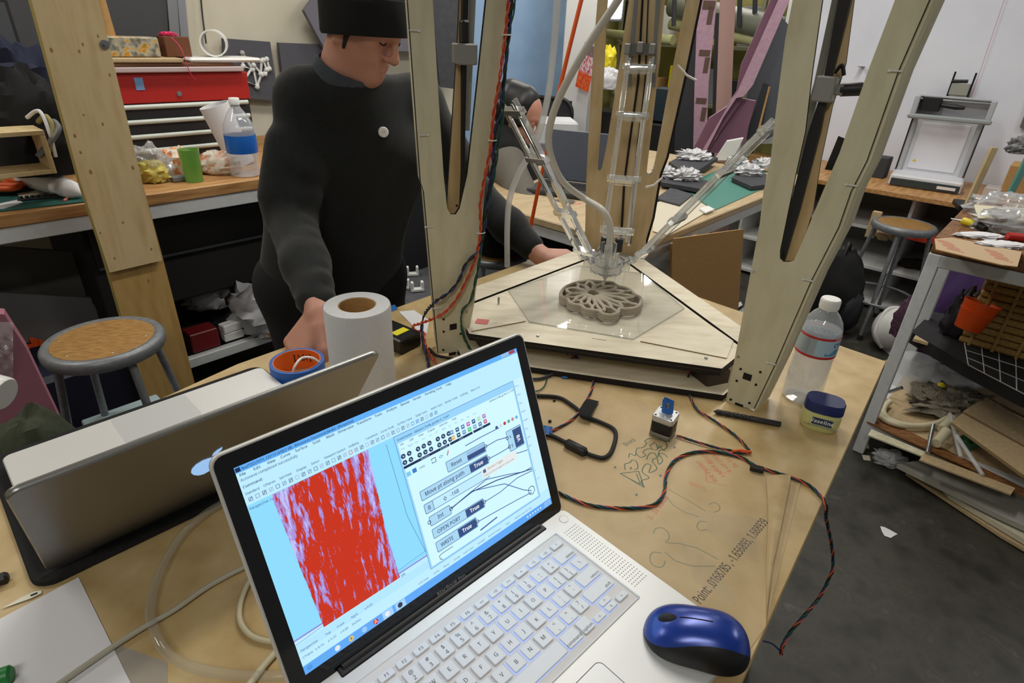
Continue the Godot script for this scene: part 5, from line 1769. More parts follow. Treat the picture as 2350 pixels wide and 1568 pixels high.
func build_jar() -> void:
	var p := hy(1876, 978, TH); p.y = TH + 0.0003
	var face := (cam_at - p); face.y = 0
	var turn := atan2(face.x, face.z) + 0.12
	var o := thing("jelly_jar", "small pale yellow jar with dark blue lid at the table edge", "jar", at_xf(p, turn))
	var g := G.new()
	var body := PackedVector2Array()
	var lid := PackedVector2Array()
	for k in 36:
		var an := TAU * k / 36
		var q := Vector2(signf(cos(an)) * pow(absf(cos(an)), 0.8) * 0.030, signf(sin(an)) * pow(absf(sin(an)), 0.8) * 0.022)
		body.append(q)
	for k in 16:
		var an := TAU * k / 16
		lid.append(Vector2(signf(cos(an)) * pow(absf(cos(an)), 0.7) * 0.0305, signf(sin(an)) * pow(absf(sin(an)), 0.7) * 0.0235))
	var rings := []
	for l in [[0.0, 0.86], [0.003, 0.94], [0.012, 1.0], [0.026, 1.0], [0.034, 0.96], [0.036, 0.88]]:
		var r := []
		for q in body: r.append(Vector3(q.x * l[1], l[0], q.y * l[1]))
		rings.append(r)
	g.loft(rings)
	var jm := mat("jelly", rgb(208, 206, 138), 0.35)
	jm.subsurf_scatter_enabled = true; jm.subsurf_scatter_strength = 0.3
	obj("jar_body", g, jm, o)
	g = G.new()
	rings = []
	for l in [[0.036, 1.0], [0.050, 0.98], [0.053, 0.92]]:
		var r := []
		for q in lid: r.append(Vector3(q.x * l[1], l[0], q.y * l[1]))
		rings.append(r)
	g.loft(rings)
	obj("lid", g, mat("lid_blue", rgb(24, 38, 96), 0.35), o)
	g = G.new()
	g.rbox(Vector3(0.002, 0.0215, 0.0222), Vector3(0.030, 0.0125, 0.0008), 0.0003)
	var lb := obj("label", g, mat("label_navy", rgb(20, 48, 92), 0.4), o)
	put("lettering", text_mesh("Vaseline", 0.0088, M.white, true, 0.0002), lb, at_xf(Vector3(0.002, 0.0218, 0.02275)))
	put("lettering", text_mesh("PURE PETROLEUM JELLY", 0.0020, mat("print_blue", rgb(60, 90, 130), 0.5), false, 0.0002), lb, at_xf(Vector3(0.002, 0.0125, 0.0222)))

func build_motor() -> void:
	var a := hy(1487, 1000, TH); var b := hy(1531, 1017, TH)
	var ex := (b - a).normalized()
	var ez := ex.cross(Vector3.UP)
	var s := 0.0345
	var c := a + ex * s / 2 - ez * s / 2
	var o := thing("stepper_motor", "small square stepper motor with black middle, silver ends and blue tape flag", "motor", Transform3D(Basis(ex, Vector3.UP, ez), Vector3(c.x, TH, c.z)))
	var sil := mat("motor_silver", rgb(204, 206, 208), 0.35, 0.6)
	var oct := func(w: float) -> PackedVector2Array:
		var q := PackedVector2Array()
		for k in [[1, 0.78], [0.78, 1], [-0.78, 1], [-1, 0.78], [-1, -0.78], [-0.78, -1], [0.78, -1], [1, -0.78]]: q.append(Vector2(k[0], k[1]) * w / 2)
		return q
	var g := G.new()
	slab(g, oct.call(s), 0.0005, 0.010, 0.0008)
	obj("rear_cap", g, mat("motor_grey", rgb(138, 138, 130), 0.4, 0.5), o)
	g = G.new()
	slab(g, oct.call(s - 0.001), 0.010, 0.030, 0.0003)
	obj("stator", g, M.black, o)
	g = G.new()
	slab(g, oct.call(s), 0.030, 0.040, 0.0008)
	obj("front_cap", g, sil, o)
	g = G.new()
	for q in [[-1, -1], [1, -1], [-1, 1], [1, 1]]: g.tube([Vector3(q[0] * 0.0125, 0.0399, q[1] * 0.0125), Vector3(q[0] * 0.0125, 0.0403, q[1] * 0.0125)], 0.0018, 8)
	obj("screw_holes", g, M.charred, o)
	g = G.new()
	g.lathe([Vector2(0.0105, 0.040), Vector2(0.0105, 0.0418), Vector2(0.005, 0.0422)], 24)
	obj("pilot_ring", g, sil, o)
	g = G.new()
	g.tube([Vector3(0, 0.042, 0), Vector3(0, 0.060, 0)], 0.0025, 10)
	obj("shaft", g, M.steel, o)
	g = G.new()
	g.sheet(6, 6, func(i, j): return Vector3(-0.007 + 0.017 * i - j * 0.003, 0.0425 + j * 0.021, 0.003 + 0.002 * sin(i * 5.0) - 0.004 * j))
	g.sheet(6, 6, func(i, j): return Vector3(-0.007 + 0.017 * i - j * 0.003, 0.0425 + j * 0.021, -0.003 - 0.004 * j - 0.001 * sin(i * 5.0)))
	var fl := obj("tape_flag", g, mat("flag_blue", rgb(36, 104, 190), 0.5), o)
	put("lettering", text_mesh("Y", 0.010, M.black, false, 0.0002), fl, at_xf(Vector3(0.0, 0.055, 0.0042)))

# ---------------------------------------------------------------- wires
func wire_bundle(called: String, label: String, path: Array, cols: Array, r: float, spread: float, turns: float, group := "") -> Node3D:
	var q := resample(path, 0.004)
	var o := thing(called, label, "wires", Transform3D(Basis.IDENTITY, q[0]), group)
	for k in cols.size():
		var g := G.new()
		g.tube(strand(q, spread, k, cols.size(), turns), r, 6)
		obj("wire", g, M[cols[k]], o, o.transform.affine_inverse())
	return o
func on_table(a: Array, h := 0.0035) -> Array:
	var p := []
	for k in range(0, a.size(), 2): p.append(hy(a[k], a[k + 1], TH + h))
	return p

func build_wires() -> void:
	var c4 := ["orange_wire", "blue_wire", "green_wire", "black_wire"]
	var main := on_table([1262, 1118, 1285, 1133, 1350, 1159, 1430, 1167, 1498, 1160, 1524, 1130, 1529, 1090, 1550, 1056, 1590, 1039, 1640, 1037, 1700, 1050, 1735, 1070, 1790, 1088, 1850, 1110, 1884, 1140])
	var e := hy(1896, 1160, TH + 0.004)
	main.append(e)
	var edge_d := hy(1896, 1190, TH - 0.03)
	main.append_array([edge_d, hd(1908, 1250, 0.84), hd(1912, 1300, 0.84), hd(1902, 1330, 0.82), hd(1880, 1372, 0.78), hd(1845, 1415, 0.72), hd(1815, 1450, 0.68), hd(1797, 1480, 0.66), hd(1792, 1502, 0.66)])
	wire_bundle("motor_wires", "long twisted orange, blue and green wires snaking over the brown paper and off the edge", curve(main, 6), c4, 0.0011, 0.0016, 22.0)
	wire_bundle("motor_wires", "twisted wires running from the small stepper motor to an orange joint", curve(on_table([1553, 1000, 1600, 1015, 1650, 1029, 1690, 1036, 1722, 1041]), 6), c4, 0.0009, 0.0013, 30.0)
	wire_bundle("motor_wires", "twisted wires coming from under the printer's wired foot past the drill bit", curve([hy(1585, 845, TH + 0.03)] + on_table([1577, 880, 1582, 905, 1600, 940, 1640, 966, 1688, 1000, 1712, 1025, 1720, 1038, 1700, 1040, 1682, 1038]), 6), c4, 0.0009, 0.0014, 24.0)
	wire_bundle("motor_wires", "twisted orange and black wires leaving the printer in front of the black cord", curve([hy(1300, 812, TH + 0.03)] + on_table([1343, 831, 1362, 857, 1356, 900, 1322, 955, 1275, 985, 1240, 1000]), 6), ["orange_wire", "black_wire", "blue_wire"], 0.001, 0.0014, 26.0)
	var g := G.new()
	g.tube(on_table([1680, 1036, 1700, 1034, 1725, 1038], 0.0055), 0.002, 8)
	lone("wire_sleeve", "short orange sleeve joining the twisted motor wires", "sleeve", g, M.orange)
	g = G.new()
	g.rbox(hy(1737, 1076, TH + 0.006), Vector3(0.019, 0.008, 0.009), 0.001, Basis(Vector3.UP, -0.35))
	lone("wire_connector", "black plug connector on the long twisted wires", "connector", g, M.black)
	g = G.new()
	g.tube(curve([hd(1752, 1472, 0.62), hd(1772, 1478, 0.64), hd(1790, 1494, 0.66)], 5), 0.0012, 6)
	lone("wire_tail", "thin dark wire end hanging under the table edge", "cable", g, M.blue_wire)
	# black power cord with ferrite and strap
	var o := thing("power_cable", "black power cord with a ferrite lump and a strap, coiled beside the laptop", "cord", at_xf(hy(1340, 1000, TH)))
	var inv := o.transform.affine_inverse()
	g = G.new()
	g.tube(curve(on_table([1225, 908, 1280, 912, 1310, 928, 1345, 955, 1380, 970, 1408, 985, 1413, 1005, 1402, 1038, 1385, 1051, 1360, 1046, 1340, 1038], 0.005), 6), 0.0034, 10)
	obj("cord", g, M.rubber, o, inv)
	g = G.new()
	g.tube(curve(on_table([1298, 1016, 1270, 1002, 1240, 992], 0.005), 5), 0.0034, 10)
	obj("cord", g, M.rubber, o, inv)
	g = G.new()
	var f0 := hy(1302, 1018, TH + 0.008); var f1 := hy(1341, 1038, TH + 0.008)
	g.tube([f0 - (f1 - f0) * 0.12, f0, f1, f1 + (f1 - f0) * 0.12], [0.004, 0.0078, 0.0078, 0.004], 12)
	obj("ferrite", g, M.black, o, inv)
	g = G.new()
	var st := [hy(1350, 965, TH + 0.008), hy(1342, 950, TH + 0.014), hy(1355, 925, TH + 0.010), hy(1362, 918, TH + 0.004)]
	var cv := curve(st, 5)
	g.sheet(15, 2, func(i, j): return cv[int(round(i * 15))] + Vector3(0.010, 0, 0.004) * (j - 0.5) * 2.0)
	obj("strap", g, M.felt_black, o, inv)
	g = G.new()
	g.tube(curve([hy(1335, 808, TH + 0.03), hy(1310, 826, TH + 0.01), hy(1280, 852, TH + 0.005), hy(1245, 868, TH + 0.005), hy(1215, 870, TH + 0.005)], 6), 0.0028, 8)
	lone("grey_lead", "dark grey lead running out from under the printer plates", "cable", g, M.dark_grey)
	g = G.new()
	g.tube(curve(on_table([1215, 850, 1245, 852, 1256, 862, 1250, 885, 1238, 896, 1225, 898], 0.004), 5), 0.0012, 6)
	lone("green_wire", "thin green wire curled beside the printer's lower plate", "cable", g, M.green_wire)
	g = G.new()
	g.sheet(4, 3, func(i, j): return hy(lerpf(1242, 1268, i), lerpf(975, 1000, j * 0.8 + i * 0.2), TH + 0.003 + 0.006 * sin(i * 3.0)))
	lone("blue_tape_tag", "blue tape tag on wires beside the laptop screen", "tape", g, M.blue)
	# wires tied to the front tower
	var nL := Vector3(0.469, 0, 0.883)
	var pL := hy(1036, 818, TH) + nL * 0.008
	var T := func(a: Array) -> Array:
		var q := []
		for k in range(0, a.size(), 2): q.append(hp(a[k], a[k + 1], pL, nL))
		return q
	wire_bundle("tower_wires", "red wire pair tied down the edge of the printer tower", curve(T.call([1196, -200, 1168, 0, 1160, 80, 1147, 180, 1132, 270, 1126, 340, 1112, 410, 1102, 470, 1103, 530, 1092, 590, 1070, 645, 1042, 695, 1010, 724]) + [hy(965, 742, TH + 0.05), hy(948, 748, TH + 0.03), hy(952, 760, TH + 0.02), hy(972, 762, TH + 0.014), hy(975, 785, TH + 0.006), hy(985, 810, TH + 0.005), hy(1003, 838, TH + 0.005), hy(1010, 860, TH + 0.005)], 6), ["red_wire", "orange_wire"], 0.0016, 0.0017, 26.0)
	wire_bundle("tower_wires", "black wire pair tied down the edge of the printer tower", curve(T.call([1208, -200, 1174, 0, 1167, 80, 1160, 150, 1150, 240, 1138, 300, 1131, 380, 1122, 440, 1112, 520, 1098, 574, 1070, 605, 1052, 645, 1030, 672, 1000, 692]) + [hy(975, 720, TH + 0.06), hy(968, 755, TH + 0.03), hy(972, 790, TH + 0.01), hy(982, 830, TH + 0.005), hy(984, 860, TH + 0.005)], 6), ["black_wire", "blue_wire"], 0.0017, 0.0018, 22.0)
	wire_bundle("tower_wires", "green wire pair tied down the edge of the printer tower", curve(T.call([1214, -200, 1182, 0, 1170, 70, 1158, 180, 1154, 260, 1144, 330, 1134, 400, 1120, 470, 1106, 545, 1100, 600, 1090, 650, 1080, 690, 1062, 712, 1058, 740]) + [hy(1064, 770, TH + 0.05), hy(1075, 795, TH + 0.02), hy(1085, 810, TH + 0.006)], 6), ["green_wire", "green_wire"], 0.0014, 0.0016, 16.0)
	for q in [[1162, 80], [1130, 322], [1104, 534]]:
		g = G.new()
		var w := hp(q[0], q[1], pL, nL)
		var eL := Vector3(0.883, 0, -0.469)
		var rg := []
		for k in 17: rg.append(w + eL * cos(TAU * k / 16) * 0.007 + nL * sin(TAU * k / 16) * 0.005)
		g.tube(rg, 0.0011, 6)
		lone("cable_tie", "white cable tie round the wires on the printer tower", "cable tie", g, M.white_plastic, "cable ties on the tower wires")
	# thin black cord at the tower foot
	g = G.new()
	g.tube(curve(on_table([985, 800, 1000, 815, 1030, 822, 1060, 828], 0.004), 5), 0.0026, 8)
	lone("black_lead", "black lead lying round the foot of the wired printer tower", "cable", g, M.rubber)
	# pale leads and the clear tube on the near side
	g = G.new()
	g.tube(curve(on_table([40, 1640, 150, 1560, 262, 1483, 330, 1440, 400, 1400, 480, 1345, 553, 1306, 600, 1285], 0.004), 6), 0.0030, 10)
	lone("usb_cable", "pale grey cable lying over the white paper towards the laptop", "cable", g, mat("cable_pale", rgb(176, 172, 156), 0.45))
	g = G.new()
	g.tube(curve(on_table([690, 1478, 620, 1473, 575, 1458, 551, 1425, 552, 1385, 568, 1342, 590, 1310], 0.004), 6), 0.0028, 10)
	lone("laptop_cable", "cream cable bending close along the laptop's side", "cable", g, mat("cable_cream", rgb(198, 190, 160), 0.45))
	g = G.new()
	g.tube(curve(on_table([690, 1440, 640, 1490, 600, 1535, 560, 1590], 0.005), 6), 0.0036, 10)
	lone("laptop_cable", "cream cable crossing straight out from under the laptop", "cable", g, mat("cable_cream", rgb(198, 190, 160), 0.45))
	g = G.new()
	g.tube(curve(on_table([520, 1150, 470, 1180, 415, 1230, 368, 1310, 345, 1385, 348, 1430, 375, 1490, 430, 1528, 520, 1548, 620, 1552, 700, 1550], 0.006), 7), 0.0048, 12)
	lone("clear_tube", "loop of clear plastic tubing lying on the table by the laptop", "tube", g, glassy("tube_loop", Color(0.8, 0.8, 0.76), 0.15, 0.08))

# first point along the ray of a pixel that lies inside the joined bones
func body_hit(u: float, v: float, bones: Array, near := 0.6, far := 4.0) -> Vector3:
	var d := ray(u, v).normalized()
	var t := near
	while t < far:
		var p := cam_at + d * t
		for b in bones:
			var ba: Vector3 = b[1] - b[0]
			var h := clampf((p - b[0]).dot(ba) / maxf(ba.dot(ba), 1e-9), 0, 1)
			if (p - b[0] - ba * h).length() < lerpf(b[2], b[3], h): return p
		t += 0.004
	return cam_at + d * far
func limb(pts: Array, rs: Array) -> Array:
	var out := []
	for i in pts.size() - 1: out.append([pts[i], pts[i + 1], rs[i], rs[i + 1]])
	return out
# hand: wrist, direction of the fingers, back of the hand, thumb side (+1 / -1), curl of each joint in radians
func hand_bones(w: Vector3, dir: Vector3, back: Vector3, thumb: float, curl: float, sc := 1.0) -> Array:
	var d := dir.normalized()
	var n := (back - d * back.dot(d)).normalized()
	var s := d.cross(n) * thumb
	var out := []
	for k in 4:
		var off := (0.030 - 0.020 * k) * sc
		var kn := w + d * (0.088 - 0.004 * absf(k - 1.2)) * sc + s * off
		out.append([w + s * off * 0.55 + d * 0.012 * sc, kn, 0.017 * sc, 0.0125 * sc, 0.012])
		var q := kn
		var dd := d
		for j in 3:
			var l: float = [0.043, 0.027, 0.022][j] * [0.95, 1.05, 0.98, 0.78][k] * sc
			dd = dd.rotated(d.cross(n), -curl * [0.8, 1.0, 0.7][j])
			if (dd - n).length() < 0.0: break
			var e := q + dd * l
			out.append([q, e, [0.0105, 0.0095, 0.0085][j] * sc, [0.0096, 0.0086, 0.0072][j] * sc, 0.004])
			q = e
	var t0 := w + s * 0.024 * sc + d * 0.02 * sc
	var t1 := t0 + (s * 0.75 + d * 0.8 - n * 0.25).normalized() * 0.042 * sc
	var t2 := t1 + (s * 0.25 + d * 1.0 - n * 0.35).normalized() * 0.032 * sc
	var t3 := t2 + (d * 1.0 - n * 0.5 - s * 0.1).normalized() * 0.026 * sc
	out.append([t0, t1, 0.018 * sc, 0.0125 * sc, 0.012]); out.append([t1, t2, 0.0118 * sc, 0.0105 * sc, 0.006]); out.append([t2, t3, 0.0105 * sc, 0.008 * sc, 0.004])
	return out
func head_bones(c: Vector3, f: Vector3, up: Vector3, sc := 1.0) -> Array:
	var F := f.normalized()
	var S := F.cross(up).normalized()
	var U := S.cross(F).normalized()
	var P := func(x: float, y: float, z: float) -> Vector3: return c + (S * x + U * y + F * z) * sc
	var out := []
	var add := func(a: Vector3, b: Vector3, r0: float, r1: float, k := 0.018, sg := 1.0): out.append([a, b, r0 * sc, r1 * sc, k, sg])
	add.call(P.call(0, 0.045, -0.035), P.call(0, 0.05, 0.015), 0.076, 0.073)
	add.call(P.call(0, 0.0, 0.01), P.call(0, 0.03, 0.03), 0.060, 0.062)
	for s in [-1, 1]:
		add.call(P.call(s * 0.052, -0.025, 0.0), P.call(s * 0.012, -0.088, 0.066), 0.020, 0.018, 0.03)
		add.call(P.call(s * 0.038, -0.012, 0.056), P.call(s * 0.026, -0.045, 0.064), 0.020, 0.019, 0.025)
		add.call(P.call(s * 0.010, 0.026, 0.087), P.call(s * 0.044, 0.026, 0.068), 0.010, 0.009, 0.014)
		add.call(P.call(s * 0.070, -0.004, -0.014), P.call(s * 0.068, -0.040, -0.004), 0.011, 0.008, 0.006)
		add.call(P.call(s * 0.074, -0.010, -0.020), P.call(s * 0.077, -0.004, -0.024), 0.013, 0.011, 0.005)
	add.call(P.call(0, -0.086, 0.070), P.call(0, -0.090, 0.076), 0.020, 0.017, 0.02)
	add.call(P.call(0, -0.05, 0.05), P.call(0, -0.07, 0.06), 0.036, 0.030, 0.02)
	for s in [-1, 1]: add.call(P.call(s * 0.031, 0.006, 0.099), P.call(s * 0.034, 0.006, 0.097), 0.012, 0.011, 0.012, -1.0)
	add.call(P.call(0, 0.022, 0.088), P.call(0, -0.022, 0.112), 0.0075, 0.0095, 0.010)
	add.call(P.call(0, -0.026, 0.108), P.call(0, -0.028, 0.104), 0.0115, 0.010, 0.008)
	for s in [-1, 1]:
		add.call(P.call(s * 0.010, -0.030, 0.098), P.call(s * 0.011, -0.029, 0.094), 0.0075, 0.006, 0.006)
		add.call(P.call(s * 0.030, 0.006, 0.076), P.call(s * 0.032, 0.006, 0.075), 0.0125, 0.0125, 0.004)
	add.call(P.call(-0.016, -0.052, 0.088), P.call(0.016, -0.052, 0.088), 0.0055, 0.0055, 0.008)
	add.call(P.call(-0.013, -0.062, 0.087), P.call(0.013, -0.062, 0.087), 0.0065, 0.0065, 0.008)
	add.call(P.call(-0.02, -0.057, 0.099), P.call(0.02, -0.057, 0.099), 0.0028, 0.0028, 0.004, -1.0)
	return out

func build_people() -> void:
	# standing man leaning over the table
	var hc := hd(832, 52, 1.44)
	var face := Vector3(0.80, -0.50, 0.33)
	var o := thing("person", "person in black sweater and black beanie leaning on the table over the printer", "person", at_xf(ab(0.85, 1.42, 0.0)))
	var inv := o.transform.affine_inverse()
	var shR := hd(702, 228, 1.48)
	var shL := hd(955, 238, 1.56)
	var elR := hd(664, 488, 1.41)
	var wrR := hd(738, 720, 1.075)
	var elL := hd(1085, 440, 1.70)
	var wrL := hy(1243, 590, TH + 0.030)
	var neck := hc + Vector3(-0.055, -0.115, -0.02)
	var chest := (shR + shL) * 0.5 + Vector3(-0.01, -0.10, 0.0)
	var belly := hd(780, 480, 1.56)
	var pel := hd(765, 640, 1.62)
	var hipR := pel + (shR - shL).normalized() * 0.10 * Vector3(1, 0, 1)
	var hipL := pel - (shR - shL).normalized() * 0.10 * Vector3(1, 0, 1)
	var fR := ab(0.72, 1.42, 0.06); var fL := ab(1.02, 1.50, 0.06)
	var kR := (hipR + fR) * 0.5 + BX * -0.03; var kL := (hipL + fL) * 0.5 + BX * -0.03
	var U := Vector3(0.5, 0.85, 0.2)
	var skin := G.new()
	nets(skin, head_bones(hc, face, U, 0.9) + [[hc + Vector3(-0.03, -0.05, -0.01), neck, 0.055, 0.06, 0.03]], 0.0042, 0.018)
	nets(skin, hand_bones(wrR, Vector3(-0.50, -0.72, 0.42), Vector3(-0.55, 0.45, 0.65), -1.0, 0.95) + [[wrR, wrR + (elR - wrR) * 0.25, 0.026, 0.032]], 0.0036, 0.01)
	nets(skin, hand_bones(wrL, Vector3(0.85, -0.10, -0.25), Vector3(0, 1, 0.15), 1.0, 0.28) + [[wrL, wrL + (elL - wrL) * 0.25, 0.026, 0.032]], 0.0036, 0.01)
	var core := limb([neck, chest, belly, pel], [0.05, 0.08, 0.08, 0.08]) + limb([neck + Vector3(0, -0.04, 0), shR, elR, wrR], [0.05, 0.05, 0.036, 0.024]) + limb([neck + Vector3(0, -0.04, 0), shL, elL, wrL], [0.05, 0.05, 0.036, 0.024]) + limb([pel, hipR, kR, fR], [0.08, 0.07, 0.045, 0.035]) + limb([pel, hipL, kL, fL], [0.08, 0.07, 0.045, 0.035])
	nets(skin, core, 0.02, 0.03)
	obj("body", skin, M.skin, o, inv)
	# clothes
	var sR := (shR - shL).normalized()
	var sweat := limb([neck + Vector3(0.0, -0.02, 0), chest + Vector3(0, 0.05, 0)], [0.070, 0.115])
	for s in [-1, 1]:
		if s > 0: sweat += limb([chest + Vector3(0, 0.01, 0), belly, pel + Vector3(0, 0.02, 0)], [0.12, 0.125, 0.135])
		sweat += limb([chest + sR * 0.08 * s + Vector3(0, -0.02, 0), belly + sR * 0.075 * s, pel + sR * 0.075 * s + Vector3(0, 0.02, 0)], [0.098, 0.104, 0.118])
	sweat += limb([neck + Vector3(0, -0.05, 0), shR, shR.lerp(elR, 0.5), elR, elR.lerp(wrR, 0.55), wrR + (elR - wrR) * 0.14], [0.066, 0.064, 0.056, 0.052, 0.046, 0.036])
	sweat += limb([neck + Vector3(0, -0.05, 0), shL, shL.lerp(elL, 0.5), elL, elL.lerp(wrL, 0.55), wrL + (elL - wrL) * 0.14], [0.066, 0.064, 0.056, 0.052, 0.046, 0.036])
	for k in 7:
		var t := 0.12 + k * 0.13
		var q := elR.lerp(wrR, t)
		var a := Vector3(0.7, 0.2 + 0.15 * (k % 3), 0.3)
		sweat.append([q - a * 0.026, q + a * 0.026, 0.040 - 0.014 * t, 0.037 - 0.013 * t, 0.012])
	for k in 5:
		var q := shR.lerp(elR, 0.45 + k * 0.12)
		sweat.append([q + Vector3(-0.02, 0.02, 0.02), q + Vector3(0.03, -0.03 + 0.02 * (k % 2), 0.03), 0.042, 0.038, 0.012])
	var sg := G.new()
	nets(sg, sweat, 0.012, 0.03)
	obj("sweater", sg, M.sweater, o, inv)
	var tr := limb([pel + Vector3(0, 0.03, 0), hipR, kR, fR + Vector3(0, 0.02, 0)], [0.12, 0.105, 0.075, 0.062]) + limb([pel + Vector3(0, 0.03, 0), hipL, kL, fL + Vector3(0, 0.02, 0)], [0.12, 0.105, 0.075, 0.062])
	var tg := G.new()
	nets(tg, tr, 0.016, 0.04)
	obj("trousers", tg, mat("trouser_black", rgb(15, 15, 18), 0.9), o, inv)
	for f in [fR, fL]:
		var sh := G.new()
		nets(sh, [[f + Vector3(0, -0.005, 0) , f - BX * 0.15 + Vector3(0, -0.022, 0), 0.045, 0.036]], 0.014, 0.02)
		obj("shoe", sh, M.black_matt, o, inv)
	# grey collar, beanie, hair at the temple, badge
	var cg := G.new()
	var ca := (hc - neck).normalized()
	var cs := ca.cross(Vector3.RIGHT).normalized()
	var cb := Basis(cs.cross(ca), ca, cs)
	cg.lathe([Vector2(0.074, -0.03), Vector2(0.072, 0.01), Vector2(0.068, 0.03), Vector2(0.064, 0.028), Vector2(0.066, -0.03)], 28, Transform3D(cb, neck + ca * 0.002), false, false)
	obj("collar", cg, mottled("collar_grey", ntex(33, 0.05, [[0.0, rgb(52, 58, 64)], [1.0, rgb(74, 80, 88)]], 3), Vector3(9, 9, 9), 0.95), o, inv)
	var F := face.normalized()
	var S := F.cross(U).normalized()
	var bu := (Vector3(0.06, 1.0, 0.02)).normalized()
	var bz := (F - bu * F.dot(bu)).normalized()
	var bx := bu.cross(bz)
	var bb := Basis(bx, bu, bz)
	var bc := hc + bz * 0.002 + Vector3(0, -0.034, 0)
	var bg := G.new()
	var prof := [[0.020, 0.900], [0.016, 0.955], [0.022, 0.985], [0.075, 0.995], [0.082, 0.985], [0.084, 0.955], [0.105, 0.94], [0.135, 0.84], [0.158, 0.64], [0.172, 0.36], [0.177, 0.05]]
	var rings := []
	for p in prof:
		var r := []
		for k in 40:
			var an := TAU * k / 40
			r.append(bc + bb * Vector3(cos(an) * 0.084 * p[1], p[0] - 0.006 + 0.004 * sin(an), sin(an) * 0.098 * p[1]))
		rings.append(r)
	bg.loft(rings, false, true)
	obj("beanie", bg, mottled("knit", ntex(34, 0.05, [[0.0, rgb(12, 12, 13)], [1.0, rgb(21, 21, 22)]], 3), Vector3(14, 40, 14), 0.95), o, inv)
	for s in [-1, 1]:
		var hg := G.new()
		var P := func(x: float, y: float, z: float) -> Vector3: return hc + S * x * 0.9 * s + F.cross(S).normalized() * -y + F * z
		nets(hg, [[P.call(0.072, 0.0, 0.016), P.call(0.070, -0.044, 0.018), 0.008, 0.004], [P.call(0.066, 0.02, -0.03), P.call(0.058, -0.03, -0.046), 0.018, 0.012], [P.call(0.069, 0.025, 0.014), P.call(0.066, 0.02, -0.03), 0.008, 0.012]], 0.004, 0.006)
		obj("hair", hg, mat("hair_brown", rgb(34, 24, 20), 0.7), o, inv)
	for s in [-1, 1]:
		var eb := G.new()
		var Uu := S.cross(F).normalized()
		eb.tube([hc + (S * 0.014 * s + Uu * 0.028 + F * 0.0975) * 0.9, hc + (S * 0.030 * s + Uu * 0.033 + F * 0.090) * 0.9, hc + (S * 0.048 * s + Uu * 0.029 + F * 0.077) * 0.9], [0.0028, 0.0036, 0.0022], 6)
		var lash := G.new()
		lash.tube([hc + (S * 0.020 * s + Uu * 0.003 + F * 0.0875) * 0.9, hc + (S * 0.031 * s - Uu * 0.001 + F * 0.0895) * 0.9, hc + (S * 0.042 * s + Uu * 0.002 + F * 0.084) * 0.9], 0.0016, 6)
		obj("eyelash", lash, mat("hair_brown", Color.BLACK), o, inv)
		obj("eyebrow", eb, mat("hair_brown", Color.BLACK), o, inv)
	var bp := body_hit(878, 303, sweat)
	var bn := (cam_at - bp).normalized()
	bn = (bn + Vector3(0.2, 0.0, 0.1)).normalized()
	var badge := G.new()
	badge.tube([bp - bn * 0.004, bp + bn * 0.014, bp + bn * 0.016], [0.0115, 0.0115, 0.009], 20)
	obj("badge", badge, M.white_plastic, o, inv)
	var br := bn.cross(Vector3.UP).normalized()
	put("badge_print", text_mesh("CA", 0.006, mat("print_pink", rgb(190, 110, 116), 0.6), false, 0.0003), o, inv * Transform3D(Basis(-br, bn.cross(-br), bn), bp + bn * 0.0164))

	# person seated at the middle bench, turned away
	var h2 := hd(1192, 268, 2.95)
	var o2 := thing("person", "person with dark hair in black vest and grey sleeves seated at the middle bench", "person", at_xf(Vector3(h2.x - 0.08, 0, h2.z - 0.05)))
	var inv2 := o2.transform.affine_inverse()
	var f2 := Vector3(0.86, -0.35, 0.25)
	var nk := h2 + Vector3(-0.03, -0.13, 0)
	var s1 := hd(1165, 385, 2.82); var s2 := nk + (nk - s1) * Vector3(0.9, 0, 0.9) + Vector3(0, -0.1, 0)
	var e1 := hd(1222, 492, 2.55); var w1 := hd(1322, 478, 2.45)
	var e2 := s2 + Vector3(0.14, -0.26, 0.05); var w2 := e2 + Vector3(0.25, 0.02, 0.10)
	var hip := Vector3(nk.x - 0.06, 0.62, nk.z - 0.04)
	var k1 := hip + Vector3(0.34, 0.02, 0.16); var k2 := hip + Vector3(0.38, 0.02, -0.08)
	var sk := G.new()
	nets(sk, head_bones(h2, f2, Vector3(0.35, 0.9, 0.1)) + [[h2 + Vector3(-0.02, -0.05, 0), nk, 0.052, 0.056, 0.03]], 0.006, 0.018)
	nets(sk, hand_bones(w1, Vector3(0.9, -0.05, -0.1), Vector3(0, 1, 0.2), 1.0, 0.35, 0.92) + [[w1, w1.lerp(e1, 0.2), 0.024, 0.03]], 0.005, 0.01)
	nets(sk, limb([nk, hip], [0.06, 0.09]) + limb([nk, s1, e1, w1], [0.05, 0.045, 0.033, 0.022]) + limb([nk, s2, e2, w2], [0.05, 0.045, 0.033, 0.022]) + limb([hip, k1, k1 + Vector3(0, -0.45, 0)], [0.07, 0.05, 0.035]) + limb([hip, k2, k2 + Vector3(0, -0.45, 0)], [0.07, 0.05, 0.035]), 0.022, 0.03)
	obj("body", sk, M.skin, o2, inv2)
	var sl := G.new()
	nets(sl, limb([s1 + (nk - s1) * 0.25, s1, e1, w1.lerp(e1, 0.15)], [0.08, 0.082, 0.066, 0.042]) + limb([s2 + (nk - s2) * 0.25, s2, e2, w2], [0.08, 0.08, 0.062, 0.042]), 0.014, 0.03)
	obj("sleeves", sl, mottled("sleeve_grey", ntex(35, 0.05, [[0.0, rgb(92, 88, 80)], [1.0, rgb(116, 110, 102)]], 3), Vector3(9, 9, 9), 0.95), o2, inv2)
	var vs := G.new()
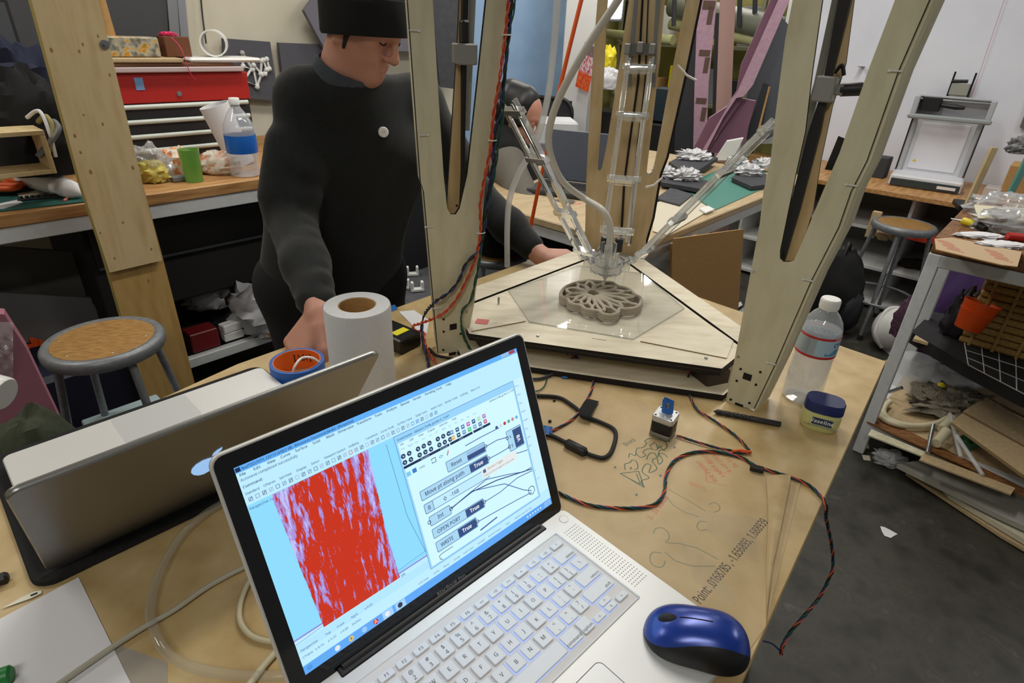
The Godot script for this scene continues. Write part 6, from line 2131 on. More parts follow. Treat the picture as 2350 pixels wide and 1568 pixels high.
	nets(vs, limb([nk + Vector3(-0.01, 0.03, 0), nk + Vector3(-0.02, -0.14, 0), hip + Vector3(0, 0.1, 0), hip], [0.085, 0.155, 0.16, 0.15]) + [[nk + Vector3(-0.05, 0.04, 0), nk + Vector3(-0.03, 0.0, 0.08), 0.06, 0.055], [nk + Vector3(0.02, -0.02, 0.07), nk + Vector3(0.06, -0.16, 0.10), 0.04, 0.04]], 0.015, 0.04)
	obj("vest", vs, M.felt_black, o2, inv2)
	var tg2 := G.new()
	nets(tg2, limb([hip, k1, k1 + Vector3(0.02, -0.48, 0)], [0.13, 0.085, 0.06]) + limb([hip, k2, k2 + Vector3(0.02, -0.48, 0)], [0.13, 0.085, 0.06]), 0.02, 0.04)
	obj("trousers", tg2, mat("jeans_dark", rgb(28, 30, 42), 0.9), o2, inv2)
	var ha := G.new()
	var F2 := f2.normalized()
	nets(ha, [[h2 + Vector3(0, 0.055, 0) - F2 * 0.045, h2 + Vector3(0, 0.07, 0) + F2 * 0.012, 0.092, 0.082], [h2 - F2 * 0.06, h2 - F2 * 0.05 + Vector3(0, -0.06, 0), 0.085, 0.06], [h2 + Vector3(0, 0.05, 0.05), h2 + Vector3(0, -0.01, 0.062), 0.045, 0.03]], 0.008, 0.03)
	obj("hair", ha, mat("hair_black", rgb(14, 13, 14), 0.45), o2, inv2)
	stool("stool under the seated person in the black vest", Vector3(hip.x, 0, hip.z), 0.3, 0.50)

func stool(label: String, p: Vector3, turn: float, h := 0.67) -> void:
	var o := thing("work_stool", label, "stool", at_xf(p, turn), "steel work stools")
	var g := G.new()
	g.lathe([Vector2(0.135, h - 0.012), Vector2(0.160, h - 0.040), Vector2(0.165, h - 0.030), Vector2(0.165, h - 0.012), Vector2(0.158, h - 0.002), Vector2(0.148, h + 0.001), Vector2(0.137, h - 0.004), Vector2(0.135, h - 0.012)], 48, Transform3D.IDENTITY, false, false)
	obj("seat_rim", g, M.steel_paint, o)
	g = G.new()
	g.lathe([Vector2(0.137, h - 0.014), Vector2(0.137, h - 0.003), Vector2(0.135, h - 0.002)], 40)
	var st := obj("seat", g, M.cork, o)
	for k in 6:
		var b := G.new()
		b.ball(Vector3(cos(TAU * k / 6) * 0.118, h - 0.002, sin(TAU * k / 6) * 0.118), Vector3(0.0035, 0.0012, 0.0035), Basis.IDENTITY, 8, 4)
		obj("rivet", b, M.steel, st)
	for k in 4:
		var an := TAU * k / 4 + PI / 4
		var d := Vector3(cos(an), 0, sin(an))
		g = G.new()
		g.tube([d * 0.135 + Vector3(0, h - 0.025, 0), d * 0.222 + Vector3(0, 0.012, 0)], 0.0115, 10)
		var lg := obj("leg", g, M.steel_paint, o)
		g = G.new()
		g.tube([d * 0.220 + Vector3(0, 0.03, 0), d * 0.224 + Vector3(0, 0.0, 0)], 0.0145, 10)
		obj("rubber_foot", g, M.rubber, lg)
	g = G.new()
	var rg := []
	for k in 37: rg.append(Vector3(cos(TAU * k / 36) * 0.192, h * 0.33, sin(TAU * k / 36) * 0.207))
	g.tube(rg, 0.009, 8)
	obj("foot_ring", g, M.steel_paint, o)

func bxt(called: String, label: String, cat: String, mt: Material, c: Vector3, s: Vector3, turn := 0.0, group := "", r := 0.004) -> MeshInstance3D:
	var g := G.new()
	g.rbox(Vector3(0, s.y / 2, 0), s, r)
	return lone(called, label, cat, g, mt, group, at_xf(c, turn))
# crumpled closed shape: a ball pushed in and out by noise, its lower side flattened
func blob(g: G, c: Vector3, r: Vector3, seed_: int, amp := 0.35, freq := 2.2, flat := true) -> void:
	var f := FastNoiseLite.new()
	f.seed = seed_; f.frequency = 1.0; f.fractal_octaves = 3
	var rings := []
	for i in 19:
		var th := PI * i / 18
		var ring := []
		for k in 28:
			var an := TAU * k / 28
			var d := Vector3(sin(th) * cos(an), cos(th), sin(th) * sin(an))
			var n := f.get_noise_3d(d.x * freq, d.y * freq, d.z * freq)
			var q := d * (1.0 + amp * (n + 0.5 * absf(f.get_noise_3d(d.x * freq * 2.2 + 9, d.y * freq * 2.2, d.z * freq * 2.2))))
			q *= r
			if flat: q.y = maxf(q.y, -r.y * 0.55)
			ring.append(c + q)
		rings.append(ring)
	g.loft(rings, false, false)
func heap(called: String, label: String, cat: String, mt: Material, base: Vector3, r: Vector3, seed_: int, amp := 0.35, freq := 2.2, group := "") -> MeshInstance3D:
	var g := G.new()
	blob(g, Vector3(0, r.y * 0.55, 0), r, seed_, amp, freq)
	return lone(called, label, cat, g, mt, group, at_xf(base))
func rail(g: G, a: Vector3, b: Vector3, w: float, h: float) -> void:
	var d := (b - a).normalized()
	var s := (Vector3.UP.cross(d) if absf(d.y) < 0.9 else AX).normalized()
	g.rbox((a + b) / 2, Vector3(a.distance_to(b), h, w), 0.003, Basis(d, s.cross(d) if absf(d.y) < 0.9 else d.cross(s), s))
func frame_bench(called: String, label: String, a0: float, a1: float, b0: float, b1: float, top: float, thick: float, topm: Material, low: Array, edge_h := 0.055) -> Node3D:
	var o := thing(called, label, "bench", room_xf(ab((a0 + a1) / 2, (b0 + b1) / 2, 0)))
	var w := a1 - a0
	var d := b1 - b0
	var g := G.new()
	g.rbox(Vector3(0, top - thick / 2, 0), Vector3(w, thick, d), 0.004)
	obj("bench_top", g, topm, o)
	var y := top - thick - edge_h / 2
	for s in [-1, 1]:
		g = G.new()
		g.rbox(Vector3(0, y, s * (d / 2 - 0.03)), Vector3(w - 0.02, edge_h, 0.04), 0.003)
		obj("rail", g, M.white_frame, o)
		g = G.new()
		g.rbox(Vector3(s * (w / 2 - 0.03), y, 0), Vector3(0.04, edge_h, d - 0.1), 0.003)
		obj("rail", g, M.white_frame, o)
		for e in [-1, 1]:
			g = G.new()
			g.rbox(Vector3(s * (w / 2 - 0.03), (top - thick) / 2, e * (d / 2 - 0.03)), Vector3(0.042, top - thick - 0.002, 0.042), 0.003)
			obj("leg", g, M.white_frame, o)
	for l in low:
		for s in [-1, 1]:
			g = G.new()
			g.rbox(Vector3(0, l, s * (d / 2 - 0.03)), Vector3(w - 0.1, 0.045, 0.038), 0.003)
			obj("lower_rail", g, M.white_frame, o)
	return o

func build_bench_left() -> void:
	frame_bench("bench", "long wooden bench with white steel frame holding the red tool chest", -1.4, 1.75, 2.5, 3.55, 0.95, 0.045, M.bench_wood, [0.2])
	# the two-board post in front of it
	var n := -BX
	var pt := hd(250, 300, 2.36)
	var o := thing("wooden_post", "post of two overlapping pine boards with knots beside the bench", "post", at_xf(Vector3(pt.x, 0, pt.z)))
	board("upper_board", [72, 0, 185, 420, 252, 626, 372, 598, 327, 420, 226, 0, 178, -200, 20, -200], pt, n, 0.038, M.pine, mat("pine_edge", rgb(150, 132, 70), 0.7), o)
	board("lower_board", [190, 420, 254, 640, 300, 800, 345, 960, 470, 960, 443, 864, 372, 585, 330, 430], pt, n, 0.038, mottled("pine_dull", ntex(36, 0.010, [[0.0, rgb(160, 122, 66)], [0.5, rgb(186, 150, 88)], [1.0, rgb(196, 162, 104)]], 4), Vector3(7, 0.7, 7), 0.7), mat("pine_edge", Color.WHITE), o, 0.03)
	for q in [[118, 115], [182, 118], [190, 102], [225, 83], [252, 172], [192, 264], [236, 285], [172, 312], [208, 395], [305, 385], [185, 350], [230, 535], [282, 511], [263, 593], [272, 615], [347, 572], [348, 650]]:
		var k := G.new()
		var c := hp(q[0], q[1], pt, n)
		var s := 0.003 + 0.003 * fposmod(q[0] * 0.37, 1.0)
		k.ball(c - n * (0.0 if q[1] < 600 else 0.03), Vector3(s * 0.8, s * 1.4, 0.0008), Basis(Vector3.UP.cross(n), Vector3.UP, n), 10, 4)
		wobj("knot", k, mat("knot_brown", rgb(156, 118, 72), 0.7), o)
	var b := G.new()
	var bp := hp(240, 102, pt, n)
	b.tube([bp + n * 0.0005, bp + n * 0.005], 0.013, 20); b.tube([bp + n * 0.004, bp + n * 0.014], 0.006, 6)
	wobj("washer_bolt", b, M.steel, o)
	# red tool chest, drawers with pale pulls
	var cw := 0.66
	var ch := 0.34
	o = thing("tool_chest", "red tool chest with dark drawers and pale pull strips on the bench", "tool chest", room_xf(ab(1.10, 3.23, 0.95)))
	var g := G.new()
	g.rbox(Vector3(0, ch / 2 + 0.001, -0.01), Vector3(cw, ch, 0.30), 0.004)
	obj("body", g, mat("chest_dark", rgb(40, 40, 44), 0.5), o)
	g = G.new()
	g.rbox(Vector3(0, ch - 0.035, 0.145), Vector3(cw + 0.004, 0.10, 0.018), 0.003)
	var pn := obj("till_front", g, M.red, o)
	g = G.new()
	g.tube([Vector3(0.0, ch - 0.05, 0.154), Vector3(0.0, ch - 0.05, 0.160)], 0.011, 16)
	obj("lock", g, M.steel, pn)
	g = G.new()
	g.rbox(Vector3(0, ch + 0.022, 0.0), Vector3(cw + 0.01, 0.035, 0.31), 0.006)
	obj("lid", g, M.red, o)
	for k in 4:
		g = G.new()
		g.rbox(Vector3(0, ch - 0.123 - k * 0.062, 0.145), Vector3(cw - 0.03, 0.056, 0.012 + 0.0), 0.002)
		var dr := obj("drawer", g, mat("chest_dark", Color.BLACK), o)
		g = G.new()
		g.tube([Vector3(-cw / 2 + 0.02, ch - 0.098 - k * 0.062, 0.162), Vector3(cw / 2 - 0.02, ch - 0.098 - k * 0.062, 0.162)], 0.010, 8)
		obj("pull_strip", g, mat("pull_pale", rgb(206, 214, 206), 0.4), dr)
	g = G.new()
	g.rbox(Vector3(-0.155, ch - 0.005, 0.156), Vector3(0.035, 0.05, 0.001), 0.0003)
	obj("sticker", g, mat("sticker_blue", rgb(120, 160, 210), 0.5), o)
	# boards stacked on the chest, and what lies on them
	var top := 0.95 + ch + 0.0405
	var cx := func(u: float, v: float, y: float) -> Vector3: return hy(u, v, y)
	var on := func(da: float, db: float, y: float) -> Vector3: return ab(1.10 + da, 3.20 + db, y)
	bxt("foam_sheet", "pale pinkish foam sheet lying directly on the red tool chest", "sheet", mat("sheet_pinkish", rgb(190, 172, 172), 0.8), on.call(0.0, 0, top), Vector3(0.62, 0.022, 0.30), ROOM)
	bxt("wood_board", "brown board with ragged edge on the pale sheet over the tool chest", "board", mat("board_brown", rgb(112, 74, 50), 0.8), on.call(-0.03, 0, top + 0.0225), Vector3(0.60, 0.016, 0.28), ROOM + 0.03)
	bxt("slatted_tray", "light wooden tray edge on top of the boards over the tool chest", "tray", M.mdf, on.call(-0.14, -0.02, top + 0.039), Vector3(0.36, 0.018, 0.26), ROOM)
	bxt("plastic_tray", "white rounded plastic tray overhanging the tool chest", "tray", M.white_plastic, on.call(0.24, -0.04, top + 0.039), Vector3(0.34, 0.020, 0.20), ROOM, "", 0.009)
	var ty := top + 0.0575
	g = G.new()
	g.lathe([Vector2(0.052, -0.07), Vector2(0.058, -0.07), Vector2(0.058, 0.07), Vector2(0.052, 0.07), Vector2(0.052, -0.07)], 28, Transform3D(Basis(Vector3(-0.93, 0, 0.37), Vector3(-0.37, 0, -0.93), Vector3.UP), Vector3(0, 0.058, 0)), false, false)
	lone("pvc_pipe", "short white plastic pipe lying end-on over the tool chest", "pipe", g, M.white_plastic, "", at_xf(on.call(0.24, -0.03, top + 0.0595)))
	g = G.new()
	g.rbox(Vector3(0, 0.042, 0), Vector3(0.11, 0.084, 0.09), 0.003)
	lone("brown_box", "small brown box beside the white pipe over the tool chest", "box", g, mat("box_brown", rgb(108, 62, 34), 0.7), "", at_xf(on.call(0.06, -0.02, ty), ROOM))
	g = G.new()
	g.rbox(Vector3(0, 0.04, 0), Vector3(0.22, 0.08, 0.12), 0.006)
	lone("food_tub", "clear lidded tub with yellow and green label over the tool chest", "tub", g, mottled("tub_label", ntex(37, 0.03, [[0.0, rgb(70, 70, 62)], [0.4, rgb(150, 146, 130)], [0.6, rgb(186, 176, 150)], [0.75, rgb(206, 140, 40)], [1.0, rgb(40, 110, 80)]], 3), Vector3(1.4, 1.4, 1.4), 0.4), "", at_xf(on.call(-0.14, -0.04, ty), ROOM))
	g = G.new()
	g.sheet(10, 14, func(i, j):
		return Vector3(0.10 * (i - 0.5) * (1.0 - 0.5 * j), 0.002 + j * 0.26 + 0.02 * sin(i * 9.0) * (0.3 if j > 0.9 else 0.0), 0.03 * sin(i * PI) + 0.05 * j))
	lone("torn_cardboard", "torn strip of brown cardboard standing over the tool chest", "cardboard", g, M.cardboard, "", at_xf(on.call(-0.21, 0.0, ty), ROOM))
	heap("pink_string", "pink string tied on the brown box over the tool chest", "string", mat("string_pink", rgb(226, 60, 110), 0.6), on.call(0.04, -0.03, ty + 0.085), Vector3(0.035, 0.010, 0.02), 3, 0.6, 3.0)
	g = G.new()
	g.tube(curve([on.call(0.03, -0.09, ty + 0.08), on.call(0.035, -0.16, ty + 0.04), on.call(0.05, -0.162, ty - 0.05), on.call(0.07, -0.163, ty - 0.09)], 6), 0.002, 6)
	lone("string_end", "end of pink string hanging down in front of the boards", "string", g, mat("string_pink", Color.WHITE))
	# in front of the chest on the bench
	var Y := 0.9505
	var p := hy(566, 402, Y)
	o = thing("big_water_bottle", "large clear water bottle with blue label beside the black sweater", "bottle", at_xf(p))
	g = G.new()
	g.lathe([Vector2(0.05, 0), Vector2(0.062, 0.006), Vector2(0.064, 0.02), Vector2(0.060, 0.06), Vector2(0.064, 0.09), Vector2(0.062, 0.10), Vector2(0.062, 0.17), Vector2(0.064, 0.18), Vector2(0.060, 0.21), Vector2(0.040, 0.25), Vector2(0.022, 0.275), Vector2(0.018, 0.285), Vector2(0.018, 0.30)], 28, Transform3D.IDENTITY, true, false)
	obj("bottle_wall", g, glassy("pet_big", Color(0.86, 0.88, 0.92), 0.35, 0.08), o)
	g = G.new()
	g.lathe([Vector2(0.0632, 0.098), Vector2(0.0636, 0.10), Vector2(0.0636, 0.168), Vector2(0.0632, 0.17)], 28, Transform3D.IDENTITY, false, false)
	obj("label", g, mat("label_blue", rgb(24, 102, 196), 0.35), o)
	g = G.new()
	g.lathe([Vector2(0.021, 0.288), Vector2(0.021, 0.312), Vector2(0.019, 0.314)], 20)
	obj("cap", g, M.white_plastic, o)
	p = hy(447, 416, Y)
	o = thing("green_cup", "translucent green plastic tumbler on the bench", "cup", at_xf(p))
	g = G.new()
	g.lathe([Vector2(0.0, 0.004), Vector2(0.031, 0.003), Vector2(0.033, 0.0), Vector2(0.034, 0.004), Vector2(0.039, 0.125), Vector2(0.0405, 0.128), Vector2(0.0375, 0.128), Vector2(0.032, 0.006), Vector2(0.0, 0.006)], 28, Transform3D.IDENTITY, false, false)
	var gm := glassy("cup_green", Color(0.48, 0.70, 0.34), 0.66, 0.25)
	gm.backlight_enabled = true; gm.backlight = Color(0.3, 0.5, 0.2)
	obj("cup_wall", g, gm, o)
	heap("plastic_bag", "clear plastic bag with yellow chips leaning by the wooden post", "bag", M.bag_film, hy(350, 412, Y), Vector3(0.085, 0.085, 0.06), 5, 0.4)
	heap("chips", "pile of yellow chips inside the clear plastic bag", "chips", mat("chip_yellow", rgb(206, 190, 96), 0.7), hy(352, 416, Y + 0.002), Vector3(0.06, 0.05, 0.04), 6, 0.5, 4.0)
	heap("candy_bag", "orange and white printed snack bag beside the green tumbler", "bag", mottled("candy_print", ntex(38, 0.03, [[0.0, rgb(230, 226, 214)], [0.5, rgb(226, 216, 200)], [0.6, rgb(226, 130, 60)], [1.0, rgb(196, 76, 36)]], 3), Vector3(1.6, 1.6, 1.6), 0.4), hy(415, 400, Y), Vector3(0.085, 0.07, 0.05), 8, 0.35)
	heap("candy_bag", "white snack bag with orange rings between tumbler and big bottle", "bag", mottled("candy_print2", ntex(39, 0.025, [[0.0, rgb(222, 216, 204)], [0.6, rgb(206, 196, 180)], [0.72, rgb(214, 110, 60)], [1.0, rgb(120, 70, 40)]], 3), Vector3(1.6, 1.6, 1.6), 0.4), hy(505, 398, Y), Vector3(0.09, 0.06, 0.05), 9, 0.3)
	bxt("sanding_block", "small grey sanding block in front of the snack bags", "block", M.grey, hy(410, 416, Y), Vector3(0.05, 0.022, 0.04), ROOM)
	o = thing("paper_roll", "roll of white paper leaning behind the big bottle", "paper roll", Transform3D(Basis(Vector3(0.5, 0, 0.8).normalized(), 0.28) * Basis(Vector3.UP, 0.3), hy(556, 375, Y)))
	g = G.new()
	g.lathe([Vector2(0.052, 0.0), Vector2(0.056, 0.0), Vector2(0.064, 0.27), Vector2(0.060, 0.27), Vector2(0.052, 0.0)], 28, Transform3D.IDENTITY, false, false)
	obj("paper", g, M.paper_white, o)
	o = thing("paper_roll", "white paper roll lying on the green cutting mat by the wooden post", "paper roll", at_xf(hy(105, 425, Y + 0.02)))
	var inv := o.transform.affine_inverse()
	g = G.new()
	g.tube([inv * hy(52, 398, Y + 0.05), inv * hy(62, 402, Y + 0.05), inv * hy(165, 436, Y + 0.035), inv * hy(190, 446, Y + 0.02)], [0.03, 0.046, 0.032, 0.006], 20)
	obj("paper", g, M.paper_white, o)
	flat_piece("cutting_mat", "dark green cutting mat on the bench under the paper roll", "cutting mat", [[-60, 490], [-60, 440], [60, 415], [200, 440], [198, 462], [0, 484]], Y + 0.004, M.mat_green, 0.003)
	flat_piece("white_strip", "long pale strip of card across the cutting mat", "strip", [[40, 445], [140, 424], [155, 430], [48, 456]], Y + 0.007, mat("card_cream", rgb(206, 200, 176), 0.8), 0.003)
	flat_piece("white_card", "white card corner on the bench edge", "card", [[-40, 476], [40, 458], [52, 464], [8, 478], [-40, 482]], Y + 0.0065, M.paper_white, 0.002)
	for k in 2:
		o = thing("clamp", ["orange plastic spring clamp lying at the bench edge", "orange plastic spring clamp lying behind its twin"][k], "clamp", at_xf(hy([14, 55][k], [447, 436][k], Y + 0.004), [0.2, 0.5][k]))
		g = G.new()
		var rg := []
		for q in rrect(0.09, 0.055, 0.018): rg.append(Vector3(q.x, 0.028, q.y))
		rg.append(rg[0])
		g.tube(rg, 0.011, 8)
		obj("frame", g, M.orange, o)
		g = G.new()
		g.rbox(Vector3(0, 0.016, 0), Vector3(0.07, 0.02, 0.04), 0.006)
		obj("pad", g, M.black, o)
	o = thing("socket_rail", "black rail of small sockets on the green cutting mat", "socket set", at_xf(hy(90, 458, Y + 0.0042), 0.62))
	g = G.new()
	g.rbox(Vector3(0, 0.004, 0), Vector3(0.12, 0.008, 0.014), 0.001)
	obj("rail", g, M.black, o)
	for k in 7:
		g = G.new()
		g.tube([Vector3(-0.048 + k * 0.016, 0.008, 0), Vector3(-0.048 + k * 0.016, 0.016, 0)], 0.006, 10)
		obj("socket", g, M.steel_dark, o)
	o = thing("pencil", "yellow pencil lying on the green cutting mat beside the post", "pencil", at_xf(hy(168, 446, Y + 0.008)))
	inv = o.transform.affine_inverse()
	g = G.new()
	g.tube([inv * hy(152, 457, Y + 0.008), inv * hy(192, 431, Y + 0.008)], 0.0045, 6)
	obj("shaft", g, mat("pencil_yellow", rgb(222, 170, 40), 0.5), o)
	g = G.new()
	g.tube([inv * hy(146, 461, Y + 0.008), inv * hy(152, 457, Y + 0.008)], 0.0047, 8)
	obj("eraser", g, mat("eraser_pink", rgb(206, 120, 120), 0.7), o)
	# dark clutter behind
	heap("navy_jacket", "crumpled navy jacket hung at the wall behind the post", "jacket", mat("navy", rgb(24, 30, 52), 0.9), hd(78, 285, 3.1), Vector3(0.20, 0.19, 0.14), 12, 0.45)
	heap("black_backpack", "black backpack with pale straps on the bench behind the post", "backpack", M.felt_black, hd(105, 395, 2.75), Vector3(0.15, 0.22, 0.12), 14, 0.25)
	for k in 3:
		g = G.new()
		g.tube(curve([hd(62 + k * 26, 270 + k * 10, 2.6), hd(90 + k * 16, 255 + k * 12, 2.55), hd(112 + k * 10, 300, 2.52), hd(128 - k * 20, 360, 2.52)], 6), 0.006 + 0.002 * k, 6)
		lone("strap", ["pale cord looped on the black backpack", "yellowish strap edge on the black backpack", "dark grey strap on the black backpack"][k], "strap", g, [M.paper_white, mat("strap_yellow", rgb(150, 140, 90), 0.7), M.grey][k])
	o = thing("monitor", "dark monitor standing at the end of the bench by the wall", "monitor", Transform3D(Basis(Vector3.UP, ROOM + 0.3), hd(-25, 210, 3.0)))
	g = G.new()
	g.rbox(Vector3(0, 0.16, 0), Vector3(0.30, 0.30, 0.03), 0.006)
	obj("case", g, M.black, o)
	g = G.new()
	g.box(Vector3(0, 0.16, 0.0155), Vector3(0.27, 0.26, 0.001))
	obj("panel", g, mat("panel_grey", rgb(70, 72, 76), 0.3), o)
	g = G.new()
	g.rbox(Vector3(0, -0.13, -0.02), Vector3(0.05, 0.29, 0.03), 0.004); g.rbox(Vector3(0, -0.27, 0), Vector3(0.2, 0.015, 0.15), 0.004)
	obj("stand", g, M.black, o)
	o = thing("wooden_crate", "small open pale wood box on the bench behind the paper roll", "box", room_xf(hd(18, 400, 2.55)))
	for q in [[0, 0.13, 0.24, 0.014], [0, 0.007, 0.24, 0.014]]:
		g = G.new()
		g.rbox(Vector3(q[0], q[1], 0), Vector3(q[2], q[3], 0.14), 0.001)
		obj("board", g, M.pine, o)
	for s in [-1, 1]:
		g = G.new()
		g.rbox(Vector3(s * 0.113, 0.068, 0), Vector3(0.014, 0.108, 0.14), 0.001)
		obj("board", g, M.pine, o)
	# wall behind the bench: dark panels, metal studs, cable, foam boards with white knots
	var wall_pt := ab(0, 3.69)
	var wn := -BX
	var wp := func(called: String, label: String, px: Array, mt: Material, th := 0.02, off := 0.0):
		var pt2 := wall_pt - BX * (off + th)
		var th_o := thing(called, label, "panel", at_xf(hp((px[0] + px[4]) / 2.0, (px[1] + px[5]) / 2.0, pt2, wn)))
		board("sheet", px, pt2, wn, th, mt, mt, th_o)
		return th_o
	wp.call("wall_board", "big dark grey panel behind the wooden post and tool chest", [-400, -150, -400, 420, 395, 215, 382, 0, 372, -150], mat("panel_dark", rgb(66, 68, 71), 0.7))
	wp.call("metal_stud", "bright galvanised stud beside the dark panel", [379, -60, 402, 230, 424, 230, 402, -60], M.steel, 0.03)
	wp.call("metal_stud", "duller galvanised stud next to the cream wall", [402, -60, 428, 230, 446, 226, 420, -60], mat("zinc", rgb(150, 152, 160), 0.4, 0.5), 0.02)
	g = G.new()
	g.tube(curve([hp(458, -60, wall_pt + wn * 0.01, wn), hp(463, 20, wall_pt + wn * 0.01, wn), hp(473, 100, wall_pt + wn * 0.02, wn)], 5), 0.004, 6)
	lone("wall_cable", "grey cable running down the cream wall above the white pipe", "cable", g, M.dark_grey)
	var fd: Material = mat("foam_slate", rgb(84, 84, 92), 0.85)
	var kn: Node3D = wp.call("foam_board", "slate grey foam board with white printed knots behind the paper roll", [513, 88, 522, 222, 640, 232, 620, 96], fd, 0.03, 0.02)
	wp.call("foam_board", "slate grey foam board beside the one with white knots", [640, 98, 655, 232, 800, 238, 790, 104], fd, 0.03, 0.02)
	wp.call("foam_board", "tilted slate grey foam board above the black sweater's shoulder", [698, 24, 745, -40, 990, -60, 1010, 120, 745, 112], mat("foam_slate_pale", rgb(112, 110, 120), 0.85), 0.03, 0.08)
	wp.call("foam_board", "grey board with white scuffs seen through the wired printer tower", [985, -60, 1010, 200, 1050, 205, 1080, -60], M.foam_dark, 0.02, 0.12)
	var kp := wall_pt + wn * 0.06
	for a in [[556, 122, 580, 160, 558, 152, 556, 122], [580, 152, 560, 185, 590, 198, 580, 152], [590, 200, 600, 170, 582, 150], [600, 140, 598, 170, 612, 160, 604, 138], [612, 136, 618, 158, 608, 170, 600, 172]]:
		g = G.new()
		var q := []
		for k in range(0, a.size(), 2): q.append(hp(a[k], a[k + 1], kp, wn))
		g.tube(q, 0.008, 6)
		for w in q: g.ball(w, Vector3.ONE * 0.015, Basis.IDENTITY, 8, 6)
		lone("printed_knot", "white printed frame knot fixed on the slate foam board", "model", g, M.white, "white printed knots on the foam board")
	# near stool
	stool("cork topped grey steel stool standing by the wooden post", hy(236, 775, 0.67) * Vector3(1, 0, 1), 0.25)

func flat_thing(called: String, label: String, cat: String, px: Array, pt: Vector3, n: Vector3, th: float, mt: Material, group := "") -> Node3D:
	var c := Vector2.ZERO
	var low := 1e9
	for k in range(0, px.size(), 2):
		var w := hp(px[k], px[k + 1], pt, n)
		c += Vector2(w.x, w.z) * 2.0 / px.size()
		low = minf(low, w.y)
	var o := thing(called, label, cat, at_xf(Vector3(c.x, low, c.y)), group)
	board("sheet", px, pt, n, th, mt, mt, o)
	return o

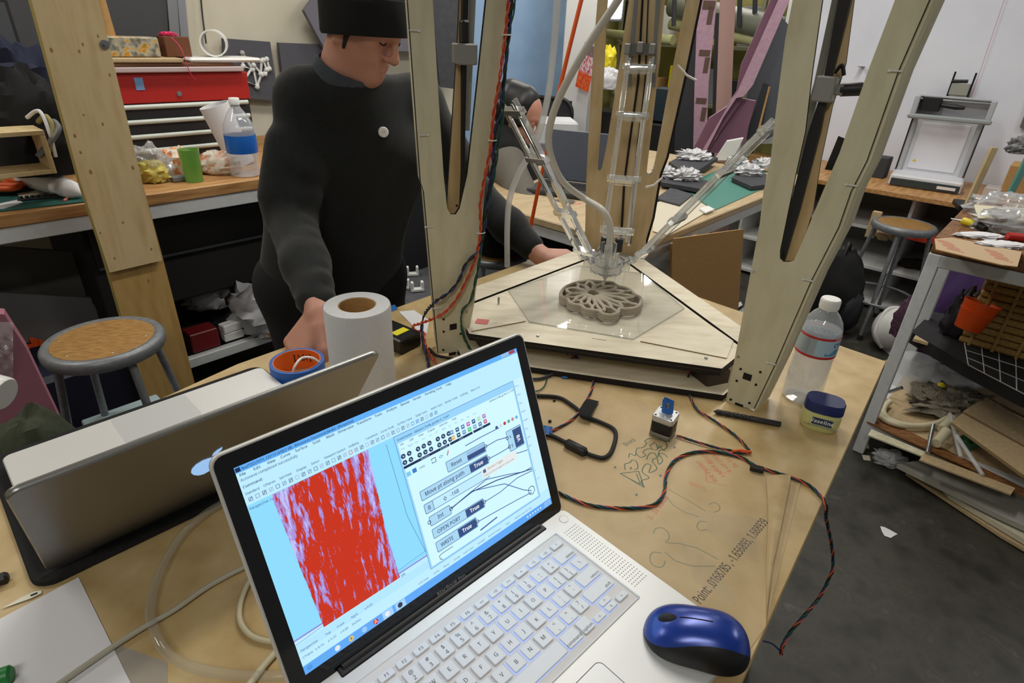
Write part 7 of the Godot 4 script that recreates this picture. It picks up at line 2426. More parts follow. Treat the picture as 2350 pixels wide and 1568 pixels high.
func build_bench_middle() -> void:
	frame_bench("bench", "middle bench with wooden top and white frame beyond the printer", 1.70, 3.45, 0.95, 2.05, 0.92, 0.03, mottled("bench_pale", ntex(40, 0.01, [[0.0, rgb(170, 146, 108)], [1.0, rgb(200, 180, 146)]], 4), Vector3(1, 6, 6), 0.5), [0.25], 0.045)
	var Y := 0.9205
	flat_piece("cutting_mat", "green cutting mat on the middle bench beside the foam scraps", "cutting mat", [[1560, 430], [1680, 375], [1757, 392], [1752, 432], [1640, 482]], Y + 0.003, mat("mat_teal", rgb(70, 130, 118), 0.6), 0.003)
	flat_piece("paper_sheet", "white paper sheets spread at the corner of the middle bench", "paper", [[1500, 470], [1560, 436], [1632, 480], [1530, 540], [1498, 530]], Y + 0.004, mat("paper_warm", rgb(206, 198, 178), 0.8), 0.002)
	flat_piece("foam_scrap", "slate grey foam scrap with white dust on the middle bench", "foam", [[1505, 455], [1540, 430], [1590, 446], [1560, 470]], Y + 0.012, M.foam_dark, 0.008)
	flat_piece("foam_offcut", "hexagonal white foam offcut on the middle bench", "foam", [[1605, 478], [1625, 472], [1640, 480], [1620, 488]], Y + 0.012, M.white, 0.006)
	for q in [[[1535, 372], [1590, 345], [1648, 362], [1600, 392], [1560, 388]], [[1515, 418], [1545, 398], [1640, 418], [1610, 434]], [[1680, 408], [1700, 386], [1760, 400], [1756, 424], [1725, 428]], [[1495, 404], [1515, 392], [1545, 400], [1520, 420]]]:
		var k: int = int(q[0][0])
		flat_piece("dark_board", {1535: "dark grey foam board stacked by the pink foam, white crumbs on it", 1515: "black board lying below the crumb covered board", 1680: "black tray with foam pieces on the green mat", 1495: "small dark board at the edge of the middle bench"}[k], "board", q, Y + {1535: 0.05, 1515: 0.03, 1680: 0.025, 1495: 0.02}[k], mat("slate", rgb(54, 55, 61), 0.7), 0.018)
	for q in [[1588, 366, 0.075, 0.05], [1572, 412, 0.06, 0.032], [1715, 402, 0.06, 0.028], [1520, 405, 0.05, 0.03], [1690, 380, 0.05, 0.025], [1750, 385, 0.05, 0.025]]:
		heap("foam_crumbs", {1588: "white foam crumbs heaped on the dark board by the pink foam", 1572: "white foam crumbs on the black board", 1715: "white shards on the black tray", 1520: "clear crumpled film on the small dark board", 1690: "white foam crumbs behind the clear arm", 1750: "white foam crumbs beside the right printer tower"}[int(q[0])], "crumbs", mat("crumb_white", rgb(222, 222, 226), 0.8), hy(q[0], q[1], Y + q[3] * (1.0 if q[0] in [1588, 1572] else 0.8)), Vector3(q[2], 0.03, q[2] * 0.6), int(q[0]), 0.9, 4.5)
	# open dark laptop
	var lp := hy(1308, 442, Y)
	var o := thing("laptop", "dark open laptop in front of the seated person", "laptop", at_xf(lp, -0.35))
	var g := G.new()
	slab(g, rrect(0.34, 0.23, 0.012), 0.001, 0.022, 0.002)
	obj("base", g, M.dark_grey, o)
	g = G.new()
	for r in 5:
		for c in 13: g.rbox(Vector3(-0.138 + c * 0.023, 0.0235, -0.06 + r * 0.021), Vector3(0.018, 0.003, 0.016), 0.001)
	var kb := obj("keys", g, M.black, o)
	kb.set_meta("kind", "stuff")
	g = G.new()
	g.rbox(Vector3(0, 0.13, -0.155), Vector3(0.34, 0.225, 0.012), 0.004, Basis(Vector3.RIGHT, -0.32))
	obj("lid", g, mat("lid_slate", rgb(66, 72, 84), 0.35), o)
	o = thing("white_bottle", "white plastic bottle with pale blue cap standing on the middle bench", "bottle", at_xf(hy(1277, 396, Y)))
	g = G.new()
	g.lathe([Vector2(0.034, 0), Vector2(0.038, 0.005), Vector2(0.038, 0.12), Vector2(0.030, 0.14), Vector2(0.026, 0.146)], 24)
	obj("bottle_body", g, M.white_plastic, o)
	g = G.new()
	g.lathe([Vector2(0.026, 0.146), Vector2(0.026, 0.168), Vector2(0.024, 0.170)], 24)
	obj("cap", g, mat("cap_sky", rgb(120, 180, 214), 0.4), o)
	o = thing("office_printer", "white and grey desk printer by the blue wall panel", "printer", at_xf(hd(1262, 350, 4.2), 0.1))
	g = G.new()
	g.rbox(Vector3(0, 0.11, 0), Vector3(0.32, 0.22, 0.28), 0.015)
	obj("case", g, mat("printer_white", rgb(206, 208, 212), 0.5), o)
	g = G.new()
	g.rbox(Vector3(0.02, 0.06, 0.135), Vector3(0.24, 0.05, 0.05), 0.005)
	obj("tray", g, M.grey, o)
	o = thing("printer_cabinet", "plain white cabinet under the desk printer", "cabinet", at_xf(hd(1262, 350, 4.2) * Vector3(1, 0, 1), 0.1))
	g = G.new()
	var ph: float = hd(1262, 350, 4.2).y
	g.rbox(Vector3(0, ph / 2, 0), Vector3(0.45, ph - 0.002, 0.4), 0.004)
	obj("body", g, M.white, o)
	g = G.new()
	g.rbox(Vector3(0, ph / 2, 0.202), Vector3(0.43, ph - 0.05, 0.006), 0.002)
	obj("door", g, M.white, o)
	o = thing("office_chair", "black office chair behind the seated person", "chair", at_xf(hd(1238, 420, 4.9) * Vector3(1, 0, 1), -0.4))
	g = G.new()
	g.sheet(10, 10, func(i, j): return Vector3(-0.21 + 0.42 * i, 0.62 + 0.48 * j, -0.05 * cos((i - 0.5) * 2.6) - 0.04 * j))
	obj("backrest", g, M.dark_grey, o)
	g = G.new()
	var rg := []
	for q in rrect(0.44, 0.50, 0.1): rg.append(Vector3(q.x, q.y + 0.86, -0.04))
	rg.append(rg[0])
	g.tube(rg, 0.016, 8)
	obj("back_frame", g, M.black, o)
	g = G.new()
	slab(g, rrect(0.46, 0.46, 0.08), 0.46, 0.53, 0.02, at_xf(Vector3(0, 0, 0.2)))
	obj("seat", g, M.felt_black, o)
	g = G.new()
	g.tube([Vector3(0, 0.06, 0.2), Vector3(0, 0.47, 0.2)], 0.03, 12)
	obj("post", g, M.black, o)
	for k in 5:
		g = G.new()
		var d := Vector3(cos(TAU * k / 5), 0, sin(TAU * k / 5))
		g.tube([Vector3(0, 0.08, 0.2), Vector3(0, 0.05, 0.2) + d * 0.28], [0.022, 0.014], 8)
		g.ball(Vector3(0, 0.027, 0.2) + d * 0.28, Vector3.ONE * 0.027, Basis.IDENTITY, 10, 6)
		obj("foot", g, M.black, o)
	# foam and sheet stock standing behind the bench
	var n := Vector3(-0.30, 0, 0.954)
	var pk: Material = M.foam_pink
	var print_m := mat("print_brown", rgb(96, 74, 66), 0.8)
	var pA := hd(1610, 300, 4.35)
	var fa := flat_thing("foam_plank", "upright pink foam plank with brown printed blocks behind the middle bench", "foam", [1604, -80, 1594, 190, 1583, 700, 1606, 700, 1626, 190, 1645, 0, 1650, -80], pA, n, 0.05, pk)
	for q in [[1627, 12, 24, 16], [1630, 36, 10, 32], [1617, 122, 22, 12], [1621, 150, 10, 30], [1609, 232, 22, 12], [1614, 263, 10, 28]]:
		var b := G.new()
		b.box(hp(q[0], q[1], pA, n) + n * 0.0005, Vector3(q[2], q[3], 1) * 0.0031 * Vector3(1, 1, 0.3), Basis(Vector3.UP.cross(n), Vector3.UP, n))
		wobj("printed_block", b, print_m, fa)
	flat_thing("foam_plank", "plain upright dull pink foam plank behind the printed one", "foam", [1655, -80, 1645, 190, 1628, 700, 1668, 700, 1680, 190, 1688, 5, 1690, -80], hd(1660, 200, 4.7), n, 0.05, mat("foam_tan", rgb(172, 140, 132), 0.85))
	flat_thing("dark_sheet", "dark grey sheet standing between the pink foam planks", "sheet", [1560, 80, 1548, 330, 1540, 700, 1600, 700, 1600, 330, 1602, 20], hd(1580, 300, 4.8), n, 0.02, mat("sheet_black", rgb(46, 48, 54), 0.5))
	flat_thing("dark_sheet", "narrow dark sheet behind the plain foam plank", "sheet", [1640, 30, 1625, 700, 1650, 700, 1662, 30], hd(1640, 200, 4.9), n, 0.02, mat("sheet_black", Color.BLACK))
	# leaning cut foam profile: two long limbs and a wider foot
	var pS := hd(1660, 250, 3.85)
	o = thing("foam_cutout", "leaning mauve foam cut-out with two long tapering limbs and a broad foot", "foam", at_xf(hp(1620, 350, pS, n)))
	board("front_limb", [1618, 352, 1660, 270, 1690, 225, 1706, 222, 1728, 195, 1812, 0, 1840, -80, 1812, -80, 1786, 0, 1690, 215, 1680, 228, 1612, 345], pS + n * 0.04, n, 0.05, pk, mat("foam_mauve", rgb(150, 116, 140), 0.8), o)
	board("rear_limb", [1590, 342, 1602, 320, 1626, 272, 1668, 245, 1690, 210, 1700, 150, 1768, 0, 1800, -80, 1830, -80, 1790, 30, 1725, 160, 1700, 235, 1640, 320, 1622, 350], pS, n, 0.05, mat("foam_deep", rgb(120, 84, 104), 0.8), pk, o)
	board("foot_block", [1624, 350, 1660, 290, 1704, 226, 1735, 232, 1718, 290, 1712, 325, 1660, 352], pS - n * 0.03, n, 0.04, mat("foam_deep", Color.WHITE), pk, o)
	flat_thing("glass_sheet", "tall grey smoked sheet leaning beside the foam cut-out", "sheet", [1700, 318, 1712, 225, 1795, 40, 1812, 60, 1800, 300, 1760, 320], hd(1760, 250, 4.1), n, 0.012, mat("smoked", rgb(84, 88, 96), 0.35))
	flat_thing("dark_sheet", "black board with a pale edge leaning on the smoked sheet", "sheet", [1708, 320, 1752, 190, 1768, 196, 1745, 320], hd(1740, 250, 4.0), n, 0.012, mat("sheet_black", Color.BLACK))
	flat_thing("wood_strip", "thin wooden strip leaning on the smoked sheet", "strip", [1738, 300, 1764, 198, 1768, 199, 1743, 300], hd(1750, 250, 3.9), n, 0.01, M.cardboard)
	flat_thing("white_foam", "white slanted foam block beside the mauve cut-out", "foam", [1640, 368, 1668, 325, 1706, 318, 1680, 368], hd(1675, 345, 3.7), n, 0.06, M.white)
	flat_thing("white_board", "tall white board beside the right printer tower", "board", [1745, 330, 1790, 120, 1812, 0, 1818, -80, 1860, -80, 1850, 330], hd(1790, 200, 4.2), n, 0.02, M.white)
	# cardboard and papers by the bench legs
	var pc := ab(0, 0.88)
	flat_thing("cardboard_sheet", "tall brown cardboard panel leaning by the middle bench", "cardboard", [1548, 548, 1707, 526, 1692, 745, 1535, 745], pc, -BX, 0.006, M.cardboard)
	flat_thing("cardboard_sheet", "brown cardboard flap behind the tall cardboard panel", "cardboard", [1540, 560, 1600, 538, 1600, 620, 1540, 640], pc + BX * 0.05, -BX, 0.006, M.cardboard)
	for k in 3: flat_piece("paper_scrap", ["white paper scrap on the floor by the cardboard panel", "folded white paper beside the cardboard panel", "grey paper piece behind the cardboard panel"][k], "paper", [[[1680, 685], [1696, 680], [1690, 700], [1678, 702]], [[1678, 705], [1700, 692], [1704, 700], [1680, 714]], [[1700, 715], [1716, 706], [1720, 722]]][k], 0.02 + 0.002 * k, M.paper_white)
	for k in 3:
		g = G.new()
		var q: Array = [[1160, 45, 1164, 120], [1555, 150, 1598, 185], [1482, 430, 1520, 408]][k]
		g.tube([hd(q[0], q[1], 1.30 if k == 1 else 1.15), hd((q[0] + q[2]) / 2, (q[1] + q[3]) / 2 + 6, 1.30 if k == 1 else 1.15), hd(q[2], q[3], 1.30 if k == 1 else 1.15)], 0.0022, 6)
		lone("loose_tie", ["white tie tail on the wired tower", "white cable tie tail sticking out of the rear tower", "thin white fibre strung from the rear tower"][k], "cable tie", g, M.white_plastic)

func build_right_side() -> void:
	# wooden worktop along the white wall on white shelving
	var o := thing("wall_shelving", "white open shelving with wooden worktop along the white wall", "shelving", room_xf(ab(4.545, 0.62, 0)))
	# local x = AX (into the wall), local z = -BX
	var g := G.new()
	g.rbox(Vector3(0, 0.775, 0), Vector3(0.78, 0.03, 2.0), 0.003)
	obj("worktop", g, M.bench_wood, o)
	for y in [0.03, 0.27, 0.52]:
		g = G.new()
		g.rbox(Vector3(0.06, y, 0), Vector3(0.62, 0.022, 1.96), 0.002)
		obj("shelf", g, M.white, o)
	for z in [-0.97, -0.45, 0.05, 0.35, 0.62, 0.97]:
		g = G.new()
		g.rbox(Vector3(0.06, 0.38, z), Vector3(0.60, 0.755, 0.02), 0.002)
		obj("divider", g, M.white, o)
	g = G.new()
	g.box(Vector3(0.37, 0.38, 0), Vector3(0.01, 0.755, 1.96))
	obj("back_panel", g, mat("shelf_back", rgb(150, 150, 146), 0.8), o)
	var W := 0.7905
	# white bench-top forming machine
	var c := (hy(2025, 418, W) + hy(2195, 455, W)) / 2
	var mw := 0.40
	o = thing("forming_machine", "white bench-top machine with upright back panel and open black head", "machine", Transform3D(Basis(Vector3.UP, ROOM - PI / 2 + 0.12) * Basis.from_scale(Vector3(0.95, 0.78, 1.0)), c + AX * 0.19))
	# local z faces the room, x along the wall
	g = G.new()
	g.rbox(Vector3(0, 0.045, 0.0), Vector3(mw, 0.09, 0.34), 0.012)
	var bs := obj("base", g, mat("machine_white", rgb(214, 216, 222), 0.4), o)
	g = G.new()
	g.rbox(Vector3(0, 0.035, 0.171), Vector3(mw - 0.02, 0.055, 0.012), 0.004)
	obj("front_panel", g, mat("machine_dark", rgb(48, 58, 62), 0.4), bs)
	g = G.new()
	g.rbox(Vector3(mw * 0.30, 0.035, 0.178), Vector3(0.10, 0.022, 0.002), 0.0005)
	obj("maker_plate", g, M.white, bs)
	g = G.new()
	g.rbox(Vector3(0, 0.30, -0.07), Vector3(mw - 0.06, 0.44, 0.03), 0.006)
	obj("back_panel", g, mat("machine_white", Color.WHITE), o)
	g = G.new()
	g.rbox(Vector3(0, 0.29, -0.052), Vector3(mw - 0.13, 0.36, 0.008), 0.003)
	obj("recessed_panel", g, mat("machine_pale", rgb(226, 226, 234), 0.35), o)
	for s in [-1, 1]:
		g = G.new()
		g.rbox(Vector3(s * (mw / 2 - 0.025), 0.29, -0.055), Vector3(0.028, 0.42, 0.06), 0.006)
		obj("side_column", g, mat("machine_grey", rgb(176, 178, 184), 0.4), o)
		g = G.new()
		g.rbox(Vector3(s * (mw / 2 - 0.006), 0.29, -0.05), Vector3(0.006, 0.40, 0.05), 0.002)
		obj("rubber_strip", g, M.black, o)
	g = G.new()
	for s in [-1, 1]: g.rbox(Vector3(s * mw / 2, 0.585, -0.04), Vector3(0.03, 0.15, 0.16), 0.006)
	g.rbox(Vector3(0, 0.655, -0.09), Vector3(mw, 0.015, 0.06), 0.004); g.rbox(Vector3(0, 0.585, -0.115), Vector3(mw, 0.14, 0.012), 0.003)
	obj("head_frame", g, mat("machine_grey", Color.WHITE), o)
	g = G.new()
	g.rbox(Vector3(0, 0.512, 0.02), Vector3(mw + 0.05, 0.035, 0.05), 0.01)
	obj("front_bar", g, mat("machine_bar", rgb(150, 158, 158), 0.35), o)
	g = G.new()
	g.rbox(Vector3(-mw * 0.30, 0.60, -0.06), Vector3(0.11, 0.10, 0.08), 0.006)
	obj("motor_block", g, M.black, o)
	g = G.new()
	g.tube([Vector3(-mw * 0.15, 0.60, -0.02), Vector3(mw * 0.05, 0.597, 0.0), Vector3(mw * 0.16, 0.595, 0.005)], [0.016, 0.02, 0.012], 12)
	obj("lever", g, M.black, o)
	g = G.new()
	g.tube([Vector3(-mw / 2, 0.635, -0.05), Vector3(mw / 2, 0.635, -0.05)], 0.008, 8)
	obj("guide_rod", g, M.steel, o)
	g = G.new()
	g.prism(PackedVector2Array([Vector2(-0.012, 0), Vector2(0.012, 0), Vector2(0, 0.02)]), 0, 0.0008, at_xf(Vector3(-mw * 0.26, 0.165, -0.0478)))
	obj("warning_label", g, mat("warn_yellow", rgb(222, 190, 30), 0.5), o)
	# rack fixture on the wall above it, thin pink line, small marks
	o = thing("wall_bracket", "small steel rack with a black clamp fixed on the white wall", "bracket", at_xf(hp(2205, 205, ab(4.94, 0), -AX), ROOM - PI / 2))
	for s in [-1, 1]:
		g = G.new()
		g.tube([Vector3(s * 0.055, -0.17, 0.04), Vector3(s * 0.055, 0.10, 0.04)], 0.006, 6)
		obj("upright", g, M.steel_dark, o)
		g = G.new()
		g.tube([Vector3(s * 0.055, -0.04, 0.0), Vector3(s * 0.055, -0.04, 0.04)], 0.006, 6)
		obj("standoff", g, M.steel_dark, o)
	g = G.new()
	g.rbox(Vector3(0, 0, 0.04), Vector3(0.10, 0.07, 0.05), 0.004)
	obj("block", g, mat("block_green", rgb(150, 152, 140), 0.5), o)
	g = G.new()
	g.tube([Vector3(-0.05, 0.045, 0.06), Vector3(0.03, 0.05, 0.06)], 0.010, 8)
	obj("clamp", g, M.black, o)
	g = G.new()
	g.tube([hp(2318, -40, ab(4.90, 0), -AX), hp(2222, 245, ab(4.90, 0), -AX)], 0.0016, 5)
	lone("pink_line", "thin pink string strung down the white wall", "string", g, mat("line_pink", rgb(214, 150, 160), 0.7))
	g = G.new()
	g.rbox(Vector3.ZERO, Vector3(0.10, 0.004, 0.03), 0.001)
	lone("wall_pin", "short grey peg on the white wall beside the printer tower", "peg", g, M.grey, "", at_xf(hp(1978, 153, ab(4.93, 0), -AX), ROOM))
	flat_thing("wall_poster", "dark torn print at the end of the white wall", "poster", [2340, 292, 2375, 200, 2375, 310], ab(4.93, 0), -AX, 0.002, mat("print_grey", rgb(108, 102, 98), 0.8))
	bxt("speaker", "small black speaker on the worktop beside the printer tower", "speaker", M.dark_grey, hy(2012, 405, W), Vector3(0.12, 0.13, 0.10), ROOM)
	flat_thing("tablet", "black tablet leaning on the white wall behind the tower", "tablet", [1888, 400, 1924, 312, 1950, 322, 1915, 405], hd(1915, 360, 4.7), Vector3(-0.45, 0.1, 0.88).normalized(), 0.012, M.black_gloss)
	# things past the machine on the worktop
	bxt("power_adapter", "flat black power adapter on the worktop beside the machine", "adapter", M.black, hy(2212, 478, W), Vector3(0.17, 0.03, 0.09), ROOM + 0.3)
	for q in [[2228, 468, 2275, 340, 0], [2330, 450, 2362, 330, 1]]:
		g = G.new()
		var a := hd(q[0], q[1], 3.75)
		a.y = maxf(a.y, W + 0.002)
		g.rbox((a + hd(q[2], q[3], 3.85)) / 2, Vector3(0.05, a.distance_to(hd(q[2], q[3], 3.85)), 0.012), 0.002, Basis(Vector3.UP, 0.4) * Basis(Vector3(0, 0, 1), -0.10))
		lone("wood_stick", ["narrow wooden stick leaning beside the machine", "teal painted stick leaning on cardboard beside the machine"][q[4]], "stick", g, [M.pine, mat("teal", rgb(90, 150, 140), 0.6)][q[4]])
	bxt("cardboard_box", "brown cardboard box standing at the end of the worktop", "box", M.cardboard, hy(2325, 470, W), Vector3(0.2, 0.22, 0.16), ROOM)
	heap("mesh_coil", "tangle of grey wire mesh standing behind the sticks", "mesh", mat("mesh_grey", rgb(120, 120, 122), 0.5), hd(2332, 352, 4.0), Vector3(0.05, 0.05, 0.04), 21, 0.5)
	bxt("clear_block", "clear plastic block and film on the worktop", "block", M.cloudy, hy(2268, 465, W), Vector3(0.12, 0.09, 0.08), ROOM)
	# shelves: offcuts and a reel
	g = G.new()
	g.lathe([Vector2(0.04, 0), Vector2(0.10, 0.0), Vector2(0.10, 0.03), Vector2(0.04, 0.03), Vector2(0.04, 0)], 24, Transform3D.IDENTITY, false, false)
	lone("cable_reel", "red cable reel lying on the white shelf", "reel", g, mat("reel_red", rgb(214, 66, 34), 0.5), "", at_xf(hy(2118, 548, 0.532)))
	for k in 3: bxt("wood_offcut", ["pale wood offcut standing on the upper white shelf", "flat wood offcut on the upper white shelf", "curved wood offcut beside the reel on the shelf"][k], "offcut", M.mdf, hy([1995, 2020, 2045][k], [545, 545, 548][k], 0.532), Vector3([0.03, 0.14, 0.10][k], [0.16, 0.03, 0.05][k], 0.05), ROOM + k * 0.4)
	heap("dark_brush", "dark brown brush lying on the middle white shelf", "brush", mat("brush_brown", rgb(60, 46, 34), 0.9), hy(2105, 612, 0.282), Vector3(0.12, 0.03, 0.06), 23, 0.5, 4.0)
	o = thing("backpack", "black backpack standing on the floor by the white shelving", "backpack", at_xf(hy(1890, 745, 0.0), ROOM))
	g = G.new()
	blob(g, Vector3(0, 0.21, 0), Vector3(0.17, 0.27, 0.14), 31, 0.18, 1.8)
	obj("bag", g, M.felt_black, o)
	g = G.new()
	blob(g, Vector3(-0.02, 0.14, 0.12), Vector3(0.12, 0.13, 0.06), 32, 0.15, 1.8, false)
	obj("pocket", g, mat("bag_grey", rgb(30, 32, 38), 0.85), o)
	g = G.new()
	g.tube(curve([Vector3(-0.05, 0.46, 0), Vector3(0.0, 0.53, 0), Vector3(0.05, 0.46, 0)], 6), 0.012, 6)
	obj("handle", g, M.black, o)
	stool("cork topped grey steel stool standing by the white shelving", hy(2077, 512, 0.67) * Vector3(1, 0, 1), 0.107)
	# hard hat and purple bag on the floor
	o = thing("hard_hat", "white hard hat lying on the floor by the stool", "helmet", Transform3D(Basis(Vector3(0, 0, 1), 1.1) * Basis(Vector3.UP, 0.4), hy(2040, 800, 0.0) + Vector3(0.0, 0.12, 0)))
	g = G.new()
	g.ball(Vector3.ZERO, Vector3(0.13, 0.13, 0.11), Basis.IDENTITY, 24, 14)
	obj("shell", g, M.white_plastic, o)
	g = G.new()
	g.tube(curve([Vector3(-0.125, 0.03, 0), Vector3(-0.07, 0.115, 0), Vector3(0.07, 0.115, 0), Vector3(0.125, 0.03, 0)], 8), 0.012, 8)
	obj("ridge", g, M.white_plastic, o)
	g = G.new()
	g.lathe([Vector2(0.10, -0.02), Vector2(0.16, -0.03), Vector2(0.158, -0.022), Vector2(0.11, -0.01)], 28, Transform3D.IDENTITY, false, false)
	obj("brim", g, M.white_plastic, o)
	heap("purple_bag", "purple cloth bag on the floor behind the cart leg", "bag", mat("purple", rgb(58, 30, 84), 0.8), hy(2116, 850, 0.0), Vector3(0.17, 0.44, 0.16), 33, 0.18, 1.6)
	heap("patterned_scarf", "dark patterned scarf hanging on the purple bag", "scarf", mottled("scarf", ntex(41, 0.06, [[0.0, rgb(20, 16, 26)], [0.55, rgb(46, 34, 50)], [0.7, rgb(120, 50, 80)], [1.0, rgb(190, 180, 180)]], 3), Vector3(5, 5, 5), 0.9), hd(2066, 770, 3.2), Vector3(0.05, 0.13, 0.06), 34, 0.3)
	heap("dark_cloth", "crumpled dark shiny cloth beside the orange bucket", "cloth", mat("cloth_dark", rgb(40, 36, 44), 0.4), hy(2188, 766, 0.455), Vector3(0.06, 0.13, 0.05), 35, 0.4)
	build_cart()

func build_cart() -> void:
	# white steel cart with thick wooden top
	var a0 := 2.52
	var b1 := 0.235
	var o := thing("shelf_cart", "white steel frame cart with thick wooden top full of scraps", "cart", room_xf(ab(a0, b1, 0)))
	# local x = AX, local z = -BX; near long side runs along +z
	var L := 1.5
	var D := 0.62
	var g := G.new()
	g.rbox(Vector3(D / 2, 0.93, L / 2), Vector3(D, 0.06, L), 0.004)
	obj("top", g, M.butcher, o)
	for y in [0.875, 0.13]:
		for x in [0.02, D - 0.02]:
			g = G.new()
			g.rbox(Vector3(x, y, L / 2), Vector3(0.04, 0.045, L - 0.01), 0.003)
			obj("rail", g, M.white_frame, o)
		for z in [0.02, L - 0.02]:
			g = G.new()
			g.rbox(Vector3(D / 2, y, z), Vector3(D - 0.08, 0.045, 0.038), 0.003)
			obj("rail", g, M.white_frame, o)
	for x in [0.02, D - 0.02]:
		for z in [0.02, L - 0.02]:
			g = G.new()
			g.rbox(Vector3(x, 0.45, z), Vector3(0.042, 0.896, 0.042), 0.003)
			obj("leg", g, M.white_frame, o)
	g = G.new()
	g.rbox(Vector3(D / 2, 0.145, L / 2), Vector3(D - 0.06, 0.016, L - 0.06), 0.002)
	obj("lower_shelf", g, M.mdf, o)
	g = G.new()
	g.rbox(Vector3(D / 2 + 0.15, 0.44, L / 2), Vector3(D - 0.34, 0.016, L - 0.06), 0.002)
	obj("middle_shelf", g, M.mdf, o)
	var T := 0.9605
	# on the wooden top
	o = thing("card_sheet", "flattened cardboard with red print on the cart's wooden top", "cardboard", at_xf(hy(2240, 585, T)))
	var inv := o.transform.affine_inverse()
	g = G.new(); var s := G.new()
	var pts := []
	for q in [[2145, 548], [2185, 545], [2345, 578], [2335, 612], [2300, 608], [2148, 572]]: pts.append(inv * hy(q[0], q[1], T + 0.004))
	plate(pts, 0.0005, 0.004, g, s)
	obj2("sheet", g, mat("card_tan", rgb(186, 160, 128), 0.8), s, M.cardboard, o)
	var rp := mat("print_red", rgb(176, 80, 70), 0.7)
	for k in 16:
		var row := k % 8
		var grp := k / 8
		g = G.new()
		var w := inv * hy(2165 + row * 4 + grp * 110, 553 + row * 3.2 + grp * 22, T + 0.0042)
		g.box(w, Vector3(0.05 if row % 3 else 0.035, 0.0004, 0.004), Basis(Vector3.UP, -0.9))
		obj("printed_line", g, rp, o)
	for q in [[2190, 538, 2300, 550, "white paper strip behind the printed cardboard"], [2250, 555, 2345, 575, "crumpled white paper on the cart top"]]:
		heap("white_paper", q[4], "paper", M.paper_white, hy((q[0] + q[2]) / 2, (q[1] + q[3]) / 2, T), Vector3(0.08, 0.010, 0.03), int(q[0]), 0.4, 3.0)
	o = thing("screwdriver", "yellow and black handled probe tool on the cart top", "tool", at_xf(hy(2225, 512, T)))
	inv = o.transform.affine_inverse()
	g = G.new()
	g.tube([inv * hy(2182, 502, T + 0.015), inv * hy(2212, 508, T + 0.016)], [0.002, 0.005], 8)
	obj("tip", g, M.steel, o)
	g = G.new()
	g.tube([inv * hy(2210, 507, T + 0.016), inv * hy(2240, 515, T + 0.016)], 0.014, 12)
	obj("handle", g, mat("tool_yellow", rgb(216, 196, 28), 0.4), o)
	g = G.new()
	g.tube([inv * hy(2240, 515, T + 0.016), inv * hy(2262, 526, T + 0.014)], [0.015, 0.010], 12)
	obj("grip_end", g, M.black, o)
	for q in [[2300, 490, "clear folded film lying open on the cart top"], [2320, 530, "clear crumpled wrapper on the cart top near the red tool"]]:
		heap("plastic_film", q[2], "film", M.bag_film, hy(q[0], q[1], T), Vector3(0.14, 0.05, 0.09), int(q[0]), 0.5, 3.0)
	flat_piece("round_disc", "round grey mesh disc on clear film on the cart top", "disc", [[2275, 490], [2295, 480], [2325, 482], [2345, 492], [2325, 502], [2295, 502]], T + 0.06, mat("disc_grey", rgb(150, 148, 148), 0.5), 0.004)
	flat_piece("cream_board", "cream board with round cut-out on the cart top", "board", [[2235, 470], [2380, 480], [2380, 505], [2330, 505], [2268, 500], [2245, 500]], T + 0.05, mat("card_cream", Color.WHITE), 0.004)
	g = G.new()
	g.tube([hy(2312, 542, T + 0.014), hy(2372, 548, T + 0.014)], 0.014, 10)
	lone("red_tool", "red tool handle on the cart top beside white paper", "tool", g, M.red)
	# middle level: basket, orange bucket, black gridded tray
	o = thing("wicker_basket", "large yellowish woven basket standing in the cart", "basket", room_xf(ab(3.03, -0.22, 0.4485)))
	var wk := mottled("wicker", ntex(42, 0.04, [[0.0, rgb(110, 84, 40)], [0.5, rgb(160, 128, 70)], [1.0, rgb(184, 152, 92)]], 3), Vector3(3, 12, 3), 0.8)
	for k in 11:
		g = G.new()
		g.rbox(Vector3(0, 0.015 + k * 0.030, 0), Vector3(0.18 - 0.006 * (k % 2), 0.026, 0.56 - 0.006 * (k % 2)), 0.008)
		obj("woven_course", g, wk, o)
	for k in 7:
		g = G.new()
		g.rbox(Vector3(-0.093, 0.165, -0.24 + k * 0.08), Vector3(0.006, 0.33, 0.012), 0.002)
		obj("stake", g, wk, o)
	o = thing("orange_bucket", "bright orange plastic bucket tipped over in the cart", "bucket", Transform3D(Basis(Vector3(0.3, 0, 1).normalized(), -0.22).scaled(Vector3.ONE * 0.78), hy(2218, 756, 0.54)))
	g = G.new()
	g.lathe([Vector2(0.0, 0.004), Vector2(0.055, 0.0), Vector2(0.06, 0.004), Vector2(0.082, 0.15), Vector2(0.086, 0.155), Vector2(0.079, 0.152), Vector2(0.056, 0.008), Vector2(0.0, 0.008)], 28, Transform3D.IDENTITY, false, false)
	obj("pail", g, mat("pail_orange", rgb(232, 84, 20), 0.4), o)
	g = G.new()
	g.lathe([Vector2(0.072, 0.10), Vector2(0.077, 0.10), Vector2(0.079, 0.108), Vector2(0.074, 0.108)], 28, Transform3D.IDENTITY, false, false)
	obj("ridge", g, mat("pail_orange", Color.WHITE), o)
	o = thing("black_tray", "black foam tray scratched with white grid lines in the cart", "tray", at_xf(hy(2240, 840, 0.42)))
	inv = o.transform.affine_inverse()
	g = G.new(); s = G.new()
	pts = []
	for q in [[2092, 762], [2140, 715], [2420, 770], [2460, 950], [2350, 905], [2215, 835]]: pts.append(inv * hy(q[0], q[1], 0.45))
	plate(pts, -0.02, 0.03, g, s)
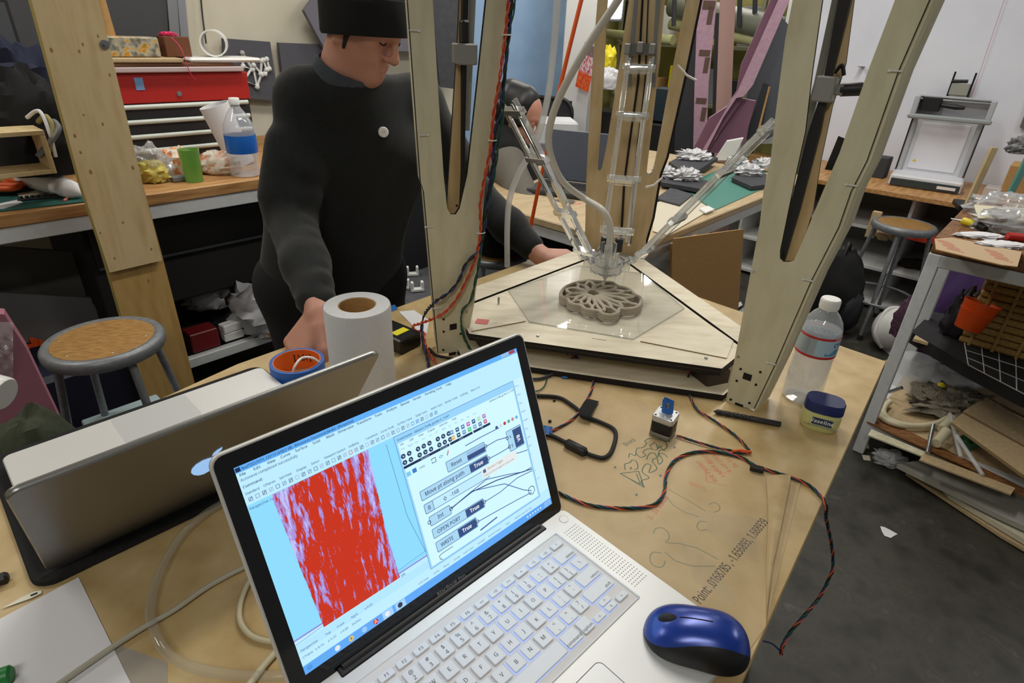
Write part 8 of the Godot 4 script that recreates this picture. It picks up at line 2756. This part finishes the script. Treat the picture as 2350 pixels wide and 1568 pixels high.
	obj2("slab", g, mottled("slab_black", ntex(43, 0.03, [[0.0, rgb(24, 24, 27)], [0.82, rgb(34, 34, 38)], [0.9, rgb(60, 60, 64)], [1.0, rgb(190, 190, 190)]], 5), Vector3(4, 4, 4), 0.8), s, M.black_matt, o)
	var gl := mat("scratch_white", rgb(196, 196, 196), 0.8)
	var gx := [[2210, 770], [2222, 838], [2350, 905], [2350, 790]]
	for k in 5:
		for e in 2:
			var t := k / 4.0
			var p0 := Vector2(gx[0][0], gx[0][1]).lerp(Vector2(gx[1][0], gx[1][1]), t) if e == 0 else Vector2(gx[0][0], gx[0][1]).lerp(Vector2(gx[3][0] + 20, gx[3][1]), t)
			var p1 := Vector2(gx[3][0] + 20, gx[3][1]).lerp(Vector2(gx[2][0] + 20, gx[2][1] + 10), t) if e == 0 else Vector2(gx[1][0], gx[1][1]).lerp(Vector2(gx[2][0] + 20, gx[2][1] + 10), t)
			g = G.new()
			g.tube([inv * hy(p0.x, p0.y, 0.4505), inv * hy(p1.x, p1.y, 0.4505)], 0.0022, 5)
			obj("grid_line", g, gl, o)
	# lower level
	var B := 0.1535
	o = thing("clear_tub", "cloudy round plastic tub upside down on the cart's lower shelf", "tub", at_xf(hy(2085, 880, B)))
	g = G.new()
	g.lathe([Vector2(0.088, 0), Vector2(0.085, 0.01), Vector2(0.078, 0.02), Vector2(0.070, 0.13), Vector2(0.064, 0.14), Vector2(0.0, 0.142)], 28, Transform3D.IDENTITY, false, false)
	obj("wall", g, M.cloudy, o)
	heap("plastic_wrap", "crumpled cloudy plastic wrap beside the round tub", "film", M.cloudy, hy(2180, 890, B), Vector3(0.14, 0.09, 0.11), 41, 0.35)
	for k in 2:
		var rg := []
		for j in 25:
			var an := PI * 0.15 + PI * 1.05 * j / 24.0
			rg.append(hy(2105 + cos(an) * (92 - k * 14) * -1.0 * -1.0, 940 + sin(an) * (40 - k * 5) + k * 3, B + 0.02 + 0.004 * k))
		var ring := []
		for w in rg: ring.append(w)
		g = G.new()
		var q := resample(ring, 0.006)
		var rr := []
		for j in q.size(): rr.append(0.0125 if j % 2 == 0 else 0.0112)
		g.tube(q, rr, 10)
		lone("ribbed_hose", ["cream ribbed hose, outer turn, curled on the cart's lower shelf", "cream ribbed hose, inner turn, curled on the cart's lower shelf"][k], "hose", g, mat("hose_cream", rgb(206, 198, 168), 0.5))
	for q in [[2160, 985, 2185, 960, 0.016, "fat cream pipe offcut among the scraps on the cart"], [2148, 1018, 2172, 990, 0.018, "cream pipe offcut lying beneath the other offcut"]]:
		g = G.new()
		var a := hy(q[0], q[1], B + 0.05); var b := hy(q[2], q[3], B + 0.06)
		g.tube([a, b], q[4], 14)
		lone("pipe_offcut", q[5], "pipe", g, mat("hose_cream", Color.WHITE))
	for k in 4:
		var q: Array = [[2128, 1040, 2142, 975], [2205, 1050, 2180, 950], [2255, 1090, 2195, 1000], [2040, 900, 2070, 890]][k]
		g = G.new()
		g.tube([hy(q[0], q[1], B + 0.03), hy(q[2], q[3], B + 0.08)], 0.008, 10)
		lone("metal_tube", ["short aluminium tube across the hose end", "long clear plastic rod over the scraps", "second clear plastic rod hanging over the shelf edge", "bright metal tube end by the cart leg"][k], "tube", g, [M.steel, M.cloudy, M.cloudy, M.steel][k])
	for k in 3:
		o = thing("mdf_board", ["bare MDF board propped on the cart's scrap pile", "second MDF board propped under the first one", "dull MDF board behind the propped boards"][k], "board", at_xf(hy(2290, 990 - k * 30, B)))
		inv = o.transform.affine_inverse()
		g = G.new(); s = G.new()
		pts = []
		var px: Array = [[[2185, 965], [2210, 945], [2420, 1060], [2420, 1120], [2350, 1085]], [[2212, 940], [2265, 908], [2420, 1000], [2420, 1055]], [[2235, 890], [2300, 880], [2420, 950], [2420, 985]]][k]
		for e in px: pts.append(inv * hy(e[0], e[1], B + 0.11 - k * 0.015))
		plate(pts, 0.09 - k * 0.015, 0.102 - k * 0.015, g, s)
		obj2("panel", g, M.mdf, s, mat("mdf_edge", rgb(140, 116, 80), 0.8), o)
	for k in 4:
		var px: Array = [[[1990, 968], [2010, 952], [2350, 1120], [2350, 1140]], [[2000, 985], [2130, 1040], [2125, 1050], [1992, 998]], [[2120, 1040], [2330, 1120], [2320, 1135], [2110, 1055]], [[2060, 985], [2260, 1075], [2250, 1085], [2050, 995]]][k]
		flat_piece("wood_strip", ["long dark edged plywood strip on the cart's lower shelf", "pale cut plywood strip with a notch at the shelf edge", "thin pale plywood strip running along the shelf edge", "brown hardboard strip on top of the plywood strips"][k], "strip", px, B + 0.008 + 0.007 * k, [M.butcher, M.plywood, M.mdf, M.butcher][k], 0.006)
	heap("scrap_pile", "pile of mixed plastic and metal scraps on the cart's lower shelf", "scraps", mottled("scraps", ntex(44, 0.05, [[0.0, rgb(30, 30, 32)], [0.4, rgb(90, 88, 84)], [0.6, rgb(150, 140, 116)], [0.8, rgb(120, 112, 90)], [1.0, rgb(200, 200, 204)]], 4), Vector3(5, 5, 5), 0.6), hy(2190, 940, B), Vector3(0.17, 0.05, 0.13), 44, 0.7, 5.0)
	heap("yellow_bead", "small yellow plastic knob among the scraps", "knob", mat("tool_yellow", Color.WHITE), hy(2158, 890, B + 0.06), Vector3(0.016, 0.016, 0.016), 45, 0.2)
	bxt("green_packet", "green and yellow packet under the propped MDF board", "packet", mat("packet_green", rgb(40, 96, 60), 0.5), hy(2225, 1020, B), Vector3(0.10, 0.03, 0.06), 0.4)
	# sheets on the floor under the cart
	for k in 3:
		var px: Array = [[[2060, 1065], [2150, 1050], [2420, 1150], [2420, 1240], [2290, 1180]], [[2080, 1085], [2200, 1120], [2420, 1215], [2420, 1300], [2300, 1230]], [[2160, 1110], [2420, 1200], [2420, 1280], [2180, 1135]]][k]
		flat_piece("floor_sheet", ["grey white foam sheet on the floor under the cart", "tan plywood sheet lowest on the floor under the cart", "cream packing sheet between the boards under the cart"][k], "sheet", px, [0.075, 0.02, 0.045][k], [mat("foam_grey", rgb(168, 166, 158), 0.8), M.mdf, mat("card_cream", Color.WHITE)][k], [0.02, 0.012, 0.02][k])
	flat_piece("paper_scrap", "torn white scrap of paper alone on the dark floor", "paper", [[2020, 1208], [2030, 1210], [2042, 1216], [2060, 1226], [2052, 1230], [2044, 1235], [2030, 1230], [2024, 1220]], 0.002, M.paper_white)
	for q in [[1985, 1022, "pale chip on the floor by the cart foot"], [1988, 1050, "cream chip on the floor near the cart's rail"]]:
		flat_piece("floor_chip", q[2], "chip", [[q[0] - 10, q[1] - 6], [q[0] + 8, q[1] - 4], [q[0] + 10, q[1] + 8], [q[0] - 6, q[1] + 6]], 0.003, mat("card_cream", Color.WHITE))
	heap("dust_sheet", "grey dusty film lump on the floor behind the cart foot", "film", M.cloudy, hy(2040, 1060, 0.0), Vector3(0.06, 0.03, 0.05), 46, 0.5)
	o = thing("floor_lath", "pale lath lying on the floor behind the cart leg", "lath", at_xf(hy(2030, 830, 0)))
	inv = o.transform.affine_inverse()
	g = G.new()
	rail(g, inv * hy(1990, 850, 0.015), inv * hy(2090, 815, 0.015), 0.04, 0.02)
	obj("lath", g, M.mdf, o)

func build_far() -> void:
	var wn := -BX
	var wp := ab(0, 3.69)
	flat_thing("blue_partition", "pale blue painted panel on the wall behind the seated person", "panel", [1070, -80, 1050, 640, 1290, 620, 1300, 330, 1318, -80], wp + wn * 0.03, wn, 0.02, mottled("blue_paint", ntex(45, 0.01, [[0.0, rgb(138, 168, 204)], [1.0, rgb(156, 186, 218)]], 3), Vector3(0.7, 0.7, 0.7), 0.7))
	# white column
	var g := G.new()
	g.rbox(Vector3.ZERO, Vector3(0.34, 3.296, 0.24), 0.006)
	var c := struct("trim_1", g, M.white)
	c.transform = room_xf(hd(1332, 200, 5.3) * Vector3(1, 0, 1) + Vector3(0, 1.648, 0), 0.35)
	# poster of red food fixed on the column
	var img := Image.create(128, 256, false, Image.FORMAT_RGB8)
	var f := FastNoiseLite.new()
	f.seed = 3; f.frequency = 0.03
	for y in 256:
		for x in 128:
			var k := f.get_noise_2d(x * 1.6, y) * 0.5 + 0.5
			var top := y < 60
			var mid := y >= 60 and y < 160
			var col := rgb(96, 70, 74).lerp(rgb(150, 130, 130), k) if top else (rgb(220, 206, 210).lerp(rgb(186, 40, 60), clampf(k * 2.4 - 0.9, 0, 1)) if mid else rgb(206, 60, 36).lerp(rgb(236, 130, 50), clampf(k * 2.0 - 0.6, 0, 1)))
			img.set_pixel(x, y, col)
	var pm := mat("poster_print", Color.WHITE, 0.5)
	pm.albedo_texture = ImageTexture.create_from_image(img)
	var pn := (cam_at - hd(1338, 155, 5.1)) * Vector3(1, 0, 1)
	pn = (pn.normalized() + Vector3(-0.5, 0, 0)).normalized()
	var pp := hd(1338, 155, 5.05)
	g = G.new()
	var q := [hp(1320, 198, pp, pn), hp(1350, 213, pp, pn), hp(1372, 112, pp, pn), hp(1342, 96, pp, pn)]
	g.quad(q[0], q[1], q[2], q[3])
	lone("wall_poster", "tilted poster of red and orange food on the white column", "poster", g, pm)
	# glaring white patch by the column, built as a glowing sheet in a housing
	var o := thing("glowing_sheet", "glaring white glowing sheet hanging between column and rear tower", "light", at_xf(hd(1372, 5, 5.4)))
	g = G.new()
	g.rbox(Vector3(0, 0.10, 0), Vector3(0.40, 0.42, 0.05), 0.01, Basis(Vector3.UP, 0.1))
	obj("diffuser", g, glow("lamp_white", Color(1, 1, 1), 2.2), o)
	g = G.new()
	g.rbox(Vector3(0, 0.10, -0.05), Vector3(0.44, 0.46, 0.05), 0.01, Basis(Vector3.UP, 0.1)); g.tube([Vector3(0, 0.3, -0.05), Vector3(0, 1.6, -0.05)], 0.008, 6)
	obj("housing", g, M.grey, o)
	var l := OmniLight3D.new()
	l.name = "sheet_light"
	l.light_energy = 0.35; l.omni_range = 12.0; l.light_size = 0.15; l.shadow_enabled = true
	add_child(l)
	l.position = hd(1372, 5, 5.4) + Vector3(0, 0.1, 0.12)
	# storage racks against the yellow wall
	o = thing("storage_rack", "dull steel storage rack against the yellow far wall", "rack", room_xf(ab(6.5, 2.95, 0)))
	for y in [0.35, 0.95, 1.5, 2.1]:
		g = G.new()
		g.rbox(Vector3(0, y, 0), Vector3(0.5, 0.04, 2.4), 0.004)
		obj("shelf", g, mat("rack_olive", rgb(120, 118, 88), 0.6), o)
	for z in [-1.18, -0.4, 0.4, 1.18]:
		for x in [-0.23, 0.23]:
			g = G.new()
			g.rbox(Vector3(x, 1.2, z), Vector3(0.04, 2.4, 0.04), 0.003)
			obj("upright", g, mat("rack_olive", Color.WHITE), o)
	var kinds := [["cardboard_box", "cardboard"], ["dark_crate", "black"], ["yellow_case", "tool_yellow"], ["white_carton", "white"], ["steel_case", "grey"]]
	rng.seed = 99
	var words := ["beside the rack's end", "in the middle of the rack", "next to a crate", "under the upper shelf", "at the rack's far end", "by the column side", "above the lower shelf"]
	for sy in 3:
		for k in 7:
			var kd: Array = kinds[(k * 2 + sy * 3) % 5]
			var s := Vector3(0.22 + 0.12 * rng.randf(), 0.16 + 0.24 * rng.randf(), 0.18 + 0.1 * rng.randf())
			bxt(kd[0], "%s on the %s rack shelf %s" % [kd[0].replace("_", " "), ["lower", "middle", "upper"][sy], words[k]], "box", mat(kd[1], Color(0.8, 0.7, 0.2)), ab(6.42, 4.0 - k * 0.34, [0.3705, 0.9705, 1.5205][sy]), Vector3(s.x, s.y, s.z), ROOM + 0.1 * rng.randf_range(-1, 1))
	# dark crates stacked on the floor in front
	for k in 4: bxt("black_crate", ["black plastic crate, lowest of the stack behind the rear tower", "black plastic crate, second of the stack behind the rear tower", "black plastic crate, third of the stack behind the rear tower", "black plastic crate on top of the stack behind the rear tower"][k], "crate", M.black, Vector3(hd(1520, 300, 5.4).x, 0.001 + k * 0.235, hd(1520, 300, 5.4).z), Vector3(0.42, 0.225, 0.34), ROOM + 0.04 * k, "crates behind the rear tower")
	for k in 3: bxt("black_crate", ["black drawer unit, lowest, seen through the rear tower's slot", "black drawer unit, middle, seen through the rear tower's slot", "black drawer unit on top, seen through the rear tower's slot"][k], "crate", M.black, Vector3(hd(1400, 260, 5.6).x, 0.001 + k * 0.33, hd(1400, 260, 5.6).z), Vector3(0.34, 0.32, 0.34), ROOM + 0.3, "drawer units behind the rear tower")
	bxt("cordless_drill_case", "teal black tool case on the crate stack", "case", mat("case_teal", rgb(24, 44, 54), 0.5), Vector3(hd(1535, 170, 5.4).x, 0.945, hd(1535, 170, 5.4).z), Vector3(0.22, 0.25, 0.2), ROOM)
	heap("brown_sack", "brown paper sack beside the tool case", "sack", M.cardboard, Vector3(hd(1520, 300, 5.4).x - 0.2, 0.945, hd(1520, 300, 5.4).z), Vector3(0.10, 0.11, 0.08), 51, 0.3)
	heap("yellow_tool", "yellow and black power tool on the drawer units", "tool", mat("tool_yellow", Color.WHITE), hd(1394, 165, 5.4), Vector3(0.06, 0.12, 0.06), 52, 0.4)
	heap("white_sheet", "crumpled white sheet hung on the drawer units", "sheet", M.paper_white, hd(1394, 205, 5.3), Vector3(0.09, 0.10, 0.04), 53, 0.4)
	# overhead pipes in the far space
	for a in [[1545, 12, 1800, 70, 0.10, "thick dark duct running under the yellow wall"], [1370, 75, 1545, 92, 0.04, "thin pipe crossing behind the rear tower"], [1540, 55, 1800, 105, 0.05, "pale pipe running below the dark duct"]]:
		g = G.new()
		g.tube([hd(a[0], a[1], 6.6), hd(a[2], a[3], 5.9)], a[4], 14)
		lone("overhead_pipe", a[5], "pipe", g, mat("duct_grey", rgb(112, 114, 98), 0.5) if a[4] > 0.06 else mat("duct_pale", rgb(170, 168, 120), 0.5))
	for k in 4:
		g = G.new()
		var u: float = [1550, 1700, 1735, 1580][k]
		g.tube([hd(u, -60, 6.0), hd(u - 4, 60, 6.0)], 0.02, 6)
		lone("hanger_rod", "dark hanger rod holding the overhead pipes", "rod", g, M.dark_grey, "hanger rods of the overhead pipes")

func build_under() -> void:
	# beneath the long bench
	var f := func(u: float, v: float) -> Vector3: return hy(u, v, 0.0)
	var o := thing("low_cabinet", "black low cabinet under the long bench behind the black trousers", "cabinet", room_xf(ab(1.05, 3.05, 0)))
	var g := G.new()
	g.rbox(Vector3(0, 0.62, 0), Vector3(1.1, 0.40, 0.7), 0.006)
	obj("body", g, M.black_matt, o)
	g = G.new()
	g.rbox(Vector3(0, 0.72, 0.355), Vector3(1.06, 0.16, 0.012), 0.003)
	var d := obj("drawer", g, M.black, o)
	g = G.new()
	g.rbox(Vector3(0, 0.64, 0.365), Vector3(1.06, 0.012, 0.012), 0.002)
	obj("pull", g, M.dark_grey, d)
	for s in [-1, 1]:
		g = G.new()
		g.rbox(Vector3(s * 0.52, 0.322, 0), Vector3(0.05, 0.198, 0.66), 0.003)
		obj("side", g, M.black_matt, o)
	flat_thing("grey_sheet", "dull grey panel leaning under the bench behind the stool", "panel", [-120, 560, 232, 582, 255, 720, -120, 800], ab(0, 2.98), -BX, 0.02, mat("panel_dull", rgb(96, 94, 90), 0.8))
	flat_thing("grey_sheet", "paler grey panel leaning lower under the bench behind the stool", "panel", [-120, 665, 240, 686, 270, 900, -120, 960], ab(0, 2.90), -BX, 0.02, mat("panel_pale", rgb(120, 120, 122), 0.8))
	bxt("storage_bin", "dark navy plastic bin under the bench behind the stool", "bin", mat("bin_navy", rgb(20, 22, 44), 0.5), hd(170, 800, 2.55) * Vector3(1, 0, 1), Vector3(0.55, 0.40, 0.32), ROOM, "", 0.02)
	heap("plastic_bag", "white translucent bag stuffed under the bench by the trousers", "bag", mat("bag_white", rgb(170, 170, 174), 0.5), ab(1.10, 2.55, 0.23), Vector3(0.16, 0.15, 0.12), 61, 0.4)
	heap("snack_bag", "orange and white printed bag under the bench by the trousers", "bag", mat("candy_print", Color.WHITE), ab(1.10, 2.52, 0.23), Vector3(0.12, 0.08, 0.08), 62, 0.4)
	heap("white_wrap", "crumpled pale wrapper higher under the bench", "wrapper", mat("bag_white", Color.WHITE), ab(0.95, 2.85, 0.30), Vector3(0.11, 0.09, 0.08), 63, 0.5)
	bxt("red_tin", "dark red tin under the bench beside the white cartons", "tin", mat("tin_red", rgb(110, 24, 28), 0.4), ab(0.80, 2.58, 0.23), Vector3(0.12, 0.09, 0.09), ROOM)
	for k in 2: bxt("white_carton", ["small white carton under the bench by the red tin", "second white carton stacked on its twin by the red tin"][k], "carton", M.white, ab(0.93, 2.57, 0.23 + k * 0.042), Vector3(0.09, 0.04, 0.05), ROOM + 0.1 * k)
	g = G.new()
	g.rbox(Vector3(0, 0.215, 0), Vector3(2.6, 0.012, 0.85), 0.002)
	lone("under_shelf", "dark shelf board on the bench's lower rails", "shelf", g, M.black_matt, "", room_xf(ab(0.2, 3.02, 0)))
	# beyond the stool: bag, pink foam, tools
	o = thing("pink_foam_sheet", "pink foam sheet wrapped in clear plastic leaning by the stool", "foam", at_xf(hd(30, 850, 1.7) * Vector3(1, 0, 1)))
	var fp := hd(40, 850, 1.75)
	var fn := Vector3(0.6, 0.25, 0.76).normalized()
	board("sheet", [-300, 700, 10, 722, 60, 800, 160, 1010, -300, 1150], fp, Vector3(0.62, 0, 0.785), 0.04, mat("foam_rose", rgb(150, 96, 112), 0.8), mat("foam_rose", Color.WHITE), o)
	g = G.new()
	g.sheet(14, 14, func(i, j): return hp(lerpf(-200, 30, i), lerpf(735, 860, j), fp, Vector3(0.62, 0, 0.785)) + Vector3(0.62, 0, 0.785) * (0.012 + 0.02 * absf(sin(i * 17.0 + j * 9.0)) * sin(j * 3.0)))
	wobj("plastic_wrap", g, M.bag_film, o)
	o = thing("green_backpack", "olive green backpack on the floor at the table's end", "backpack", at_xf(hd(60, 960, 1.45) * Vector3(1, 0, 1)))
	g = G.new()
	blob(g, Vector3(0, 0.27, 0), Vector3(0.15, 0.50, 0.15), 71, 0.12, 1.6)
	obj("bag", g, mottled("olive", ntex(46, 0.03, [[0.0, rgb(44, 50, 34)], [1.0, rgb(66, 74, 52)]], 3), Vector3(5, 5, 5), 0.85), o)
	g = G.new()
	g.tube(curve([Vector3(-0.08, 0.60, 0.10), Vector3(-0.02, 0.66, 0.13), Vector3(0.05, 0.52, 0.17), Vector3(0.06, 0.3, 0.18)], 6), 0.018, 8)
	obj("strap", g, mat("strap_olive", rgb(84, 90, 66), 0.8), o)
	g = G.new()
	g.lathe([Vector2(0.03, 0), Vector2(0.033, 0.004), Vector2(0.033, 0.11), Vector2(0.02, 0.13)], 20, Transform3D(Basis(Vector3(0, 0, 1), 1.3), hd(14, 905, 1.35)))
	lone("white_flask", "white flask end sticking out over the olive backpack", "flask", g, M.white_plastic)
	heap("orange_drill", "orange power tool lying on the floor under the stool", "tool", M.orange, f.call(145, 935) + Vector3(0, 0.001, 0), Vector3(0.13, 0.20, 0.10), 72, 0.5)
	heap("red_cloth", "dark red cloth on the floor under the stool", "cloth", mat("cloth_red", rgb(120, 26, 30), 0.8), f.call(215, 935) + Vector3(0, 0.001, 0), Vector3(0.11, 0.07, 0.08), 73, 0.5)
	for k in 2: bxt("pale_box", ["pale blue box on the floor behind the stool legs", "white box under the pale blue box"][k], "box", [mat("box_pale", rgb(150, 168, 172), 0.6), M.white][k], hd(262, 850, 2.1) * Vector3(1, 0, 1) + Vector3(0, 0.16 * (1 - k) + 0.001, 0), Vector3(0.24, 0.15, 0.2), ROOM)
	# dark boards behind the man's hip, with white printed brackets
	o = thing("black_foam_board", "big black panel standing behind the person in the black sweater", "panel", at_xf(hd(940, 500, 2.5) * Vector3(1, 0, 1)))
	board("sheet", [860, 280, 850, 760, 1050, 745, 1060, 320], hd(940, 500, 2.5), Vector3(0.4, 0, 0.917), 0.03, mat("panel_black", rgb(36, 36, 42), 0.8), mat("panel_black", Color.WHITE), o)
	o = thing("dark_stand", "low black bench top carrying white brackets behind the person", "stand", at_xf(hy(945, 672, 0.62) * Vector3(1, 0, 1)))
	g = G.new()
	g.rbox(Vector3(0, 0.61, 0), Vector3(0.6, 0.02, 0.36), 0.003, Basis(Vector3.UP, ROOM))
	obj("top", g, M.foam_dark, o)
	for s in [[-0.15, -0.1], [0.15, 0.1]]:
		g = G.new()
		g.rbox(Vector3(s[0], 0.3, s[1]), Vector3(0.05, 0.6, 0.05), 0.003)
		obj("leg", g, M.black_matt, o)
	for q in [[947, 632], [925, 662], [958, 668]]:
		g = G.new()
		var w := hy(q[0], q[1], 0.622)
		var bs := Basis(Vector3.UP, 0.2 + q[0] * 0.01)
		g.rbox(w + Vector3(0, 0.006, 0), Vector3(0.05, 0.012, 0.025), 0.002, bs)
		for s in [-1, 1]: g.rbox(w + bs * Vector3(s * 0.02, 0.022, 0), Vector3(0.010, 0.036, 0.022), 0.002, bs)
		lone("white_bracket", "white printed bracket on the low black bench top", "bracket", g, M.white, "white brackets on the low bench top")
